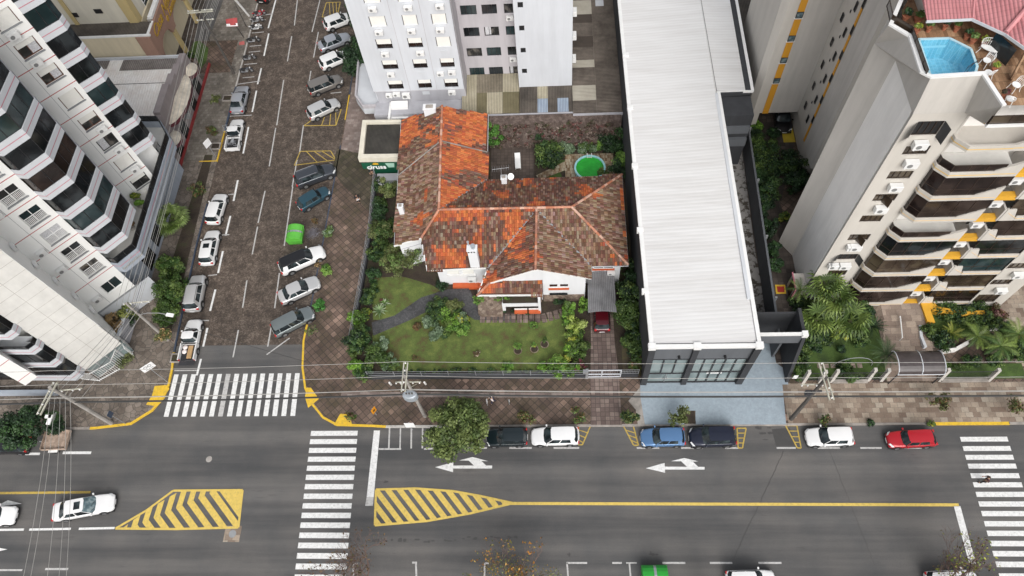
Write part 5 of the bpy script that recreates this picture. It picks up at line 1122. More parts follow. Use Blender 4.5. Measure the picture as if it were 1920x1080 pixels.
# balconies group one
g1=[(28.05,34.75),(28.1,34.2),(28.85,YB),(33.85,YB)]
g2=[(35.5,YB),(40.0,YB)]
FB=F((0,YB),(1,0))
for k,z in enumerate(bk):
    m=MB(); band(m,g1[:3]+[(31.9,YB)],z,z+.62,.18)
    # rising end of the parapet
    for (a,za,b_,zb) in ((31.9,.62,33.75,1.7),):
        m.add([FB.p(a,z),FB.p(b_,z),FB.p(b_,z+zb),FB.p(a,z+za),FB.p(a,z,-.18),FB.p(b_,z,-.18),FB.p(b_,z+zb,-.18),FB.p(a,z+za,-.18)],[(0,1,2,3),(7,6,5,4),(3,2,6,7),(1,5,6,2),(0,4,5,1),(0,3,7,4)])
    m.prism([(28.1,34.8),(28.9,YB+.1),(33.7,YB+.1),(33.7,35.6),(28.2,35.6)],z+.02,z+.2)
    o=m.build('balcony','beige_plaster',rt_); s_=MB(); strip(s_,g1[:3]+[(31.9,YB)],z+.24,z+.32,.01); FB.box(s_,31.9,33.6,z+.3,z+.36,0,.01)
    s_.build('balcony_stripe','peach_stripe' if k<7 else 'amber_stripe',o)
    op=k in (7,4); inner=off(g1,.1)
    if k==8: continue
    gl=glazing(o,inner[:3]+[(33.8,YB+.1)] if not op else inner[:3]+[(32.6,YB+.1)],z+.62,(z+1.35 if op else z+2.98),['brown_dark_glass','brown_dark_glass','bronze_glass','dark_glass','brown_dark_glass','brown_dark_glass','brown_dark_glass','brown_dark_glass','brown_dark_glass'][k],'bronze_frame',1.25,rail=None if op else z+1.35)
    if op:
        m=MB(); m.box(30.5,35.5,z+.9,32.8,35.58,z+2.3); m.build('balcony_door','dark_glass',o); m=MB(); m.box(28.3,34.2,z+.2,33.7,35.55,z+.24); m.build('balcony_floor','panel_concrete',o)
    # yellow connecting panel and side wing
    m=MB(); m.box(33.75,YB+.12,z-.28,35.45,YB+.6,z+.25); m.build('connecting_panel','orange_panel' if 0 else 'orange_wall',rt_)
    if k>0: 
        m=MB(); m.box(33.95,YB+.75,z-1.6,35.4,YB+.85,z-.4); m.build('recess_glazing','dark_glass',rt_)
        ac(rt_,F((0,YB+.7),(1,0)),34.0,z-1.35,.9,.6,.45)
# balconies group two with the raised left cheek
for k,z in enumerate(bk):
    m=MB(); m.add([FB.p(35.5,z),FB.p(36.7,z),FB.p(36.2,z+1.55),FB.p(35.5,z+1.55),FB.p(35.5,z,-.18),FB.p(36.7,z,-.18),FB.p(36.2,z+1.55,-.18),FB.p(35.5,z+1.55,-.18)],[(0,1,2,3),(7,6,5,4),(3,2,6,7),(1,5,6,2),(0,4,5,1),(0,3,7,4)])
    FB.box(m,36.65,40.05 if k<7 else 44,z,z+.6,-.18,0); m.prism([(35.6,YB+.1),(40,YB+.1),(40,34.6),(35.6,34.6)],z+.02,z+.2)
    o=m.build('balcony','beige_plaster',rt_)
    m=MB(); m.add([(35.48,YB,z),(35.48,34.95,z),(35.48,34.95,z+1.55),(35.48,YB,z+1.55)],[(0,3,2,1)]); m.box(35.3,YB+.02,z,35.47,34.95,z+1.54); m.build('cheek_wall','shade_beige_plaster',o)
    s_=MB(); FB.box(s_,36.7,40.0,z+.24,z+.31,0,.01); a=Vector((35.75,YB-.006,z+1.1)); s_.beam(a,(36.75,YB-.006,z+.3),.07,.01); s_.build('balcony_stripe','peach_stripe',o)
    if k<8: glazing(o,[(35.7,YB+.1),(40,YB+.1)],z+.6,z+2.98,['brown_dark_glass','dark_glass','teal_glass','bronze_glass'][(k*3)%4],'bronze_frame',1.4,rail=z+1.4)
hol=[(40.1,41.9,z+1.0,z+2.0) for z in bk[1:8]]+[(40.2,42.3,.9,2.6)]
m=MB(); holed(m,FB,40.0,43.35,.1,27.2,hol,.2); m.build('window_wall','beige_plaster',rt_)
for i,h in enumerate(hol):
    window(rt_,FB,*h,depth=.15,frame='bronze_frame',pane='bronze_glass',cols=4 if i<7 else 3,rows=1 if i<7 else 3,bar=.06)
    if i<7: ac(rt_,FB,h[0]+.9,h[2]-1.0,1.0,.6,.45)
# crown: terrace parapet
top=30.3
lo=[(23.25,44),(23.28,41.3),(24.38,39.6),(24.38,YW-.02),(27.8,YW-.02),(28.9,YB)]
hi=[tuple(P(x,y,top))[:2] for x,y in ((1656,20),(1665,48),(1702,70),(1724,138),(1744,148),(1840,142),(1878,200))]
lo=[(26.4,46.3),(23.29,41.35),(23.285,41.32),(24.36,39.6),(24.37,YW-.03),(27.8,YW-.03),(28.85,YB)]
hi[0]=(25.6,45.2); 
m=MB()
for i in range(6): m.add([(*lo[i],27.2),(*lo[i+1],27.2),(*hi[i+1],top),(*hi[i],top)],[(0,1,2,3)],0)
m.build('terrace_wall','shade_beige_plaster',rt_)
m=MB(); band(m,hi[:],top,top+.14,.26); band(m,[hi[6],(44,32.3)],28.3,28.5,.25); m.build('coping','white_trim',rt_)
m=MB(); m.add([(28.85,YB,27.3),(44,YB,27.3),(44,32.3,28.3),(hi[6][0],hi[6][1],28.3)],[(0,1,2,3)]); m.poly([(28.85,YB,27.2),(hi[6][0],hi[6][1],28.3),(hi[6][0],hi[6][1],30.3),(28.6,YB+.6,29)]); m.build('terrace_wall','beige_plaster',rt_)
m=MB(); m.beam((28.0,YW-.06,27.35),(28.85,YB-.03,27.4),.14,.14); m.beam((28.85,YB-.03,27.4),(44,YB-.03,27.4),.12,.12); m.build('terrace_stripe','amber_stripe',rt_)
glazing(rt_,[(hi[6][0],32.42),(44,32.42)],28.5,29.3,'bronze_glass','bronze_frame',1.3,name='glass_balustrade')
inn=[tuple(P(x,y,top+.5))[:2] for x,y in ((1668,0),(1674,28),(1711,50),(1727,92),(1741,131))]
g=MB(); g_=thing  # glass balustrade along the pool side
glazing(rt_,inn,top-.05,top+.55,'bronze_glass','bronze_frame',1.1,name='glass_balustrade')
# terrace deck with a hole for the pool
DZ=29.6; pool=[tuple(P(x,y,DZ))[:2] for x,y in ((1722,74),(1780,72),(1820,92),(1832,125),(1828,139),(1745,144))]
outer=[(25.4,44.5),(24.3,39.3),(24.3,34.9),(27.7,35.0),(28.2,32.5),(44,32.5),(44,46),(24,46)]
m=MB()
# ring between pool and outer, hand-stitched around the pool
p0,p1,p2,p3,p4,p5=[Vector((*q,0)) for q in pool]
def dk(*pts): m.poly([(q[0],q[1],DZ) for q in ccw([tuple(k)[:2] for k in pts])])
dk((26.4,45),(24.4,41.9),p0,p1,(p1.x,46)); dk((p1.x,46),p1,p2,p3,(44,p3.y),(44,46)); dk(p3,p4,(p4.x,34.9),(28.3,33),(44,32.5),(44,p3.y)); dk((24.4,41.9),(24.5,35.2),p5,p0); dk((24.5,35.2),(p4.x,35.1),p4,p5)
m.build('terrace_deck','wood_parquet',rt_)
tp=thing('rooftop_pool','light blue tiled rooftop pool set in the wooden terrace of the beige tower','swimming pool',(27,37,DZ))
PL=[Vector((*q,0)) for q in pool]; c=sum(PL,Vector())/6; m=MB()
for i in range(6):
    a,b=PL[i],PL[(i+1)%6]; ai,bi=c.lerp(a,.86),c.lerp(b,.86); m.poly([(a.x,a.y,DZ+.02),(b.x,b.y,DZ+.02),(bi.x,bi.y,DZ-1.5),(ai.x,ai.y,DZ-1.5)][::-1])
m.poly([(c.lerp(q,.86).x,c.lerp(q,.86).y,DZ-1.5) for q in PL][::-1]); m.build('basin','pool_tiles',tp)
wm,wt,wb=_new('thin_water'); wt.nodes.remove(wb); mx=wt.nodes.new('ShaderNodeMixShader'); tr=wt.nodes.new('ShaderNodeBsdfTransparent'); gl=wt.nodes.new('ShaderNodeBsdfGlossy'); tr.inputs[0].default_value=(.82,.95,.98,1); gl.inputs['Roughness'].default_value=.03; mx.inputs[0].default_value=.06
wt.links.new(tr.outputs[0],mx.inputs[1]); wt.links.new(gl.outputs[0],mx.inputs[2]); wt.links.new(mx.outputs[0],wt.nodes['Material Output'].inputs[0])
m=MB(); m.poly([(q.x,q.y,DZ-.12) for q in PL][::-1]); m.build('water','thin_water',tp)
m=MB()
for i in range(6): m.beam((*pool[i],DZ+.03),(*pool[(i+1)%6],DZ+.03),.16,.05)
m.build('rim',M('rim_blue',(.45,.66,.74),.4),tp)
m=MB(); 
for s in (0,.35): q=Vector((*pool[3],DZ)); m.tube([q+Vector((-.9+s,-.35+s*.6,-.5)),q+Vector((-.8+s,-.3+s*.6,.3)),q+Vector((-.35+s,.05+s*.6,.3)),q+Vector((-.3+s,.1+s*.6,0))],.025,5)
m.build('ladder','dark_metal',tp)
# penthouse with pink metal tile roof
ph=MB(); ph.prism([(25.5,41.6),(28.6,41.3),(30.8,39.4),(34,37.6),(44,36),(44,50),(25.5,50)],DZ,31.2); ph.build('penthouse_wall','beige_plaster',rt_)
ez=31.3; A=P(1732,0,ez)+Vector((0,3.5,1.2)); B=P(1738,38,ez); Cc=P(1824,34,ez); Dd=P(1885,62,ez); Ee=P(1922,88,ez); Gg=P(1960,105,ez)
def rp(pts): mm=MB(); mm.poly(pts); return mm.build('penthouse_roof','pink_tiles',rt_)
apx=Cc+Vector((1.0,5.5,1.9)); ap2=Dd+Vector((3.2,3.2,1.9))
rp([A+Vector((-.6,2,.3)),B,Cc,apx,apx+Vector((-4,1,.2))]); rp([Cc,Dd,ap2,apx]); rp([Dd,Ee,Gg,ap2+Vector((3,-1,0)),ap2])
m=MB(); m.tube([Dd+Vector((0,0,.08)),ap2+Vector((0,0,.08))],.16,8); m.tube([Cc+Vector((0,0,.03)),apx+Vector((0,0,.05))],.07,6); m.build('roof_ridge',M('pink_ridge',(.52,.22,.23),.5),rt_)
m=MB()
for a,b in ((B,Cc),(Cc,Dd),(Dd,Ee),(Ee,Gg)): m.beam(a+Vector((0,0,-.1)),b+Vector((0,0,-.1)),.1,.2)
m.build('penthouse_gutter','light_grey_plaster',rt_)
m=MB(); a=P(1868,62,31.0); b=P(1905,95,31.0); m.poly([(a.x,a.y-.02,DZ+.1),(b.x,b.y-.02,DZ+.1),(b.x,b.y-.02,31.1),(a.x,a.y-.02,31.1)]); m.build('penthouse_door','dark_glass',rt_)
# beams of the lower terrace
m=MB(); m.beam(P(1895,150,DZ+.1),P(1925,95,DZ+1.2),.12,.5); m.build('timber_partition','wood_parquet',rt_)
# iron garden furniture
def iron_seat(x,y,z,rz,label,w=.5,group=None,name='garden_chair'):
    o=thing(name,label,'bench' if w>.8 else 'chair',(x,y,z),rz,group)
    m=MB(); m.lathe((0,0,.44),[(w/2,0),(w/2,.04)],14,sy=.5/w); m.build('seat','white_metal',o,world=False)
    m=MB(); n=9 if w<.8 else 15; pr=None
    for i in range(n):
        a=PI*(i/(n-1)); p=Vector((-math.cos(a)*w/2,.16+.1*math.sin(a),.46)); q=Vector((-math.cos(a)*w*.55,.24+.12*math.sin(a),.62+.36*math.sin(a)**.6 if 0<a<PI else .62)); m.tube([p,q],.014,4)
        if pr is not None: m.tube([pr[0],q],.02,4); m.tube([pr[1],p.lerp(q,.55)],.012,4)
        pr=(q,p.lerp(q,.55))
    m.build('backrest','white_metal',o,world=False)
    for sx in (-1,1):
        for sy in (-1,1): m=MB(); m.tube([(sx*w*.42,sy*.2,.44),(sx*w*.46,sy*.22,.2),(sx*w*.52,sy*.28,0)],.022,5); m.build('leg','white_metal',o,world=False)
    return o
for (px,py,rz,w,nm,lb) in ((1855,92,-35,1.15,'garden_bench','white wrought iron bench beside the rooftop pool'),(1850,114,-60,.5,'garden_chair','white iron chair next to the bench on the pool terrace'),(1853,137,200,.5,'garden_chair','white iron chair at the corner of the terrace parapet'),(1905,160,-70,.55,'garden_chair','white iron chair on the right lower part of the terrace'),(1893,186,150,.5,'garden_chair','white iron chair beside the outer glass balustrade')):
    q=P(px,py,DZ+.4); iron_seat(q.x,q.y,DZ,R(rz),lb,w,name=nm)
# ================================================================ REAR WING OF THE BEIGE TOWER
rw=thing('rear_tower','beige rear tower with orange window strips behind the terrace tower','apartment tower',(28,54,.1))
m=MB(); m.prism([(27.0,56.45),(27.0,48.6),(27.9,48.2),(27.9,46.5),(45,46.5),(45,66),(21.6,66),(21.6,57.2),(22.1,56.45)],3.0,36,0); m.prism([(27.3,56),(27.3,50),(45,50),(45,66),(31,66),(31,60),(27.3,60)],.1,3.0); m.prism([(21.9,57.2),(22.4,56.6),(22.9,56.6),(22.9,58),(21.9,58)],.1,3); m.build('wall','beige_plaster',rw)
m=MB(); m.poly([(23.9,56.44,3),(26.99,56.44,3),(26.99,56.44,36),(23.9,56.44,36)]); m.poly([(26.99,51.9,3),(26.99,48.6,3),(26.99,48.6,36),(26.99,51.9,36)][::-1]); m.build('shaded_panel','shade_beige_plaster',rw)
FR2=F((0,56.4),(1,0)); FWs=F((26.97,56.45),(0,-1))
m=MB(); w3=[8.08+2.87*k for k in range(9)]
zz=3.0
for z in w3: FR2.box(m,23.1,23.75,zz,z-.4,0,.05); zz=z+.35
FR2.box(m,23.1,23.75,zz,36,0,.05); m.build('orange_strip','orange_panel',rw)
for z in w3: window(rw,FR2,23.1,23.75,z-.4,z+.35,depth=-.02,frame='dark_frame',pane='car_glass_light',cols=1,bar=.05,sill='white_trim')
m=MB(); zz=3.0; w4=[6.4+2.98*k for k in range(9)]
for z in w4: FWs.box(m,3.95,4.3,zz,z-.5,0,.05); zz=z+.5
m.build('orange_strip','orange_panel',rw)
for z in w4: window(rw,FWs,3.95,4.3,z-.5,z+.5,depth=-.02,frame='dark_frame',pane='dark_glass',cols=1,bar=.05)
for k in range(9):
    window(rw,FWs,1.1,1.5,5.45+2.95*k-.45,5.45+2.95*k+.45,depth=-.02,frame='dark_frame',pane='room_glass',cols=1,bar=.05)
    window(rw,FWs,2.8,3.15,5.2+2.95*k-.5,5.2+2.95*k+.5,depth=-.02,frame='dark_frame',pane='dark_glass',cols=1,bar=.05)
    mm=MB(); FWs.box(mm,2.25,2.4,6.9+2.95*k,7.2+2.95*k,0,.04); mm.build('vent','black',rw)
m=MB(); m.box(25.9,54.5,.175,27.2,57.5,.19); m.build('yellow_floor_panel',M('yellow_floor',(.5,.36,.03),.7),rw)
# side driveway rails etc.
# ================================================================ STREET FENCE OF THE BEIGE TOWER
fe_=thing('glass_fence','low glass and railing fence with slanted white posts in front of the beige tower garden','fence',(33,25.6,.14))
m=MB()
for x,y in ((23.1,25.6),(24.6,25.6),(25.7,25.65),(29.1,25.75),(30.3,25.7),(35.6,25.65),(40,25.6)): m.add([(x-.14,y-.12,.14),(x+.14,y-.12,.14),(x+.14,y+.25,.14),(x-.14,y+.25,.14),(x-.1,y+.1,2.3),(x+.18,y+.1,2.3),(x+.18,y+.4,2.3),(x-.1,y+.4,2.3)],[(3,2,1,0),(4,5,6,7),(0,1,5,4),(1,2,6,5),(2,3,7,6),(3,0,4,7)])
m.build('post','shade_beige_plaster',fe_); m=MB()
for a,b in ((25.8,29.0),(35.7,39.9),(23.1,24.6),(29.2,30.2)):
    m.beam((a,25.75,2.05),(b,25.75,2.05),.05); m.beam((a,25.75,.35),(b,25.75,.35),.06)
    for i in range(int((b-a)/.16)): m.box(a+i*.16,25.74,.3,a+i*.16+.02,25.76,2.05)
m.build('bars','dark_metal',fe_); m=MB()
m.beam((25.8,25.6,.3),(29,25.6,.3),.3,.3); m.beam((35.7,25.6,.3),(39.9,25.6,.3),.3,.3); m.build('base_wall','stained_concrete',fe_)
cn=thing('entrance_canopy','dark smoked barrel canopy over the entrance path of the beige tower','canopy',(32.9,26.4,.14)); m=MB(); n=12
for i in range(n):
    a0,a1=PI*i/n,PI*(i+1)/n; f_=lambda a:(26.5+1.15*math.cos(a),2.5+.75*math.sin(a))
    (y0,z0),(y1,z1)=f_(a0),f_(a1); m.poly([(30.85,y0,z0),(34.95,y0,z0),(34.95,y1,z1),(30.85,y1,z1)])
m.build('roof',M('smoked_sheet',(.06,.05,.05),.2,var=.2),cn); m=MB()
for x in (30.85,32.95,34.95): m.tube([(x,26.5+1.17*math.cos(PI*i/n),2.5+.77*math.sin(PI*i/n)) for i in range(n+1)],.045,5)
m.tube([(30.85,25.35,2.5),(34.95,25.35,2.5)],.05,5); m.build('frame','light_grey_plaster',cn); m=MB()
for x in (30.9,34.9):
    for y in (25.4,27.6): m.box(x-.04,y-.04,.14,x+.04,y+.04,2.5)
m.build('post','dark_metal',cn)
og2=thing('orange_planter_wall','curved bright orange low wall beside the tower entrance steps','low wall',(37.5,32.5,.2)); m=MB()
m.prism([(35.6,31.3),(36.3,31.3),(36.2,32.8),(37.4,32.3),(39,32.0),(41.2,32.1),(41.2,32.5),(39,32.5),(37,33),(36.1,34.5),(35.4,34.8)],.15,1.0); m.build('wall','orange_wall',og2)
cbw=thing('curved_kerb_wall','light grey curved low wall edging the tower entrance steps','low wall',(36.1,29.5,.2)); m=MB()
pp=[P(1733,655),P(1725,635),P(1722,610),P(1721,598)]; band(m,[tuple(p)[:2] for p in pp],.15,.65,.25); m.build('wall','light_grey_plaster',cbw)
pz=thing('garden_edge_wall','pale zigzag low wall around the garden right of the smoked canopy','low wall',(39.5,29.5,.2)); m=MB(); band(m,[tuple(P(x,y))[:2] for x,y in ((1763,665),(1788,662),(1824,642),(1850,622),(1868,622),(1866,600))],.15,.6,.3); m.build('wall','pale_beige_plaster',pz)
hr=thing('handrail','white tubular handrail on the tower entrance steps','handrail',P(1690,610)); a,b=P(1688,593,1.0),P(1692,633,1.0); m=MB(); m.tube([a+Vector((0,0,-.8)),a,b,b+Vector((0,0,-.8))],.06,6); m.build('rail','white_metal',hr)
arc=thing('gate_arch','thin dark metal garden arch lying over the tower lawn behind the fence','arch',(28,27,.2)); m=MB(); m.tube([(27.9+1.8*math.cos(PI*i/12),27.2,.2+2.0*math.sin(PI*i/12)) for i in range(13)],.035,5); m.build('hoop','grey_metal',arc)

sd_=thing('side_doorway','small white doorway with pink trim at the foot of the beige tower passage','doorway',(23.9,35.5,.17)); m=MB(); m.box(23.3,34.4,.1,24.38,36.2,2.4); m.build('wall','beige_plaster',sd_); m=MB(); m.beam((23.25,34.3,2.45),(23.25,36.3,2.45),.12); m.beam((23.25,34.35,.1),(23.25,34.35,2.4),.12); m.build('trim','pink_stripe',sd_); m=MB(); m.box(23.24,34.8,.2,23.29,35.7,2.1); m.build('door','black',sd_)
# ================================================================ VEHICLES
SPEC={ # L,W,H, belt, hood z at nose, x cowl, x roof front, x roof rear, x tail glass foot, deck z, hood z at cowl  (x as fraction of L from the nose at +.5 to the tail at -.5)
 'hatch':dict(W=1.72,H=1.50,belt=.93,nose=.66,hood=.92,xc=.235,xf=.075,xr=-.40,xt=-.465,deck=.95),
 'suv':dict(W=1.82,H=1.68,belt=1.05,nose=.82,hood=1.06,xc=.24,xf=.10,xr=-.41,xt=-.475,deck=1.06),
 'sedan':dict(W=1.78,H=1.46,belt=.92,nose=.64,hood=.90,xc=.22,xf=.06,xr=-.24,xt=-.375,deck=.98),
 'wagon':dict(W=1.74,H=1.58,belt=.95,nose=.68,hood=.95,xc=.26,xf=.12,xr=-.43,xt=-.485,deck=.97),
 'boxy':dict(W=1.56,H=1.44,belt=.92,nose=.74,hood=.88,xc=.22,xf=.11,xr=-.37,xt=-.47,deck=.94),
 'pickup':dict(W=1.72,H=1.56,belt=.95,nose=.70,hood=.94,xc=.24,xf=.11,xr=-.055,xt=-.10,deck=.95)}
def car(kind,front,rear,paint,label,name='parked_car',cat='car',group=None,L=None,heading=None,roofpaint=None,rails=False,sunroof=False,extra=None,z=.0,rim='rim',glassm='car_glass',cloth=None):
    """front / rear : picture points of the bumpers, met with the plane 0.6 m above the road"""
    sp=SPEC[kind]; 
    r=P(*rear,.6) if rear else None; f=P(*front,.6) if front else None
    if f is not None and r is not None:
        d=(f-r); L=L or d.length; a=math.atan2(d.y,d.x) if heading is None else heading; c=(f+r)/2
    elif r is not None: a=heading; c=r+Vector((math.cos(a),math.sin(a),0))*L/2
    else: a=heading; c=f-Vector((math.cos(a),math.sin(a),0))*L/2
    W=sp['W']; H=sp['H']; hw=W/2; B=sp['belt']
    o=thing(name,label,cat,(c.x,c.y,z),a,group)
    pm='paint_'+paint; X=lambda k:k*L
    # lower body : lofted shell
    st=[(.5,.62,.36,.50,.56),(.485,.80,.24,.58,sp['nose']-.02),(.44,.93,.20,.64,sp['nose']+.05),(.34,.99,.20,.72,sp['nose']*.35+sp['hood']*.65),(sp['xc']+.01,1.,.20,B-.04,sp['hood']),(.05,1.,.20,B-.02,B+.01),(-.2,1.,.20,B,B+.01),(sp['xt']+.02,.99,.20,B,sp['deck']),(-.46,.95,.22,B-.03,sp['deck']-(.02 if kind!='sedan' else .04)),(-.49,.86,.28,B-.14,sp['deck']-.12),(-.5,.76,.38,B-.22,B-.20)]
    if kind=='pickup': st=[s for s in st if s[0]>-.1]+[(sp['xt'],1.,.20,B,B+.01)]
    m=MB(); rings=[]
    for (x,w,zs,zb,zt) in st:
        w*=hw; half_=[(w*.80,zs),(w*.97,zs+.12),(w*1.0,(zs+zb)/2),(w*.965,zb),(w*.86,zb+(zt-zb)*.75+.02),(w*.45,zt+.015)]
        pts=half_+[(0,zt+.03)]+[(-a_,b_) for a_,b_ in half_[::-1]]; rings.append([(X(x),p_[0],p_[1]) for p_ in pts])
    n=len(rings[0]); vs=[q for rg in rings for q in rg]; fs=[(i*n+k,(i+1)*n+k,(i+1)*n+(k+1)%n,i*n+(k+1)%n) for i in range(len(rings)-1) for k in range(n)]
    fs+=[tuple(range(n)),tuple((len(rings)-1)*n+k for k in range(n))[::-1]]
    m.add(vs,fs); body=m.build('body',pm,o,world=False,smooth=True,sub=1)
    m=MB(); m.box(X(.47),-hw*.93,.14,X(-.47),hw*.93,.26); m.build('underbody','plastic_black',o,world=False)
    # greenhouse
    bw,rw_=hw*.90,hw*.70; z0=B-.01; z1=H-.06
    xc,xf,xr,xt=X(sp['xc']),X(sp['xf']),X(sp['xr']),X(sp['xt'])
    def side(t,zf,s):   # point on the flank, t 0 front .. 1 rear, zf 0 belt .. 1 roof
        xb=xc-.22+(xt+.16-(xc-.22))*t; xt_=xf-.06+(xr+.05-(xf-.06))*t; return (xb+(xt_-xb)*zf,s*(bw+(rw_-bw)*zf),z0+(z1-z0)*zf)
    fr=[(xc-.22,bw*.985),(xc-.02,bw*.72),(xc+.04,0),(xc-.02,-bw*.72),(xc-.22,-bw*.985)]; ft=[(xf-.06,rw_),(xf+.02,rw_*.6),(xf+.04,0),(xf+.02,-rw_*.6),(xf-.06,-rw_)]
    g=MB(); 
    for i in range(4): g.add([(fr[i][0],fr[i][1],z0),(fr[i+1][0],fr[i+1][1],z0),(ft[i+1][0],ft[i+1][1],z1),(ft[i][0],ft[i][1],z1)],[(0,1,2,3)])
    g.build('windshield','car_glass_light' if glassm=='light' else glassm,o,world=False,smooth=True)
    rb_=[(xt+.16,bw*.985),(xt,bw*.7),(xt-.03,0),(xt,-bw*.7),(xt+.16,-bw*.985)]; rt2=[(xr+.05,rw_),(xr-.02,rw_*.6),(xr-.03,0),(xr-.02,-rw_*.6),(xr+.05,-rw_)]
    g=MB()
    for i in range(4): g.add([(rb_[i][0],rb_[i][1],z0+.02),(rb_[i+1][0],rb_[i+1][1],z0+.02),(rt2[i+1][0],rt2[i+1][1],z1),(rt2[i][0],rt2[i][1],z1)],[(3,2,1,0)])
    g.build('rear_window','car_glass',o,world=False,smooth=True)
    cut=[0,.04,.41,.45,.82,.86,1.] if kind not in('pickup',) else [0,.12,.80,.88,1.]
    if kind=='sedan': cut=[0,.05,.47,.51,.88,.93,1.]
    for s in (1,-1):
        g=MB(); b=MB()
        for i in range(len(cut)-1):
            q=[side(cut[i],0,s),side(cut[i+1],0,s),side(cut[i+1],1,s),side(cut[i],1,s)]
            if i%2==0 or (i==len(cut)-2 and kind!='wagon'):
                b.add(q,[(0,1,2,3) if s<0 else (3,2,1,0)])
            else:
                lo_=.10; hi_=.96; q2=[side(cut[i],0,s),side(cut[i+1],0,s),side(cut[i+1],hi_,s),side(cut[i],hi_,s)]
                g.add(q2,[(0,1,2,3) if s<0 else (3,2,1,0)]); b.add([side(cut[i],hi_,s),side(cut[i+1],hi_,s),side(cut[i+1],1,s),side(cut[i],1,s)],[(0,1,2,3) if s<0 else (3,2,1,0)])
        g.build('side_window','car_glass',o,world=False); b.build('pillar',pm,o,world=False)
    m=MB(); rows=[]   # cambered roof, overlapping the glass edge a little
    xs_=[xf+.05,xf-.06,xf-.06+(xr-xf)*.35,xf-.06+(xr-xf)*.7,xr+.05,xr-.05]; ws=[.62,1.,1.03,1.03,1.,.62]
    for i,x in enumerate(xs_):
        for k in (-1,-.7,0,.7,1): rows.append((x-(.0 if abs(k)<1 else 0),rw_*1.02*ws[i]*k,z1+.015+(.045*(1-k*k))*(1 if 0<i<5 else .35)))
    m.add(rows,[(i*5+k,i*5+k+1,(i+1)*5+k+1,(i+1)*5+k) for i in range(5) for k in range(4)]); m.build('roof','paint_'+(roofpaint or paint),o,world=False,smooth=True)
    if sunroof: mm=MB(); xm=xf-.06+(xr-xf)*.28; mm.box(xm-.28,-rw_*.55,z1+.05,xm+.28,rw_*.55,z1+.073); mm.build('sunroof','car_glass',o,world=False)
    if rails:
        for s in (1,-1): mm=MB(); mm.tube([(xf-.2,s*rw_*.93,z1+.03),(xf-.32,s*rw_*.93,z1+.09),(xr+.3,s*rw_*.93,z1+.09),(xr+.15,s*rw_*.93,z1+.03)],.022,5); mm.build('roof_rail','dark_metal' if paint!='slate' else 'steel',o,world=False)
    # wheels
    wr=.32 if kind!='suv' else .36
    wt_=[]
    for x in (X(.315),X(-.30 if kind!='pickup' else -.27)):
        for s in (1,-1):
            mm=MB(); mm.lathe((x,s*(hw*.955),wr+.03),[(wr*1.22,-.05),(wr*1.22,.046)],16,axis='y'); mm.build('wheel_arch','plastic_black',o,world=False)
            mm=MB(); mm.lathe((x,s*(hw-.10),wr),[(wr*.85,-.10),(wr,-.08),(wr,.08),(wr*.9,.115)] if s>0 else [(wr*.9,-.115),(wr,-.08),(wr,.08),(wr*.85,.10)],16,axis='y'); w=mm.build('wheel','tyre',o,world=False)
            mm=MB(); mm.lathe((x,s*(hw+.012),wr),[(wr*.62,-.01),(wr*.5,.01)],10,axis='y'); mm.build('rim',rim,w,world=False)
    # lamps, mirrors, plate, bumpers
    for s in (1,-1):
        mm=MB(); zl=sp['nose']-.0; mm.add([(X(.492),s*hw*.50,zl-.10),(X(.445),s*hw*.90,zl-.08),(X(.40),s*hw*.955,zl+.02),(X(.415),s*hw*.86,zl+.09),(X(.465),s*hw*.5,zl+.045)],[(0,1,2,3,4) if s<0 else (4,3,2,1,0)]); 
        for j,v in enumerate(mm.v): mm.v[j]=(v[0]+.02,v[1]*1.01,v[2]+.02)
        mm.build('headlight','lamp_clear',o,world=False)
        mm=MB(); 
        if kind!='pickup': mm.box(X(-.492)-.012,s*hw*.62,B-.28,X(-.455),s*hw*.90,B-.04) if s>0 else mm.box(X(-.492)-.012,-hw*.90,B-.28,X(-.455),-hw*.62,B-.04)
        else: mm.box(X(-.498)-.02,(hw*.86 if s>0 else -hw*.99),.55,X(-.47),(hw*.99 if s>0 else -hw*.86),.85)
        mm.build('taillight','lamp_red',o,world=False,bevel=.02)
        mm=MB(); mm.box(xc-.34,min(s*hw*.98,s*(hw+.17)),B-.02,xc-.20,max(s*hw*.98,s*(hw+.17)),B+.13); mm.build('wing_mirror',pm if paint!='teal' else 'plastic_black',o,world=False,bevel=.03)
    mm=MB(); mm.box(X(.5)-.02,-hw*.55,.30,X(.5)+.025,hw*.55,.50); mm.build('grille','plastic_black',o,world=False); mm=MB(); mm.box(X(-.5)-.03,-.26,.46,X(-.5)+.02,.26,.58) if kind!='pickup' else mm.box(X(-.5)-.05,-.26,.4,X(-.5)-.02,.26,.52); mm.box(X(.5)+.02,-.24,.40,X(.5)+.04,.24,.51); mm.build('number_plate','plate',o,world=False)
    for s in (1,): mm=MB(); mm.beam((xc-.02,.30,z0+.05),(xc-.28,-.18,z0+.26),.03,.02); mm.beam((xc-.02,-.35,z0+.05),(xc-.26,-.62,z0+.2),.03,.02); mm.build('wiper','plastic_black',o,world=False)
    if kind=='pickup':
        xe=X(-.5); xb=xt-.03; mm=MB(); t=.11
        for s in (1,-1): mm.box(xe,min(s*hw,s*(hw-t)),.34,xb,max(s*hw,s*(hw-t)),B+.02)
        mm.box(xb-.06,-hw+t,.5,xb,hw-t,B+.02); 
        if extra!='open': mm.box(xe-.02,-hw+.01,.40,xe+.05,hw-.01,B+.02)
        mm.box(xe,-hw+t,.40,xb,hw-t,.46)
        mm.build('cargo_side',pm,o,world=False,bevel=.025); mm=MB(); mm.box(xe+.05,-hw+t+.005,.465,xb-.065,hw-t-.005,.50); mm.box(xb-.14,-hw*.85,B-.05,xb-.07,hw*.85,B+.06); mm.build('bed_liner','plastic_black',o,world=False)
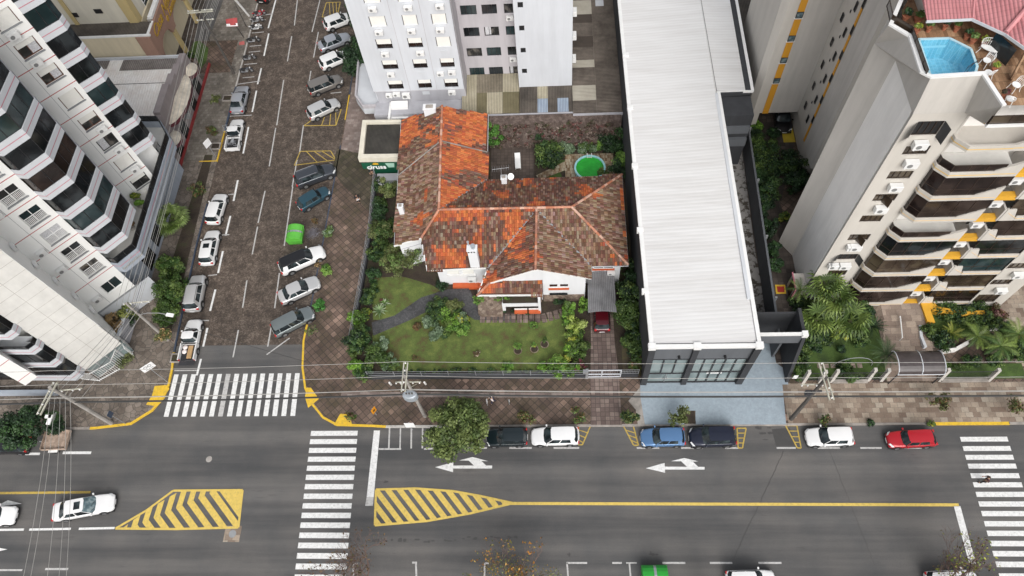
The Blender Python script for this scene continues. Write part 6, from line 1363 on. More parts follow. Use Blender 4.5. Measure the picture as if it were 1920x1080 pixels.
        if extra=='open': mm=MB(); mm.box(xe-.5,-hw+.06,.48,xe,hw-.06,.54); mm.build('tailgate','dark_metal',o,world=False)
    o['L']=L; del o['L']
    return o
def cargo(carobj,kind):
    L=4.4
    loc=Vector(carobj.location); a=carobj.rotation_euler.z; T_=lambda x,y,z:loc+Matrix.Rotation(a,3,'Z')@Vector((x,y,z))
    if kind=='boards':
        o=thing('cardboard_sheet','long brown cardboard sheet lying in the bed of the white pickup near the crossing','cardboard',T_(-1.3,-.1,.5),a); m=MB(); m.box(-.75,-.28,.0,.65,.22,.06); m.box(-.7,-.26,.06,.6,.2,.11); m.build('sheet','cardboard',o,world=False)
        o=thing('plastic_sack','pile of white sacks lying in the bed of the white pickup near the crossing','sack',T_(-1.1,.42,.5),a); m=MB(); m.lathe((.25,0,0),[(.2,0),(.26,.1),(.2,.22),(.05,.26)],10); m.lathe((-.2,.02,0),[(.2,0),(.27,.08),(.18,.2),(.04,.22)],10); m.build('sack','cloth_white',o,world=False,smooth=True)
    else:
        o=thing('machine_parts','tangle of grey machine parts in the bed of the upper white pickup','machine parts',T_(-1.3,0,.5),a); rg=random.Random(4); m=MB()
        for i in range(14): p=Vector((rg.uniform(-.7,.7),rg.uniform(-.5,.5),rg.uniform(0,.25))); q=p+Vector((rg.uniform(-.5,.5),rg.uniform(-.4,.4),rg.uniform(0,.2))); m.tube([p,q],rg.uniform(.02,.06),6)
        m.lathe((.2,.1,0),[(.25,0),(.25,.2),(.1,.24)],12); m.build('parts','steel',o,world=False)
        o=thing('folded_ladder','grey folding ladder leaning across the side of the upper white pickup','ladder',T_(.1,.9,1.2),a+R(20)); m=MB()
        for y in (-.2,.2): m.tube([(-.1,y,-.2),(0,y+.1,.2)],.02,4); m.beam((-.5,y-.3,.15),(.8,y,.25),.05)
        for k in range(5): m.beam((-.4+k*.28,-.45,.16),(-.35+k*.28,.2,.2),.03)
        m.build('rung','grey_metal',o,world=False)
A27=R(27)
GL='cars parked along the left kerb of the side street'; GR='cars parked at an angle on the right of the side street'; GM='cars parked along the main road kerb'
car('sedan',(455.6,161),(444,212),'lightgrey','silver blue sedan parked beside the last motorcycle on the side street',group=GL)
k1=car('pickup',(446,224),(435,281),'white','white pickup with machine parts in its open bed on the side street','pickup_truck','pickup truck',GL,extra='closed')
car('hatch',(415,363.5),(398,420),'white','white hatchback parked in front of the white sunroof car on the side street',group=GL)
car('hatch',(400,432),(387,497),'white','white hatchback with a black sunroof parked beside the palm on the side street',group=GL,sunroof=True)
car('suv',(373,516.5),(360,584),'pale_silver','silver sport utility car with roof rails parked beside the dense green bushes',group=GL,rails=True)
k2=car('pickup',(366,599),(350,676),'white','white pickup carrying cardboard with its tailgate down beside the crossing','pickup_truck','pickup truck',GL,extra='open')
cargo(k1,'parts'); cargo(k2,'boards')
car('hatch',None,(608,50),'white','white car parked at an angle under the top tree of the side street',group=GR,L=4.1,heading=A27)
car('sedan',None,(598,90),'lightgrey','grey car with dark sides parked at an angle between two white cars',group=GR,L=4.3,heading=R(28))
car('hatch',None,(600,124),'white','white car parked at an angle half hidden under the dark tree',group=GR,L=4.2,heading=R(30))
car('wagon',None,(579,171),'warm_grey','warm grey sport utility car parked at an angle above the silver hatchback',group=GR,L=4.4,heading=A27)
car('hatch',(635,190),(577.5,218),'pale_silver','silver hatchback parked at an angle beside the yellow hatching by the grey pavement',group=GR)
car('suv',(628,315),(554,343),'slate','dark slate sport utility car with steel roof rails beside the lower yellow hatching',group=GR,rails=True)
car('boxy',(616,355),(560,389),'teal','old boxy dark teal hatchback parked above the green container',group=GR)
car('suv',(608,469),(525,506),'white','white sport utility car with a black roof parked below the green container',group=GR,roofpaint='black',sunroof=False,rails=True)
car('sedan',(598,526),(524,561),'pale_silver','silver sedan parked at an angle between the black roofed car and the grey station wagon',group=GR)
car('wagon',(587,583),(512,622),'green_grey','greenish grey station wagon parked at an angle nearest the crossing',group=GR)
car('hatch',(912,821),(989,819),'black_green','dark green black hatchback parked half under the big kerb tree',group=GM)
car('hatch',(996,819),(1086,817),'white','white car parked just left of the tiled house driveway',group=GM)
car('hatch',(1201,821),(1284,819),'blue','light blue hatchback parked in front of the painted forecourt',group=GM)
car('suv',(1292,821),(1379,818),'navy','dark navy sport utility car parked behind the light blue hatchback',group=GM)
car('hatch',(1511,820),(1599,818),'white','white hatchback parked at the kerb to the right of the forecourt',group=GM)
car('boxy',(1663,825),(1753,821),'red','bright red hatchback parked on the main road near the right crossing',group=GM)
car('sedan',(215,940),(100,962),'white','white sedan with a dark sunroof driving past the chevron island','moving_car',sunroof=True,glassm='light')
car('sedan',(30,966),None,'white','white car entering the picture at the left edge of the road','moving_car',L=4.5,heading=R(3))
car('wagon',None,(56,834),'black','black car parked under the dark round tree at the left edge',group=GM,L=4.3,heading=R(180))
car('hatch',(1454,1088),(1361,1090),'white','white car under bare twigs at the bottom edge right of the green container')
car('wagon',(1834,1088),(1736,1092),'white','white car with dark windows under the bare tree at the bottom right','parked_car')
car('hatch',(1126,556),(1129,626),'wine','dark red car standing under the grey carport',glassm='light',L=3.9,z=.2)
car('sedan',None,(1462,196),'black','black car parked inside the opening under the rear beige tower',L=4.2,heading=R(-92),z=.18)
car('hatch',None,(489,3),'black','black car at the top edge of the side street',L=4.0,heading=R(80))
# trailer
q=P(106,826,.6); tr_=thing('utility_trailer','rusty flat utility trailer parked at the kerb beside the dark round tree','trailer',(q.x,q.y,0),R(2)); m=MB(); m.box(-1.25,-.95,.55,1.25,.95,.62); m.build('deck','rusty_steel',tr_,world=False); m=MB()
for a in ((-1.25,-.95,1.25,-.9),(-1.25,.9,1.25,.95),(1.2,-.95,1.25,.95),(-1.25,-.95,-1.2,.95)): m.box(a[0],a[1],.62,a[2],a[3],.9)
m.build('side_panel','rusty_steel',tr_,world=False); m=MB(); m.tube([(-1.25,0,.5),(-2.4,0,.5)],.05,6); m.build('drawbar','grey_metal',tr_,world=False)
for s in (1,-1):
    m=MB(); m.lathe((0,s*1.05,.32),[(.3,-.09),(.32,0),(.3,.09)],14,axis='y'); m.build('wheel','tyre',tr_,world=False); m=MB(); m.box(-.45,min(s*.97,s*1.2),.66,.45,max(s*.97,s*1.2),.70); m.build('mudguard','white_metal',tr_,world=False)
# containers
def bin_(q,rz,label,mat,L=1.9,W=1.75,H=1.5):
    o=thing('waste_container',label,'waste container',(q.x,q.y,0),rz); m=MB(); n=8
    sec=[(-W/2*.86,.18),(-W/2,.95)]+[(-W/2*math.cos(PI*k/n),.95+(H-.95)*math.sin(PI*k/n)) for k in range(1,n)]+[(W/2,.95),(W/2*.86,.18)]
    vs=[(x,y,z) for x in (-L/2,L/2) for y,z in sec]; k=len(sec); m.add(vs,[(i,i+1,k+i+1,k+i) for i in range(k-1)]+[tuple(range(k))[::-1],tuple(range(k,2*k)),(0,k,2*k-1,k-1)]); m.build('body',mat,o,world=False,bevel=.03)
    m=MB(); m.box(-L/2-.03,-W/2-.03,.90,L/2+.03,W/2+.03,.98); m.build('rim',mat,o,world=False); m=MB()
    for i in range(n): 
        a0,a1=PI*i/n,PI*(i+1)/n; p=lambda a:(-(W/2+.015)*math.cos(a),.95+(H-.93)*math.sin(a)); m.poly([(-.1,*p(a0)),(.12,*p(a0)),(.12,*p(a1)),(-.1,*p(a1))])
    m.build('lid_strap','steel',o,world=False)
    for x in (-.75,.75):
        for y in (-.6,.6): m=MB(); m.lathe((x,y,.09),[(.09,-.03),(.09,.03)],8,axis='y'); m.build('wheel','rubber',o,world=False)
    return o
q=P(554,440,.7); bin_(q,R(91),'bright green rounded waste container standing in the parking lane of the side street','green_plastic'); 
q=P(1228,1081,.9); bin_(q,R(1),'dark green waste container with a white lid edge at the bottom road edge','green_plastic_dark',2.1)
q=P(586,440,.6); 
# motorcycles
def moto(px,py,rz,label,tank,scoot=False):
    q=P(px,py,.5); o=thing('motorcycle',label,'motorcycle',(q.x,q.y,0),rz,'motorcycles in the marked bay'); wr=.3
    for x in (-.62,.62):
        m=MB(); n=16; rings=[]
        vs=[];fs=[]
        for i in range(n):
            for k in range(6): a=2*PI*i/n; b=2*PI*k/6; r_=wr-.05+.05*math.cos(b); vs.append((x+r_*math.cos(a),.05*math.sin(b),wr+r_*math.sin(a)))
        fs=[(i*6+k,((i+1)%n)*6+k,((i+1)%n)*6+(k+1)%6,i*6+(k+1)%6) for i in range(n) for k in range(6)]; m.add(vs,fs); w=m.build('wheel','tyre',o,world=False)
        m=MB(); m.lathe((x,0,wr),[(.1,-.06),(.1,.06)],10,axis='y')
        for k in range(5): a=2*PI*k/5; m.beam((x,0,wr),(x+.22*math.cos(a),0,wr+.22*math.sin(a)),.03)
        m.build('rim','steel',w,world=False)
    m=MB(); m.tube([(.62,.07,.3),(.42,.07,.85)],.03,6); m.tube([(.62,-.07,.3),(.42,-.07,.85)],.03,6); m.build('fork','steel',o,world=False)
    m=MB(); m.tube([(.4,0,.85),(.05,0,.5),(-.3,0,.45),(-.62,0,.3)],.04,6); m.tube([(.35,0,.8),(-.35,0,.72),(-.62,0,.35)],.03,6); m.build('frame','dark_metal',o,world=False)
    m=MB(); m.box(-.15,-.12,.3,.2,.12,.55); m.build('engine','grey_metal',o,world=False,bevel=.03)
    m=MB(); m.lathe((.15,0,.72),[(.06,-.24),(.14,-.12),(.15,.05),(.09,.22)],10,axis='x',sy=1.); m.build('fuel_tank',tank,o,world=False,smooth=True)
    m=MB(); m.box(-.7,-.12,.70,-.08,.12,.80); m.build('seat','plastic_black',o,world=False,bevel=.04)
    m=MB(); m.tube([(.38,-.36,.98),(.42,-.12,.96),(.42,.12,.96),(.38,.36,.98)],.02,6); m.build('handlebar','dark_metal',o,world=False)
    m=MB(); m.lathe((.55,0,.85),[(.05,-.06),(.1,.0),(.09,.05)],10,axis='x'); m.build('headlight','lamp_clear',o,world=False)
    m=MB(); m.box(.42,-.07,.62,.80,.07,.66); m.box(-.95,-.08,.60,-.55,.08,.66); m.build('mudguard',tank,o,world=False)
    m=MB(); m.tube([(.1,-.14,.3),(-.7,-.17,.38)],.045,8); m.build('exhaust','steel',o,world=False)
    if scoot: m=MB(); m.add([(.5,-.2,.35),(.5,.2,.35),(.3,.18,.95),(.3,-.18,.95)],[(0,1,2,3)]); m.box(-.5,-.2,.25,.3,.2,.33); m.build('leg_shield',tank,o,world=False)
    return o
paintm
moto(486,24,R(15),'red scooter at the top end of the motorcycle bay','paint_red',True)
moto(482,36,R(8),'grey motorcycle parked right below the red scooter','paint_pale_silver')
moto(480,50,R(5),'white scooter third from the top of the motorcycle bay','paint_white',True)
moto(475,74,R(10),'black motorcycle with pale panels beside the red ground mark','paint_black')
moto(467,107,R(8),'grey black motorcycle alone between the two empty bays','paint_grey')
moto(462,131,R(6),'dark motorcycle at the lower end of the bay beside the tilted pole','paint_slate')
mk('red_ground_mark',[pxs([(449,79),(458,77),(459,84),(448,85)],.14)],M('faded_red',(.45,.12,.11),.8),.175)
# ================================================================ PEOPLE
def person(px,py,rz,label,shirt,pants,hair,pose='stand',h=1.70,bag=None):
    q=P(px,py,.14); o=thing('person',label,'person',(q.x,q.y,.14 if py<797 or px<300 else .0),rz)
    w_=.16 if pose=='walk' else .04; lean=.10 if pose=='walk' else .03
    J={'pel':(0,0,.93),'chest':(lean,0,1.22),'neck':(lean+.02,0,1.46),'head':(lean+.05,0,1.56),
       'kl':(.05+w_*.7,.10,.50),'al':(w_*1.1,.10,.09),'tl':(w_*1.1+.16,.10,.03),'kr':(.06-w_*.3,-.10,.50),'ar':(-w_*1.6,-.10,.10),'tr':(-w_*1.6+.15,-.10,.03),
       'sl':(lean,.19,1.40),'el':(lean+(.02 if pose!='walk' else -.12),.25,1.13),'wl':(lean+(.24 if pose!='walk' else -.08),.22,.98),'sr':(lean,-.19,1.40),'er':(lean+.04,-.25,1.13),'wr':(lean+.26,-.18,1.02)}
    k=h/1.72
    def skin(name,chain,rad,mat,par):
        me=bpy.data.meshes.new(name); names=[]; 
        for a,b in chain:
            for n_ in (a,b):
                if n_ not in names: names.append(n_)
        me.from_pydata([tuple(c*k for c in J[n_]) for n_ in names],[(names.index(a),names.index(b)) for a,b in chain],[])
        me.materials.append(MATS[mat]); ob=bpy.data.objects.new(name,me); COL.objects.link(ob); ob.parent=par
        ob.modifiers.new('sk','SKIN'); sv=me.skin_vertices[0].data
        for i,n_ in enumerate(names): r_=rad[n_]; sv[i].radius=(r_[0]*k,r_[1]*k) if isinstance(r_,tuple) else (r_*k,r_*k); sv[i].use_root=(i==0)
        s=ob.modifiers.new('ss','SUBSURF'); s.levels=1; s.render_levels=1; return ob
    rad={'pel':(.15,.11),'chest':(.17,.12),'neck':.06,'head':.06,'kl':.062,'kr':.062,'al':.045,'ar':.045,'tl':.04,'tr':.04,'sl':.07,'sr':.07,'el':.045,'er':.045,'wl':.033,'wr':.033}
    body=skin('body',[('pel','chest'),('chest','neck'),('neck','head'),('pel','kl'),('kl','al'),('al','tl'),('pel','kr'),('kr','ar'),('ar','tr'),('chest','sl'),('sl','el'),('el','wl'),('chest','sr'),('sr','er'),('er','wr')],rad,'skin',o)
    ra2={a:(tuple(x+.018 for x in b) if isinstance(b,tuple) else b+.014) for a,b in rad.items()}
    J['hipc']=(.0,0,.98); J['waist']=(lean*.4,0,1.0); ra2['waist']=(.16,.12); ra2['hipc']=(.165,.125)
    J['ncut']=(lean+.01,0,1.40); ra2['ncut']=(.10,.09); J['wl2']=tuple(J['el'][i]*.25+J['wl'][i]*.75 for i in range(3)); J['wr2']=tuple(J['er'][i]*.25+J['wr'][i]*.75 for i in range(3)); ra2['wl2']=ra2['wr2']=.045
    skin('shirt',[('waist','chest'),('chest','ncut'),('chest','sl'),('sl','el'),('el','wl2'),('chest','sr'),('sr','er'),('er','wr2')],ra2,shirt,o)
    J['hl']=(.0,.09,.88); J['hr']=(.0,-.09,.88); ra2['hl']=ra2['hr']=.10
    skin('trousers',[('hipc','hl'),('hl','kl'),('kl','al'),('hipc','hr'),('hr','kr'),('kr','ar')],ra2,pants,o)
    # head with face, hair ; hands
    hc=Vector(J['head'])*k+Vector((.02,0,.07)); m=MB(); n=14
    m.lathe(hc,[(.015,-.125),(.05,-.11),(.068,-.06),(.078,0),(.075,.05),(.05,.095),(.012,.115)],n); m.add([hc+Vector((.07,-.012,.01)),hc+Vector((.07,.012,.01)),hc+Vector((.1,0,-.025)),hc+Vector((.07,0,-.035))],[(0,1,2),(0,2,3),(1,3,2)])
    for s in (1,-1): m.box(hc.x-.012,hc.y+s*.078-.006,hc.z-.03,hc.x+.016,hc.y+s*.078+.01,hc.z+.03)
    m.build('head','skin',body,world=False,smooth=True)
    m=MB()
    for s in (1,-1): m.box(hc.x+.068,s*.028-.010,hc.z-.001,hc.x+.079,s*.028+.010,hc.z+.010)
    m.box(hc.x+.068,-.022,hc.z-.062,hc.x+.077,.022,hc.z-.054); m.build('face_features','hair_dark',body,world=False)
    m=MB(); m.lathe(hc+Vector((-.014,0,.015)),[(.083,-.07),(.09,.0),(.087,.055),(.06,.105),(.015,.125)],n); m.build('hair',hair,o,world=False,smooth=True)
    for wn,en,s in (('wl','el',1),('wr','er',-1)):
        W_=Vector(J[wn])*k; d=(W_-Vector(J[en])*k).normalized(); sd_=Vector((0,1,0)) if abs(d.y)<.8 else Vector((1,0,0)); m=MB(); pc_=W_+d*.045; m.obox(pc_,d,.09,.075,.028)
        nrm=d.cross(sd_).normalized()
        for i in range(4):
            b=pc_+d*.042+sd_*(.028-.019*i); l=[.062,.072,.068,.052][i]; m.tube([b,b+d*l*.5-nrm*.006,b+d*l*.85-nrm*.024],[.0085,.008,.006],5)
        t=pc_-d*.015+sd_*.036*s; m.tube([t,t+sd_*.026*s+d*.03,t+sd_*.03*s+d*.055],[.010,.009,.007],5)
        m.build('hand','skin',body,world=False)
    for s,nm in ((1,'tl'),(-1,'tr')): a=Vector(J[nm])*k; m=MB(); m.box(a.x-.20,a.y-.05,0,a.x+.06,a.y+.05,.075); m.build('shoe','cloth_black',o,world=False,bevel=.02)
    return o,J,k
o,J,k=person(673,380,R(-60),'person in black clothes standing on the dark mossy pavement holding a white paper','cloth_black','cloth_black','hair_dark'); 
T_=lambda o,v:Vector(o.location)+Matrix.Rotation(o.rotation_euler.z,3,'Z')@(Vector(v))
pp=thing('paper_sheet','white sheet of paper held by the person in black clothes','paper',T_(o,(.36,-.02,1.05)),o.rotation_euler.z); m=MB(); m.add([(-.12,-.15,-.03),(.16,-.15,.06),(.16,.16,.06),(-.12,.16,-.03),(-.12,-.15,-.035),(.16,-.15,.055),(.16,.16,.055),(-.12,.16,-.035)],[(0,1,2,3),(7,6,5,4)]); m.build('sheet','brand_white',pp,world=False)
person(925,755,R(200),'person in a white shirt and dark trousers walking on the brown pavement','cloth_white','cloth_navy','hair_dark','walk')
person(1843,904,R(160),'person in a wine checked top walking on the right zebra crossing','cloth_wine','cloth_black','hair_brown','walk')
person(700,331,R(-80),'person in dark clothes standing at the counter of the green kiosk','cloth_black','cloth_black','hair_dark')
# ================================================================ POLES, LAMPS, SIGNS, CABLES
def pole(base,h,label,r=.17,mat='concrete_pole',lean=(0,0),arms=(),name='utility_pole'):
    o=thing(name,label,'utility pole',(base[0],base[1],.14)); m=MB(); b=Vector((*base,.14)); t=b+Vector((lean[0],lean[1],h-.14)); m.tube([b,t],[r,r*.6],8); m.build('post',mat,o)
    for (z,ln,ang,off_,w) in arms:
        c=b.lerp(t,z/h); d=Vector((math.cos(ang),math.sin(ang),0)); n=Vector((-d.y,d.x,0)); m=MB(); m.obox(c+n*.16+d*off_,d,ln,w,.12); m.obox(c-n*.16+d*off_,d,ln,w,.12) if w>.08 else None
        m.tube([c+Vector((0,0,-.9)),c+d*(ln*.35)],.02,4); arm=m.build('crossarm','timber_arm',o)
        for k in (-.46,-.2,.2,.46): mm=MB(); mm.lathe(c+d*(off_+ln*k)+Vector((0,0,.06)),[(.03,0),(.07,.06),(.04,.1),(.07,.15),(.03,.2)],7); mm.build('insulator','porcelain',arm)
    return o
p1b=(-43.97,22.0); p3b=(-12.9,22.5); p4b=(21.4,22.0); p2b=(-40.4,30.9); p5b=(-40.9,68.3)
pole(p1b,10.0,'thick grey concrete utility pole on the corner pavement left of the junction',.24,arms=((9.6,3.0,R(80),-.9,.1),(8.7,2.4,R(5),.9,.07)))
pole(p3b,10.6,'utility pole carrying a round transformer beside the big kerb tree',.19,arms=((10.3,2.6,R(90),.0,.1),(8.7,2.2,0,0,.07)))
pole(p4b,10.6,'dark leaning utility pole with a double white crossarm right of the forecourt',.2,'pole_dark',arms=((10.3,3.2,R(95),-.2,.1),(8.6,1.8,0,-.6,.07)))
pole(p2b,8.4,'grey utility pole with a street lamp arm beside the side street bushes',.18,arms=((8.1,2.6,R(5),.9,.07),))
pole(p5b,10.3,'dark utility pole with a wide white crossarm at the top of the side street',.18,'pole_dark',arms=((10.0,3.0,R(3),0,.1),(8.6,2.0,R(3),0,.07)))
tf=thing('transformer','round ribbed light blue grey transformer hanging on the pole beside the kerb tree','transformer',(p3b[0],p3b[1]+.05,6.6)); c=Vector((p3b[0]-.1,p3b[1]-.45,6.4)); m=MB(); m.lathe(c,[(.5,0),(.62,.08),(.62,.95),(.5,1.05)],20,sy=.65); 
for k in range(20): a=2*PI*k/20; m.beam(c+Vector((.62*math.cos(a),.40*math.sin(a),.15)),c+Vector((.62*math.cos(a),.40*math.sin(a),.85)),.06,.05)
m.build('tank','galvanised',tf); m=MB()
for x in (-.25,0,.25): m.lathe(c+Vector((x,0,1.05)),[(.05,0),(.08,.08),(.04,.14),(.07,.2),(.02,.3)],8)
m.build('bushing','pole_dark',tf)
for (px,py,lb,z) in ((264,735,'a',0),): pass
fz=thing('switch_box','dark switch box mounted on the dark leaning pole','switch box',(p4b[0]-.5,p4b[1]-.1,7.2)); m=MB(); m.box(p4b[0]-.75,p4b[1]-.25,7.0,p4b[0]-.25,p4b[1]+.1,7.5); m.box(p4b[0]-.3,p4b[1]-.15,7.6,p4b[0]+.5,p4b[1],7.75); m.build('box','dark_metal',fz)
for i,x in enumerate((-1.5,-.55,1.5)):
    q=thing('fuse_cutout',['white fuse cutout at the left end of the transformer pole arm','white fuse cutout nearest the transformer pole','white fuse cutout at the right end of the transformer pole arm'][i],'fuse',(p3b[0]+x,p3b[1],8.7)); m=MB(); m.tube([(p3b[0]+x,p3b[1],8.6),(p3b[0]+x,p3b[1]-.1,9.3)],.09,7); m.build('tube','porcelain',q)
ln=thing('street_lamp','white street lamp head on a curved arm reaching over the side street bushes','street lamp',(p2b[0],p2b[1],5)); a=Vector((p2b[0],p2b[1],6.0)); b=P(315,590,7.2); m=MB(); m.tube([a,a.lerp(b,.35)+Vector((0,0,.35)),a.lerp(b,.75)+Vector((0,0,.35)),b],.045,6); m.build('arm','steel',ln); m=MB(); d=(b-a); d.z=0; m.obox(b+d.normalized()*.2,d,.75,.35,.14); m.build('lamp_head','white_metal',ln,bevel=.03)
ln=thing('street_lamp','white street lamp head seen over the dark round tree at the left','street lamp',P(95,797,6)); b=P(93,787,6.5); m=MB(); m.tube([P(98,800,.14)+Vector((0,0,0)),Vector((b.x,b.y+.8,6)),b],.06,6); m.build('post','steel',ln); m=MB(); m.obox(b,(0,1,0),.9,.35,.14); m.obox(b+Vector((-.2,.3,0)),(1,0,0),.6,.3,.14); m.build('lamp_head','white_metal',ln)
def sign(base,h,w,hh,label,mat,ang,name='road_sign',ptop=None,marks=None,diamond=False):
    b=P(*base,.14); o=thing(name,label,'sign',b); m=MB(); m.tube([b,b+Vector((0,0,h))],.04,6); m.build('post','grey_metal',o); d=Vector((math.cos(ang),math.sin(ang),0)); n=Vector((d.y,-d.x,0)); c=b+Vector((0,0,h-hh/2))+n*.06; m=MB(); m.obox(c,d,w,.03,hh); pn=m.build('panel',mat,o)
    return o,c,d,n,pn
o,c,d,n,pn=sign((315,717),4.6,1.2,1.0,'white information sign with two rings on a thin post beside the crossing','brand_white',R(38),'information_sign')
m=MB()
for s in (-.2,.2):
    for k in range(12): a0,a1=2*PI*k/12,2*PI*(k+1)/12; m.beam(c+n*.03+d*(s+.15*math.cos(a0))+Vector((0,0,.15+.2*math.sin(a0))),c+n*.03+d*(s+.15*math.cos(a1))+Vector((0,0,.15+.2*math.sin(a1))),.05,.03)
m.beam(c+n*.03-d*.4+Vector((0,0,-.28)),c+n*.03+d*.4+Vector((0,0,-.28)),.07,.03); m.build('ring_marks','grey_metal',pn,world=True)
sign((406,296),3.2,.9,1.0,'white parking sign on a post beside the small street tree at the top left','brand_white',R(60),'parking_sign')
sign((236,795),3.3,.55,.75,'small blue and white street name sign at the left corner','kerb_blue',R(80),'street_name_sign')
o,c,d,n,pn=sign((706,778),1.9,.55,1.0,'orange yellow panel sign with a black mark on the brown corner pavement','sign_orange',R(60),'orange_sign'); m=MB(); m.obox(c+n*.03,d,.22,.02,.3); m.build('mark','black',pn)
sign((774,806),2.2,.9,1.2,'white sign panel on a post at the kerb of the motorcycle bay','brand_white',R(2),'parking_sign')
sign((914,760),1.6,.25,.9,'narrow white marker post on the pavement beside the big kerb tree','brand_white',R(80),'marker_sign')
sign((955,758),1.2,.1,.5,'thin white marker on the brown pavement right of the walking person','brand_white',R(90),'marker_post')
# red and white awning-like banner and posts at top left
b1=P(457,70,.14); fl_=thing('banner','red and white banner panel on a dark post beside the motorcycle bay','banner',b1); m=MB(); m.tube([b1,P(440,45,3.4)+Vector((0,0,0))],.06,6); m.build('post','pole_dark',fl_); q=[P(423,36,3.6),P(444,33,3.6),P(446,49,3.2),P(425,50,3.2)]; m=MB(); m.poly(q); m.poly([v+Vector((0,0,-.04)) for v in q][::-1]); m.build('panel','red_stripe',fl_); m=MB(); q2=[q[3].lerp(q[0],.35)+Vector((0,0,.01)),q[2].lerp(q[1],.35)+Vector((0,0,.01)),q[2]+Vector((0,0,.01)),q[3]+Vector((0,0,.01))]; m.poly(q2[::-1]); m.build('white_band','brand_white',fl_)
wp_=thing('white_pole','thick white slanted pole at the top of the motorcycle bay','pole',P(467,30,.14)); m=MB(); m.tube([P(467,30,.14),P(440,-2,3.6)],.14,8); m.build('post','white_metal',wp_)
dp=thing('guy_post','thin dark slanted post beside the white slanted pole','post',P(462,50,.14)); m=MB(); m.tube([P(462,50,.14),P(440,5,4.2)],.06,6); m.build('post','pole_dark',dp)
dp=thing('guy_post','thin dark slanted post on the restaurant pavement','post',P(394,78,.14)); m=MB(); m.tube([P(394,78,.14),P(378,44,2.6)],.06,6); m.build('post','pole_dark',dp)
def wire(a,b,sag,r,mat,label,group,n=14):
    a=Vector(a); b=Vector(b); m=MB(); m.tube([a.lerp(b,k/n)-Vector((0,0,sag*4*(k/n)*(1-k/n))) for k in range(n+1)],r,4); return tag(m.build('overhead_cable',mat),label,'cable',group)
G1='overhead cables along the main road'; G2='overhead cables along the side street'; G3='overhead cables crossing the main road on the left'
lab='overhead cable running above the main road pavement between the utility poles'
segs=[((-80,21.6),p1b),(p1b,p3b),(p3b,p4b),(p4b,(60,22.1))]
for a,b in segs:
    for (dy,z,r,mt) in ((1.3,10.55,.02,'wire_light'),(-.0,10.55,.02,'wire_light'),(-1.2,10.5,.022,'wire_light')): wire((a[0],a[1]+dy,z),(b[0],b[1]+dy,z),.35,r,mt,'thin pale high voltage cable at the top of the main road poles',G1)
    for (dy,z,r,mt) in ((-.1,6.4,.055,'wire_dark'),(.1,6.1,.035,'wire_dark'),(0.05,7.3,.025,'wire_light')): wire((a[0],a[1]+dy,z),(b[0],b[1]+dy,z),.35,r,mt,'low dark telephone cable strung above the main road pavement' if mt=='wire_dark' else 'single pale cable below the main road pole arms',G1)
for k in range(9):
    z=8.0 if k<4 else 6.3; dx=-1.2+.5*k if k<4 else -.9+.2*(k-4); a=(p2b[0]+dx,p2b[1],z); b=(p5b[0]+dx,p5b[1],z+1.6 if k<4 else 7.4)
    wire(a,b,.5,.022,'wire_light' if k!=6 else 'wire_dark','pale cable strung along the left pavement of the side street',G2); wire(b,(b[0]+.4,112,b[2]),.5,.022,'wire_light','pale cable running beyond the top pole of the side street',G2)
for k in range(6):
    wire((p2b[0]-.3+.2*k,p2b[1],7.4-.15*k),(p1b[0]-.6+.3*k,p1b[1],8.9-.4*k),.3,.022,'wire_light' if k%2 else 'wire_dark','cable joining the two utility poles around the left corner',G2)
for k in range(5):
    a=P([190,150,172,216,228][k],[797,797,797,793,793][k],8.2); b=P([38,52,85,108,122][k],1110,8.6); a=Vector((p1b[0]-.8+.45*k,p1b[1],8.6)); wire(a,b+Vector((0,0,0)),.4,.02,'wire_light','thin pale cable crossing the main road from the left corner pole',G3)
for k in range(1): wire((p2b[0],p2b[1],6.6-.5*k),(-22+.0,30+8*k if 0 else 26.4,6.5-.3*k) if 0 else (-12.9,22.5,7.2-.4*k),.5,.02,'wire_light' if k else 'wire_dark','cable crossing the side street above the zebra crossing',G2)
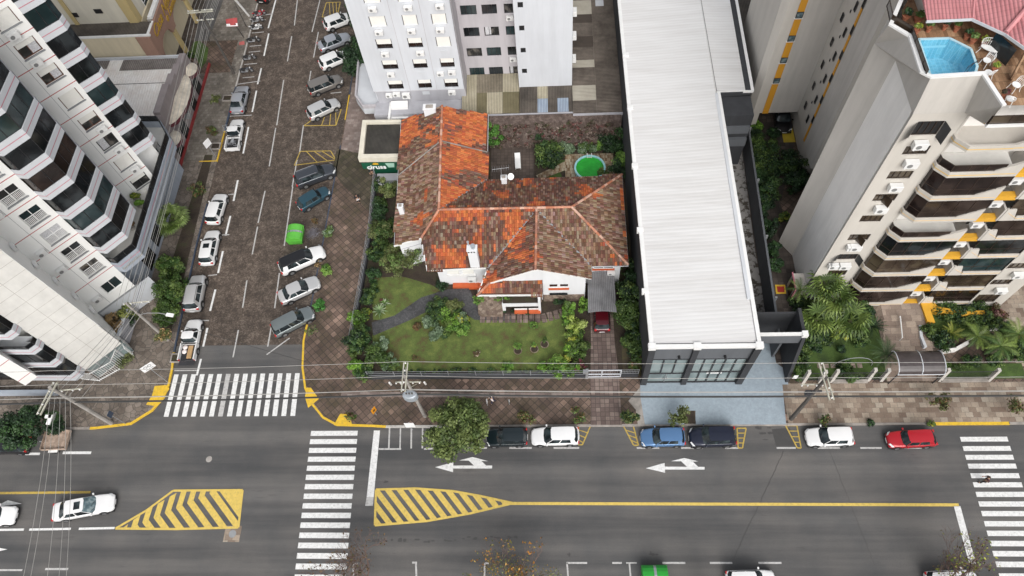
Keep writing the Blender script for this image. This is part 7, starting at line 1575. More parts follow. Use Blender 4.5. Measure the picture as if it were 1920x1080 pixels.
# ================================================================ VEGETATION
def leaf_mesh(name,parent,clumps,n,size,cols,seed,flat=.35,mat='leaf',elong=1.6,world=True,spread=1.):
    """n leaf blades scattered round the clump centres; cols picked per clump and varied per leaf"""
    rg=np.random.default_rng(seed); K=len(clumps); idx=rg.integers(0,K,n); cc=np.array([c for c,r in clumps]); rr_=np.array([r for c,r in clumps])
    d=rg.normal(size=(n,3)); d/=np.linalg.norm(d,axis=1)[:,None]; rad=rg.random(n)**.45
    pos=cc[idx]+d*(rr_[idx]*rad*spread)[:,None]*np.array([1,1,.75])
    nrm=d*.8+rg.normal(size=(n,3))*.55+np.array([0,0,flat*1.6]); nrm/=np.linalg.norm(nrm,axis=1)[:,None]
    t=rg.normal(size=(n,3)); t-=nrm*(t*nrm).sum(1)[:,None]; t/=np.linalg.norm(t,axis=1)[:,None]; b=np.cross(nrm,t)
    s=size*(.6+.8*rg.random(n))[:,None]; L=t*s*elong*.5; Wd=b*s*.5
    v=np.stack([pos-L,pos+Wd*.9-L*.1,pos+L,pos-Wd*.9-L*.1],1).reshape(-1,3)
    if parent is not None and world:
        iv=np.array(world_inv(parent)); v=v@iv[:3,:3].T+iv[:3,3]
    me=bpy.data.meshes.new(name); me.vertices.add(4*n); me.vertices.foreach_set('co',v.astype(np.float32).ravel()); me.loops.add(4*n); me.loops.foreach_set('vertex_index',np.arange(4*n,dtype=np.int32)); me.polygons.add(n); me.polygons.foreach_set('loop_start',np.arange(0,4*n,4,dtype=np.int32)); me.update(calc_edges=True)
    ca=np.array(cols); ck=ca[rg.integers(0,len(cols),K)]; c=ck[idx]*(.65+.7*rg.random(n))[:,None]; other=rg.random(n)<.25; c[other]=ca[rg.integers(0,len(cols),other.sum())]
    at=me.color_attributes.new('Col','FLOAT_COLOR','CORNER'); at.data.foreach_set('color',np.repeat(np.c_[c,np.ones(n)],4,axis=0).astype(np.float32).ravel())
    me.materials.append(MATS[mat]); o=bpy.data.objects.new(name,me); COL.objects.link(o); o.parent=parent; return o
def clumps(c,rx,ry,rz,k,rg,r=.38,shell=.55):
    out=[]
    for i in range(k):
        while True:
            p=Vector((rg.uniform(-1,1),rg.uniform(-1,1),rg.uniform(-.8,1)))
            if shell<p.length<1: break
        out.append(((c.x+p.x*rx,c.y+p.y*ry,c.z+p.z*rz),r*rg.uniform(.7,1.3)*min(rx,ry)))
    return out
GRN=[(.045,.085,.018),(.07,.12,.025),(.10,.15,.035),(.035,.065,.015)]; DKG=[(.015,.038,.014),(.025,.058,.02),(.035,.08,.022),(.012,.028,.012)]; OLV=[(.085,.11,.03),(.12,.14,.045),(.06,.08,.02),(.14,.16,.06)]
BRG=[(.09,.19,.03),(.14,.26,.04),(.06,.13,.022),(.18,.30,.06)]; YEL=[(.24,.27,.03),(.34,.36,.06),(.15,.20,.03),(.12,.18,.03)]; LIM=[(.12,.24,.03),(.17,.32,.04),(.08,.17,.02)]; DRY=[(.30,.20,.09),(.38,.27,.13),(.22,.14,.06)]; SIL=[(.13,.19,.11),(.20,.27,.17),(.09,.14,.07)]; BRN=[(.10,.06,.03),(.15,.09,.04),(.08,.07,.03)]; AUT=[(.30,.13,.02),(.22,.15,.03),(.12,.12,.03),(.36,.2,.04)]; WIN=[(.12,.03,.04),(.16,.05,.06),(.06,.05,.03)]
SEED=[100]
def tree(x,y,zc,rx,ry,rz,cols,label,n=3500,size=.2,k=26,trunk=.14,name='street_tree',cat='tree',group=None,shell=.5,r=.38,z0=.14,flat=.35,elong=1.6):
    SEED[0]+=1; rg=random.Random(SEED[0]); o=thing(name,label,cat,(x,y,z0),0,group); c=Vector((x,y,zc)); cl_=clumps(c,rx,ry,rz,k,rg,r,shell)
    m=MB(); base=Vector((x,y,z0)); fork=Vector((x+rg.uniform(-.1,.1),y,max(z0+.4,zc-rz*.9))); m.tube([base,base.lerp(fork,.5)+Vector((.04,0,0)),fork],[trunk,trunk*.85,trunk*.7],7)
    for (p,_r) in cl_[::2]: p=Vector(p); mid=fork.lerp(p,.5)+Vector((0,0,.08*rz)); m.tube([fork,mid,p],[trunk*.5,trunk*.28,trunk*.08],5)
    m.build('trunk','bark',o); leaf_mesh('crown',o,cl_,int(n*1.5),size*.8,cols,SEED[0],flat,elong=elong); return o
def bush(x,y,r,h,cols,label,n=900,size=.13,name='garden_shrub',cat='shrub',group=None,z0=.17,k=14,shell=.3,cr=.45,flat=.3,elong=1.6,ry=None,bloom=None):
    SEED[0]+=1; rg=random.Random(SEED[0]); o=thing(name,label,cat,(x,y,z0),0,group); cl_=clumps(Vector((x,y,z0+h*.5)),r,ry or r,h*.5,k,rg,cr,shell)
    m=MB(); 
    for i in range(5): a=rg.uniform(0,6.3); m.tube([(x,y,z0),(x+math.cos(a)*r*.25,y+math.sin(a)*r*.25,z0+h*.45)],[.03,.012],4)
    m.build('stem','bark',o); leaf_mesh('foliage',o,cl_,int(n*1.7),size*.78,cols,SEED[0],flat,elong=elong)
    if bloom: leaf_mesh('blossom',o,cl_,bloom[1],.1,bloom[0],SEED[0]+500,.6,elong=1)
    return o
def frond_palm(x,y,h,n,L,cols,label,seed,name='palm_tree',cat='palm',z0=.17,trunk=.16,droop=.9,up=.6,leaflets=16,lw=.05,ll=.38,dead=0,wid=1.):
    o=thing(name,label,cat,(x,y,z0)); rg=random.Random(seed); b=Vector((x,y,z0)); t=Vector((x,y,z0+h))
    if h>.3: m=MB(); m.tube([b,b.lerp(t,.5)+Vector((.05,.03,0)),t],[trunk*1.15,trunk,trunk*.9],9); m.build('trunk','bark',o)
    m=MB()
    for i in range(n+dead):
        a=2*PI*i/n+rg.uniform(-.2,.2); el=rg.uniform(.15,up) if i<n else -.9; LL=L*rg.uniform(.8,1.1)*(1 if i<n else .6); col=rg.choice(cols) if i<n else rg.choice([(.34,.17,.05),(.28,.15,.06)])
        pts=[]; p=Vector(t); d=Vector((math.cos(a)*math.cos(el),math.sin(a)*math.cos(el),math.sin(el)+.15)).normalized(); S=leaflets
        for s in range(S+1): pts.append(Vector(p)); p=p+d*LL/S; d=(d+Vector((0,0,-droop/S*(1+s/S)))).normalized()
        m.tube(pts[::4]+[pts[-1]],[.03,.026,.02,.014,.008,.006][:len(pts[::4])+1] if len(pts[::4])+1<=6 else .02,3,0,sc(col,.8))
        for s in range(1,S+1):
            q=pts[s]; d=(pts[s]-pts[s-1]).normalized(); sd_=d.cross(Vector((0,0,1))).normalized(); k=math.sin(PI*(.12+.80*s/S))
            for e in (1,-1):
                tip=q+(sd_*e*.85+d*.65+Vector((0,0,-.25 if i<n else -.9))).normalized()*ll*k*wid*rg.uniform(.85,1.1); w=d*lw; cc=sc(col,rg.uniform(.7,1.3)); m.add([q-w*.5,q+w*.5,tip],[(0,1,2)],0,cc)
    m.build('fronds','leaf',o); return o
def fan_palm(x,y,h,n,L,cols,label,seed,name='fan_palm',z0=.17,fan=.8,blades=18):
    o=thing(name,label,'palm',(x,y,z0)); rg=random.Random(seed); t=Vector((x,y,z0+h)); m=MB(); m.tube([(x,y,z0),t],[.2,.15],8); m.build('trunk','bark',o); m=MB()
    for i in range(n):
        a=2*PI*i/n*2.4+rg.uniform(-.2,.2); el=rg.uniform(-.25,1.1); d=Vector((math.cos(a)*math.cos(el),math.sin(a)*math.cos(el),math.sin(el))); c=t+d*L*rg.uniform(.7,1.); m.tube([t,t.lerp(c,.5)+Vector((0,0,.08)),c],[.03,.022,.015],3,0,(.10,.15,.03))
        s_=d.cross(Vector((0,0,1))).normalized(); u=s_.cross(d).normalized(); col=rg.choice(cols)
        for k in range(blades):
            b=(k/(blades-1)-.5)*4.3; q=d*math.cos(b)+s_*math.sin(b); F_=fan*rg.uniform(.85,1.1)*(.75+.25*math.cos(b*.5)); side_=q.cross(u).normalized()*.085; mid=c+q*F_*.6+u*.03; tip=c+q*F_+Vector((0,0,-.28*fan)); cc=sc(col,rg.uniform(.65,1.35)); m.add([c,mid-side_,tip,mid+side_],[(0,1,2,3)],0,cc)
    m.build('fronds','leaf',o); return o
def bare(x,y,h,spread,label,seed,cols=None,nl=0,col='twig',depth=5,z0=.14,lean=(0,0),tr=.12,name='bare_tree'):
    o=thing(name,label,'tree',(x,y,z0)); rg=random.Random(seed); m=MB(); tips=[]; T=MB()
    def br(p,d,L,r,k):
        q=p+d*L; (m if k>=depth-1 else T).tube([p,p.lerp(q,.5)+Vector((rg.uniform(-.05,.05),rg.uniform(-.05,.05),0))*L,q],[r,r*.8,r*.65],3 if k<depth-1 else 5,cap=False)
        if k==0: tips.append(q); return
        for i in range(3 if k<depth else 4):
            a=rg.uniform(0,6.28); e=rg.uniform(.3,.85)*spread; n=Vector((math.cos(a),math.sin(a),0)); br(q if i<2 else p.lerp(q,.6),(d+n*e+Vector((0,0,.12))).normalized(),L*rg.uniform(.6,.85),max(.011,r*.62),k-1)
    br(Vector((x,y,z0)),Vector((lean[0],lean[1],1)).normalized(),h*.33,tr,depth); m.build('trunk',col,o); T.build('twigs',col,o)
    if nl: leaf_mesh('leaves',o,[(tuple(t),.22) for t in tips],nl,.13,cols,seed,.2)
    return o
def px_bush(px,py,z,r,h,cols,label,**k): q=P(px,py,z); return bush(q.x,q.y,r,h,cols,label,**k)
# street trees
q=P(856,805,3.4); tree(q.x+.15,q.y+.1,3.5,2.7,2.5,2.0,[(.08,.115,.03),(.12,.155,.045),(.055,.085,.022),(.14,.18,.055)],'big olive green tree with a full crown at the main road kerb',n=9000,size=.20,k=60,r=.30)
q=P(55,803,2.8); tree(q.x,q.y,2.9,2.9,1.85,1.5,DKG,'dense dark green round tree over the parked car at the left edge',n=9000,size=.18,k=60,r=.32,shell=.6)
q=P(650,120,2.5); tree(-24.3,67.6,2.9,1.9,2.3,1.7,DKG,'dark green tree over the white angled car beside the apartment block',n=5500,size=.22,k=40)
tree(-24.0,76.5,3.2,2.0,4.2,2.2,DKG,'dark green tree at the top of the angled parking row',n=5500,size=.24,k=40)
bare(-23.8,72.2,3.5,.8,'bare brownish shrub tree between the two dark trees by the apartment block',7,BRN,500,depth=4)
# left side street plants
for (px,py,r,h,lb) in ((318,500,1.0,2.0,'upper part clump of the dense green bushes at the left kerb'),(322,545,1.35,2.4,'largest clump of the dense green bushes beside the silver car'),(310,585,1.1,2.0,'lowest clump of the dense green bushes under the street lamp')): 
    q=P(px,py,1.2); bush(q.x,q.y,r*1.15,h,GRN+[(.03,.07,.012)],lb,n=4200,size=.17,name='roadside_shrub',k=30,cr=.4,ry=r*1.2)
q=P(325,412,2.0); fan_palm(q.x,q.y,2.0,18,1.25,[(.13,.19,.05),(.18,.24,.08),(.09,.14,.03)],'light green fan palm behind the cables on the left pavement',11,fan=1.15)
px_bush(370,357,.8,.9,1.3,BRN+GRN,'small green shrub near the white hatchback on the left pavement',n=500,name='roadside_shrub')
bare(-41.6,63.0,2.2,1.0,'bare small tree on the grassy patch beside the tilted dark pole',13,OLV,300,depth=4,tr=.05)
px_bush(397,250,.5,.7,1.1,GRN+BRN,'dark little shrub beside the white parking sign',n=500,name='roadside_shrub')
for i,(px,py,lb) in enumerate(((427,185,'brick edged planter with bare soil beside the silver blue sedan'),(405,275,'brick edged planter below the white parking sign'),(332,672,'brick edged planter at the brown shrub near the crossing'))):
    q=P(px,py,.14); o=thing('tree_planter',lb,'planter',(q.x,q.y,.14)); m=MB(); 
    for a in ((-.6,-.5,.6,-.38),(-.6,.38,.6,.5),(-.6,-.38,-.48,.38),(.48,-.38,.6,.38)): m.box(q.x+a[0],q.y+a[1],.14,q.x+a[2],q.y+a[3],.32)
    m.build('edge','stained_concrete' if i else 'red_tile' if 0 else 'stained_concrete',o); m=MB(); m.box(q.x-.48,q.y-.38,.14,q.x+.48,q.y+.38,.24); m.build('soil','soil',o)
bare(P(325,640,.1).x,P(325,640,.1).y,2.6,1.1,'brown dry shrub tree beside the white pickup near the crossing',17,DRY+OLV,900,depth=4,tr=.06,name='dry_tree')
px_bush(360,103,.5,.6,.9,DKG+GRN,'round shrub on the restaurant grass patch',n=500); px_bush(213,608,1.6,1.15,2.4,DRY,'straw coloured dry shrub beside the blank tower wall',n=2600,size=.15,z0=.3,k=20); px_bush(232,578,2.4,.85,2.6,[(.30,.33,.08),(.22,.27,.06)]+OLV,'yellow green shrub behind the railing next to the dry shrub',n=1800,size=.15,z0=.3); px_bush(237,600,1.2,.7,1.5,DKG,'dark green shrub under the yellow green one beside the white tower',n=900,z0=.3)
px_bush(231,672,.5,.8,.7,OLV,'low plants in the white railed bed at the tower corner',n=600); 
# terrace pots on the left tower
for i,(px,py,c_,lb) in enumerate(((272,300,YEL,'yellow leaved pot plant at the upper end of the tower terrace'),(257,372,YEL+GRN,'tall green pot plant on the middle of the tower terrace'),(264,385,LIM,'bright pot plant beside the tall one on the tower terrace'),(246,425,BRN,'dark pot plant near the lower bend of the tower terrace'))):
    q=P(px,py,7.6); o=thing('potted_plant',lb,'potted plant',(q.x,q.y,7.25)); m=MB(); m.lathe((q.x,q.y,7.25),[(.26,0),(.36,.45),(.4,.5),(.34,.5),(.3,.42)],12); m.build('pot','pot_grey',o); leaf_mesh('foliage',o,[((q.x+dx,q.y+dy,8.0+dz),.3) for dx,dy,dz in ((0,0,.2),(.2,.1,0),(-.2,0,.1),(0,-.2,.3))],350,.16,c_,300+i)
q=P(287,276,7.6); o=thing('terrace_table','light wooden table on the upper end of the tower terrace','table',(q.x,q.y,7.25)); m=MB(); m.box(q.x-.6,q.y-.45,7.9,q.x+.6,q.y+.45,7.96); m.build('tabletop','pot_grey',o)
for sx in (-.5,.5):
    for sy in (-.35,.35): m=MB(); m.box(q.x+sx-.03,q.y+sy-.03,7.25,q.x+sx+.03,q.y+sy+.03,7.9); m.build('leg','dark_metal',o)
# right kerb planters along the side street
for px,py,r,h,c_,lb in ((611,508,.62,.8,BRG,'bright green low plant at the kerb beside the black roofed car'),(600,573,.65,.8,[(.05,.17,.03),(.08,.24,.05),(.04,.12,.03)],'round green kerb plant beside the greenish grey station wagon'),(617,437,.6,.7,SIL+GRN,'grey green agave clump at the kerb right of the green container')): px_bush(px,py,.3,r,h,c_,lb,n=800,size=.13,name='kerb_plant',z0=.14)
px_bush(590,415,.3,.35,.5,BRN,'brown dry clump at the kerb behind the green container',n=200,name='kerb_plant',z0=.14)
px_bush(593,490,.3,.6,.6,BRN+DRY,'dry brown clump on the kerb in front of the black roofed car',n=400,name='kerb_plant',z0=.14)
bare(P(592,632,.1).x,P(592,632,.1).y,2.2,.9,'thin bare tree in the kerb beside the station wagon',19,GRN,120,depth=3,tr=.05)
bare(P(660,790,.1).x,P(660,790,.1).y,1.8,.9,'small bare shrub on the corner pavement beside the yellow ramp',23,BRN+GRN,300,depth=3,tr=.04)
q=P(586,437,.1); o=thing('branch_pile','pile of grey cut twigs lying between the green container and the kerb','branch pile',(q.x,q.y,.02)); rg=random.Random(9); m=MB()
for i in range(260): 
    a=rg.uniform(0,6.3); r_=rg.uniform(0,.75); p=Vector((q.x+r_*math.cos(a),q.y+r_*1.0*math.sin(a),rg.uniform(.02,.3*(1-r_)))); b=rg.uniform(0,6.3); m.tube([p,p+Vector((math.cos(b),math.sin(b),rg.uniform(-.1,.2)))*rg.uniform(.2,.45)],.012,3)
m.build('twigs',M('grey_twig',(.17,.16,.18),.9,var=.3),o)
# trees by the kerb of the main road
for px,py,h,c_,nl,lb,sd_ in ((988,790,1.9,OLV+BRN,700,'small kerb tree between the black and the white parked cars',31),(1082,785,1.6,GRN+BRN,500,'small shrub tree left of the brick driveway',32),(1180,790,2.0,OLV+DKG,1300,'leafy kerb shrub right of the brick driveway',33),(1270,785,2.3,OLV,1100,'small olive tree growing in the blue forecourt',34),(1537,790,1.6,GRN+BRN,300,'low twiggy kerb plant above the white hatchback',35),(1745,760,2.4,OLV+BRN,700,'wide bare tree on the slab pavement above the red car',36),(1890,772,2.2,OLV+BRN,500,'twiggy kerb tree near the right edge',37)):
    q=P(px,py,.14); bare(q.x,q.y,h,1.1,lb,sd_,c_,nl,depth=4,tr=.05,name='kerb_tree')
px_bush(1632,792,.4,.35,.5,DKG,'tiny dark round kerb plant between the white and the red car',n=250,name='kerb_plant',z0=.14); px_bush(1746,795,.4,.3,.45,YEL+GRN,'tiny yellowish kerb plant above the red car',n=200,name='kerb_plant',z0=.14)
o=thing('tree_pit','square soil pit around the small olive tree in the blue forecourt','tree pit',P(1293,783,.14)); q=P(1293,783,.14); m=MB(); m.box(q.x-.52,q.y-.6,.14,q.x+.52,q.y+.6,.185); m.build('soil','soil',o)
# south side trees cut by the bottom edge
bare(-16.4,6.0,8.2,1.15,'large bare reddish tree at the bottom edge beside the zebra crossing',41,BRN,500,lean=(0,.3),depth=6,tr=.13); 
q=P(955,1078,4.5); tree(q.x,q.y-.6,3.9,4.2,2.3,1.9,AUT+OLV,'orange and green autumn tree at the bottom edge',n=1300,size=.12,k=90,trunk=.16,r=.25)
bare(q.x+.5,q.y-.6,6.6,1.2,'bare pale twigged tree inside the autumn tree at the bottom edge',43,AUT,400,depth=5,tr=.08)
bare(30.8,6.2,7.4,1.15,'bare reddish tree over the white car at the bottom right corner',44,YEL+BRN,500,lean=(0,.3),depth=6,tr=.12)
bare(11.8,6.2,3.6,1.1,'low bare shrub between the dark green container and the white car',45,BRN,200,depth=5,tr=.06)
# ---- garden of the tiled house
def hedge_pts(l): return l
for i,(px,py,r,h,c_,lb) in enumerate(((668,640,1.15,1.9,DKG+GRN,'dense green hedge bush on the left corner of the lawn fence'),(672,600,.9,1.6,LIM+GRN,'light green bush above the corner hedge bush'),(672,690,.95,1.3,LIM,'yellow green creeping bush on the corner of the garden wall'),(705,672,1.3,1.5,GRN,'mixed green bush in the lower left lawn bed'),(730,680,.8,1.0,SIL+GRN,'variegated pale bush beside the mixed green bush'),(712,648,.8,1.0,SIL,'blue green spiky bush in the lower left lawn bed'),(690,590,.6,1.0,YEL+GRN,'yellow green bush where the garden path meets the wall'),(730,355,1.0,3.2,OLV+[(.10,.15,.04)],'tall loose green bush beside the kiosk and the tiled roof'),(715,440,1.3,2.6,GRN+OLV,'loose green bush along the left garden wall'),(700,520,.8,1.4,DKG,'dark shrub on the left side of the upper lawn'),(712,400,1.0,1.8,DKG,'dark green shrub behind the left garden wall'))):
    px_bush(px,py,h*.5,r,h,c_,lb,n=int(1500*r),size=.16)
q=P(752,492,1.6); tree(q.x,q.y,2.3,2.3,1.9,1.2,OLV+[(.10,.16,.04)],'loose spreading green tree beside the west corner of the tiled house',n=3600,size=.15,k=44,trunk=.09,name='garden_tree',r=.28,z0=.17,shell=.2)
bare(q.x,q.y,2.6,1.2,'tangled bare branches inside the loose garden tree',51,OLV,200,depth=5,tr=.07,col='bark')
for i,(px,py,r,h,c_,lb) in enumerate(((818,575,.9,1.2,DKG+GRN,'dark green bush at the top of the round flower bed'),(845,600,1.1,1.3,GRN+LIM,'large leaved bush in the middle of the round flower bed'),(865,615,.8,.9,BRG,'bright green bush on the right of the round flower bed'),(865,600,.75,.95,YEL+SIL,'pale yellow round bush in the round flower bed'),(808,605,.7,.7,SIL,'silvery low bush on the left rim of the round flower bed'),(822,628,.75,.6,SIL,'silvery low bush at the bottom of the round flower bed'),(850,575,.8,1.3,OLV,'dull green bush at the back of the round flower bed'),(782,612,.4,.5,BRN,'small brown clipped ball left of the round flower bed'))):
    px_bush(px,py,h*.5,r,h,c_,lb,n=int(1400*r),size=.15)
def agave(px,py,n,L,cols,label,z0=.2,w=.08):
    q=P(px,py,z0); o=thing('agave_plant',label,'plant',(q.x,q.y,z0)); rg=random.Random(int(px)); m=MB()
    for i in range(n):
        a=2.4*i; el=.15+1.1*(i/n); d=Vector((math.cos(a)*math.cos(el),math.sin(a)*math.cos(el),math.sin(el))); s_=d.cross(Vector((0,0,1))).normalized()*w; b=Vector(q); mid=b+d*L*.5+Vector((0,0,.05)); tip=b+d*L+Vector((0,0,-.1)); c_=sc(rg.choice(cols),rg.uniform(.8,1.2)); m.add([b-s_*.4,b+s_*.4,mid+s_,tip,mid-s_],[(0,1,2,3,4)],0,c_)
    m.build('leaves','leaf',o)
agave(712,584,26,.95,[(.33,.40,.25),(.22,.32,.15)],'pale striped rosette plant on the upper lawn bed'); agave(722,570,18,.7,[(.38,.44,.30),(.12,.2,.06)],'smaller pale rosette plant beside the striped one'); agave(828,590,20,.8,[(.25,.36,.2),(.1,.2,.06)],'striped rosette plant inside the round flower bed'); agave(695,665,20,.8,SIL,'grey green rosette plant in the lower left lawn bed'); agave(716,565,10,.4,WIN,'small wine red rosette plant behind the striped ones')
for i,(px,py,r,c_,lb) in enumerate(((971,655,.35,BRG,'slender young shrub in a brick ring on the lawn'),(1002,652,.22,YEL+BRG,'thin yellow flowered sapling in a brick ring on the lawn'),(1021,643,.22,GRN,'small sapling in the rightmost brick ring on the lawn'))):
    q=P(px,py,.2); bush(q.x,q.y+.1,r,1.1,c_,lb,n=220,size=.11,z0=.2,name='garden_sapling'); o=thing('brick_ring',['brick ring around the slender young shrub','brick ring around the yellow flowered sapling','brick ring around the rightmost sapling'][i],'brick ring',(q.x,q.y,.18)); m=MB()
    for k in range(16): a=2*PI*k/16; m.obox((q.x+.38*math.cos(a),q.y-.15+.38*math.sin(a),.22),(-math.sin(a),math.cos(a),0),.12,.08,.1)
    m.build('bricks','rubble_stone',o); m=MB(); m.poly([(q.x+.34*math.cos(2*PI*k/16),q.y-.15+.34*math.sin(2*PI*k/16),.2) for k in range(16)]); m.build('soil','soil',o)
px_bush(1001,611,.3,.4,.65,BRG,'small bright green clipped ball on the lawn below the porch',n=900,size=.07,k=20,cr=.3,shell=.7)
px_bush(893,663,.3,.35,.35,BRN+[(.6,.5,.4)],'low brown tuft with pale flowers in the middle of the lawn',n=250,size=.1); px_bush(777,672,.2,.35,.2,BRN,'small bare brown tuft on the lower lawn',n=120,size=.08)
for i,(px,py,r,h,c_,lb) in enumerate(((1067,578,.75,2.0,LIM+GRN,'tall light green bush below the front gable'),(1082,608,.85,1.5,[(.25,.33,.06),(.33,.40,.12)],'rounded yellow green bush between the lawn and the driveway'),(1066,640,.8,1.3,YEL+GRN,'yellow tipped shrub left of the driveway'),(1085,655,.9,1.2,GRN,'mixed green shrub along the driveway'),(1052,682,.95,1.3,BRG+YEL,'bright drooping bush at the fence near the driveway gate'),(1015,688,.5,.8,LIM,'little light green bush behind the rail fence'),(1088,688,.6,.9,GRN+WIN,'green and wine coloured plant beside the gate'),(1052,560,.7,1.0,DKG,'dark shrub at the foot of the front gable'),(950,690,.55,.5,BRG,'bright green tuft poking through the rail fence'),(860,688,.0,.0,GRN,'x'))):
    if r>0: px_bush(px,py,h*.5,r,h,c_,lb,n=int(1500*r),size=.15)
for i in range(9): px_bush(760+i*32,696,.3,.75,.45,DKG+GRN,['low dark border plants behind the lawn fence'][0],n=420,size=.1,name='border_plant',cat='plant',group='low border plants along the lawn fence',ry=.3)
for i,px in enumerate((915,940,965,990)): px_bush(px,585,.3,.55,.4,DKG,'low dark border plants at the porch foot',n=260,size=.1,name='border_plant',cat='plant',group='low border plants at the porch foot',ry=.25)
px_bush(940,561,1.9,.0001+.9,.3,BRG+GRN,'green flowers in the porch flower box',n=500,size=.1,name='flower_box_plant',cat='plant',z0=2.0,ry=.3); px_bush(897,562,.8,.5,.9,BRG,'green plant in the stone planter beside the porch',n=400,z0=.4); px_bush(828,535,.5,.6,.7,DKG,'dark shrub under the white bay windows',n=500)
for i,(px,py,r,h,c_,lb) in enumerate(((1188,560,1.35,3.6,DKG+GRN,'big dark green bush between the carport and the charcoal wall'),(1178,590,1.3,3.0,GRN,'middle part green bush right of the red car'),(1190,530,1.0,3.0,DKG,'upper dark bush beside the charcoal wall'),(1185,640,.85,1.6,GRN,'low green bush beside the driveway on the right'),(1195,680,.7,1.0,BRN+GRN,'brownish ground bush near the right end of the fence'))): px_bush(px,py,h*.5,r,h,c_,lb,n=int(2400*r),size=.17,k=26)
for i,(px,py,r,h,c_,lb) in enumerate(((928,250,.95,4.2,[(.05,.14,.02),(.08,.20,.03)],'tall bright green bush against the tiled roof on the rear patio'),(1028,290,1.5,2.2,DKG+GRN,'broad dark bush between the patio and the pool'),(1150,262,1.4,2.2,DKG,'dark bush in the far corner behind the pool'),(1165,300,1.0,2.0,GRN+BRG,'green bush at the right of the pool'),(1128,272,.6,.9,BRG,'bright leaved plant behind the pool'),(1060,275,1.0,.6,SIL,'greyish low plants on the left of the pool'),(1100,276,1.0,.6,SIL+GRN,'greyish low plants just behind the pool'),(1130,330,.8,1.2,GRN,'small green bush at the lower right of the pool'),(1186,330,.8,1.4,DKG,'dark narrow bush between the tiled roof and the charcoal wall'))): px_bush(px,py,h*.5,r,h,c_,lb,n=int(1900*r),size=.16,k=20)
# ---- garden of the beige tower
cy=[(.05,.10,.02),(.09,.14,.03),(.12,.17,.04)]
q=P(1563,580,3.2); 
for i,(px,py,h,n_,lb) in enumerate(((1565,560,3.4,22,'largest fan palm of the cluster in front of the beige tower'),(1595,600,2.6,18,'right lower fan palm of the cluster in front of the beige tower'),(1530,600,2.3,18,'left lower fan palm of the cluster in front of the beige tower'),(1545,540,3.8,14,'rear fan palm close to the beige tower wall'))):
    q=P(px,py,h); fan_palm(q.x,q.y,h,n_,1.0,[(.10,.15,.03),(.16,.22,.05),(.06,.10,.02),(.04,.07,.015)],lb,60+i,fan=1.35,blades=13)
q=P(1500,545,2.6); frond_palm(q.x,q.y,2.6,10,1.6,cy,'slender palm beside the pink trimmed passage of the beige tower',71)
q=P(1635,612,.7); frond_palm(q.x,q.y,.5,26,1.35,DKG+[(.02,.05,.02)],'dark green cycad beside the entrance steps',72,'cycad','cycad',leaflets=14,ll=.2,droop=.5,up=.9)
q=P(1662,662,1.3); frond_palm(q.x,q.y,1.1,18,1.7,[(.06,.11,.04),(.09,.14,.06)],'feathery palm at the left end of the smoked canopy',73,leaflets=18,ll=.35,droop=.8)
q=P(1785,625,.7); frond_palm(q.x,q.y,.5,22,1.15,[(.22,.26,.04),(.28,.30,.06),(.12,.18,.03)],'yellow green sago palm on the lawn right of the steps',74,'cycad','cycad',leaflets=14,ll=.24,droop=.4,up=.8)
for i,(px,py,h) in enumerate(((1832,632,1.9),(1875,650,2.6),(1908,628,2.6))):
    q=P(px,py,h); frond_palm(q.x,q.y,h,14,1.7,cy+[(.14,.20,.04)],['left palm with hanging rusty fronds right of the sago palm','middle palm with hanging rusty fronds near the right fence end','rightmost palm with hanging rusty fronds at the picture edge'][i],80+i,dead=5,ll=.45,lw=.08)
q=P(1577,625,.9); px_bush(1577,622,1.0,.85,1.2,YEL,'bright yellow bush under the fan palm cluster',n=1600,size=.12)
for i,(px,py,r,h,c_,lb) in enumerate(((1740,620,.75,1.1,GRN,'rounded green bush right of the entrance steps'),(1825,605,.8,1.0,GRN,'clipped green bush right of the sago palm'),(1531,653,.45,.8,DKG,'dark clipped ball on the left tower lawn'),(1577,655,.4,.7,DKG,'dark small shrub on the tower lawn above the canopy'),(1500,690,1.0,1.3,DKG+GRN,'leafy dark bush beside the portal side wall'),(1590,695,1.0,1.1,GRN+DKG,'green leafy bush behind the glass fence'),(1620,588,.9,.9,DKG,'low dark plants under the first balcony'),(1770,582,1.3,1.0,DKG+GRN,'dark hedge under the second balcony group'),(1830,585,1.3,1.1,GRN+DKG,'green hedge left of the pinkish shrub'),(1867,590,.9,1.0,WIN+BRN+[(.25,.15,.12)],'pinkish shrub at the right corner of the beige tower'),(1918,650,1.3,2.0,DKG+GRN,'dark green bush at the right picture edge'),(1415,240,.8,1.0,LIM,'bright green shrub at the garage lane entrance'),(1436,285,1.4,2.2,GRN+DKG,'broad green bush along the passage wall'),(1437,330,1.3,1.8,DKG,'dark green bush in the middle of the passage'),(1432,390,.9,1.4,DKG,'dark green bush lower in the passage'),(1492,345,1.2,2.4,DKG,'dark tree shrub against the beige tower wall'),(1470,408,.5,1.2,YEL+GRN,'small yellow green shrub at the tower corner'),(1430,350,.8,1.0,GRN,'green plant beside the steel passage wall'))): px_bush(px,py,h*.5,r,h,c_,lb,n=int(1500*r),size=.16,k=18)
px_bush(1790,690,.3,1.5,.3,GRN,'low ground cover plants behind the right railing fence',n=900,size=.1,ry=.6,name='ground_cover',cat='plant')
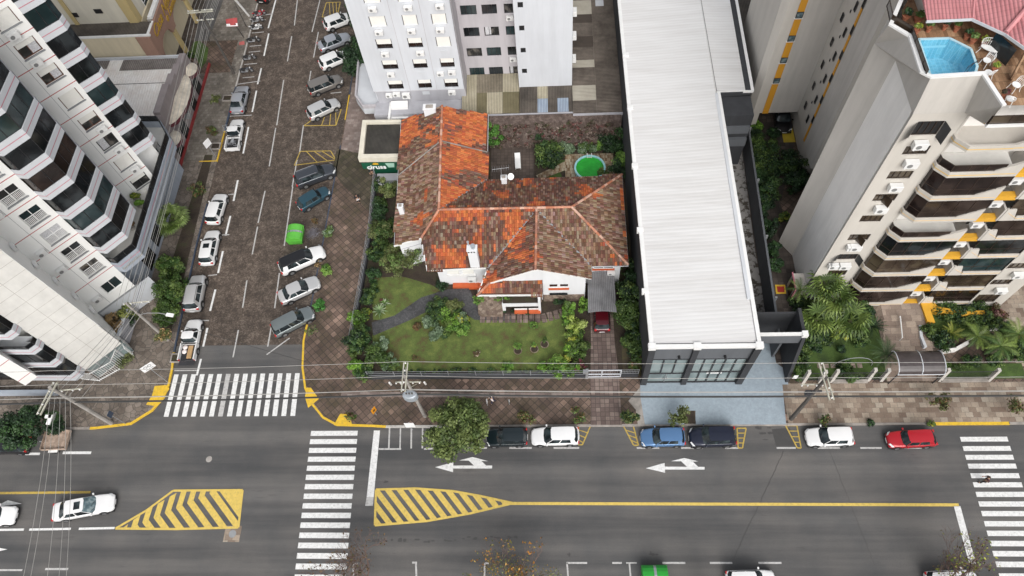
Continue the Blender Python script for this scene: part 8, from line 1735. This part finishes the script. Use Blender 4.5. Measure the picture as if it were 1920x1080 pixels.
# pots on the pool terrace
for i,(px,py,c_,s_) in enumerate(((1702,25,DKG,1.2),(1725,30,GRN,1.2),(1722,52,YEL,.8),(1745,48,GRN,.8),(1775,45,DKG,.7),(1797,48,GRN,.8),(1817,62,DKG,.9),(1828,70,GRN,.9),(1848,76,YEL,.8),(1868,125,YEL,.7),(1886,175,WIN,.7))):
    q=P(px,py,DZ+.5); o=thing('potted_plant','potted plant on the pool terrace of the beige tower','potted plant',(q.x,q.y,DZ),0,'potted plants on the pool terrace'); o['label']=['dark leaved pot plant at the far left corner of the pool terrace','leafy pot plant by the penthouse corner on the pool terrace','yellow pot plant at the left head of the rooftop pool','green pot plant behind the rooftop pool','dark pot plant under the pink eaves','green pot plant under the pink eaves','dark pot plant below the eaves corner','green pot plant right of the eaves corner','yellow flowering pot plant behind the iron bench','yellow pot plant beside the timber partition','wine red pot plant on the lower terrace'][i]
    m=MB(); m.lathe((q.x,q.y,DZ),[(.16*s_,0),(.24*s_,.32),(.27*s_,.36),(.22*s_,.36),(.2*s_,.3)],10); m.build('pot','pot_clay',o); leaf_mesh('foliage',o,[((q.x+dx,q.y+dy,DZ+.6+dz),.24*s_) for dx,dy,dz in ((0,0,.1),(.12,.1,0),(-.12,0,.1))],140,.13,c_,400+i)
# filling shrubs, too alike to be told apart
def fill(pts,cols,lb,grp,r=(.6,1.0),h=(.8,1.6),n=1100):
    rg=random.Random(len(pts)*7)
    for px,py in pts: px_bush(px,py,.5,rg.uniform(*r),rg.uniform(*h),cols,lb,n=n,size=.15,name='filler_shrub',group=grp,k=18)
fill([(712,350),(716,380),(708,455),(704,480),(700,545),(688,560),(684,625),(668,660),(683,702),(735,420),(725,475)],GRN+DKG,'mixed green shrub filling the strip along the left garden wall','shrubs along the left garden wall')
fill([(822,590),(835,570),(850,615),(835,622),(858,590),(812,595),(870,608),(845,585)],GRN+DKG,'mixed green plant filling the round flower bed','plants in the round flower bed',r=(.5,.7),h=(.6,1.0),n=700)
fill([(1063,600),(1070,660),(1078,632),(1095,575),(1060,545),(1072,690),(1040,692)],GRN+LIM,'mixed green shrub in the bed between the lawn and the driveway','shrubs between the lawn and the driveway')
fill([(1170,545),(1200,600),(1196,560),(1200,640),(1182,620),(1175,505),(1198,665)],DKG+GRN,'dark green shrub against the charcoal wall beside the driveway','shrubs against the charcoal wall',r=(.8,1.2),h=(1.4,2.6))
fill([(1412,262),(1418,300),(1424,350),(1430,380),(1440,430),(1446,470),(1452,500),(1475,300),(1500,330),(1447,255)],DKG,'dark green shrub along the shady tower passage','shrubs along the tower passage',r=(.6,1.1),h=(1.2,2.4))
fill([(1420,285),(1432,320),(1436,365),(1484,320)],GRN+DKG,'tall green shrub tree between the passage wall and the beige towers','tall shrubs between the passage wall and the towers',r=(1.2,1.5),h=(2.2,3.2),n=2200)
fill([(1495,570),(1510,590),(1520,640),(1600,600),(1610,575),(1490,620),(1610,640),(1545,625),(1500,665)],DKG+GRN,'dark green shrub under the palms of the beige tower','shrubs under the tower palms',r=(.7,1.1),h=(.9,1.8))
fill([(1765,640),(1800,600),(1850,605),(1850,640),(1890,620),(1905,665),(1820,680),(1860,675)],GRN+DKG,'green shrub among the palms on the far right','shrubs among the right palms')
fill([(1010,262),(1120,255),(1170,262),(1175,285),(1160,320)],DKG,'dark green shrub at the foot of the ivy wall','shrubs at the ivy wall',h=(1.2,2.2))

rg=random.Random(77)
leaf_mesh('ivy',iv,[((x:=rg.uniform(-7.4,7.3),54.95+.95*(k:=rg.random())+rg.uniform(-.15,.1),.3+2.85*k),.28) for _ in range(260)],7000,.15,[(.10,.07,.055),(.15,.11,.09),(.20,.16,.135),(.07,.045,.035),(.06,.06,.03),(.12,.05,.045)],909,.2)
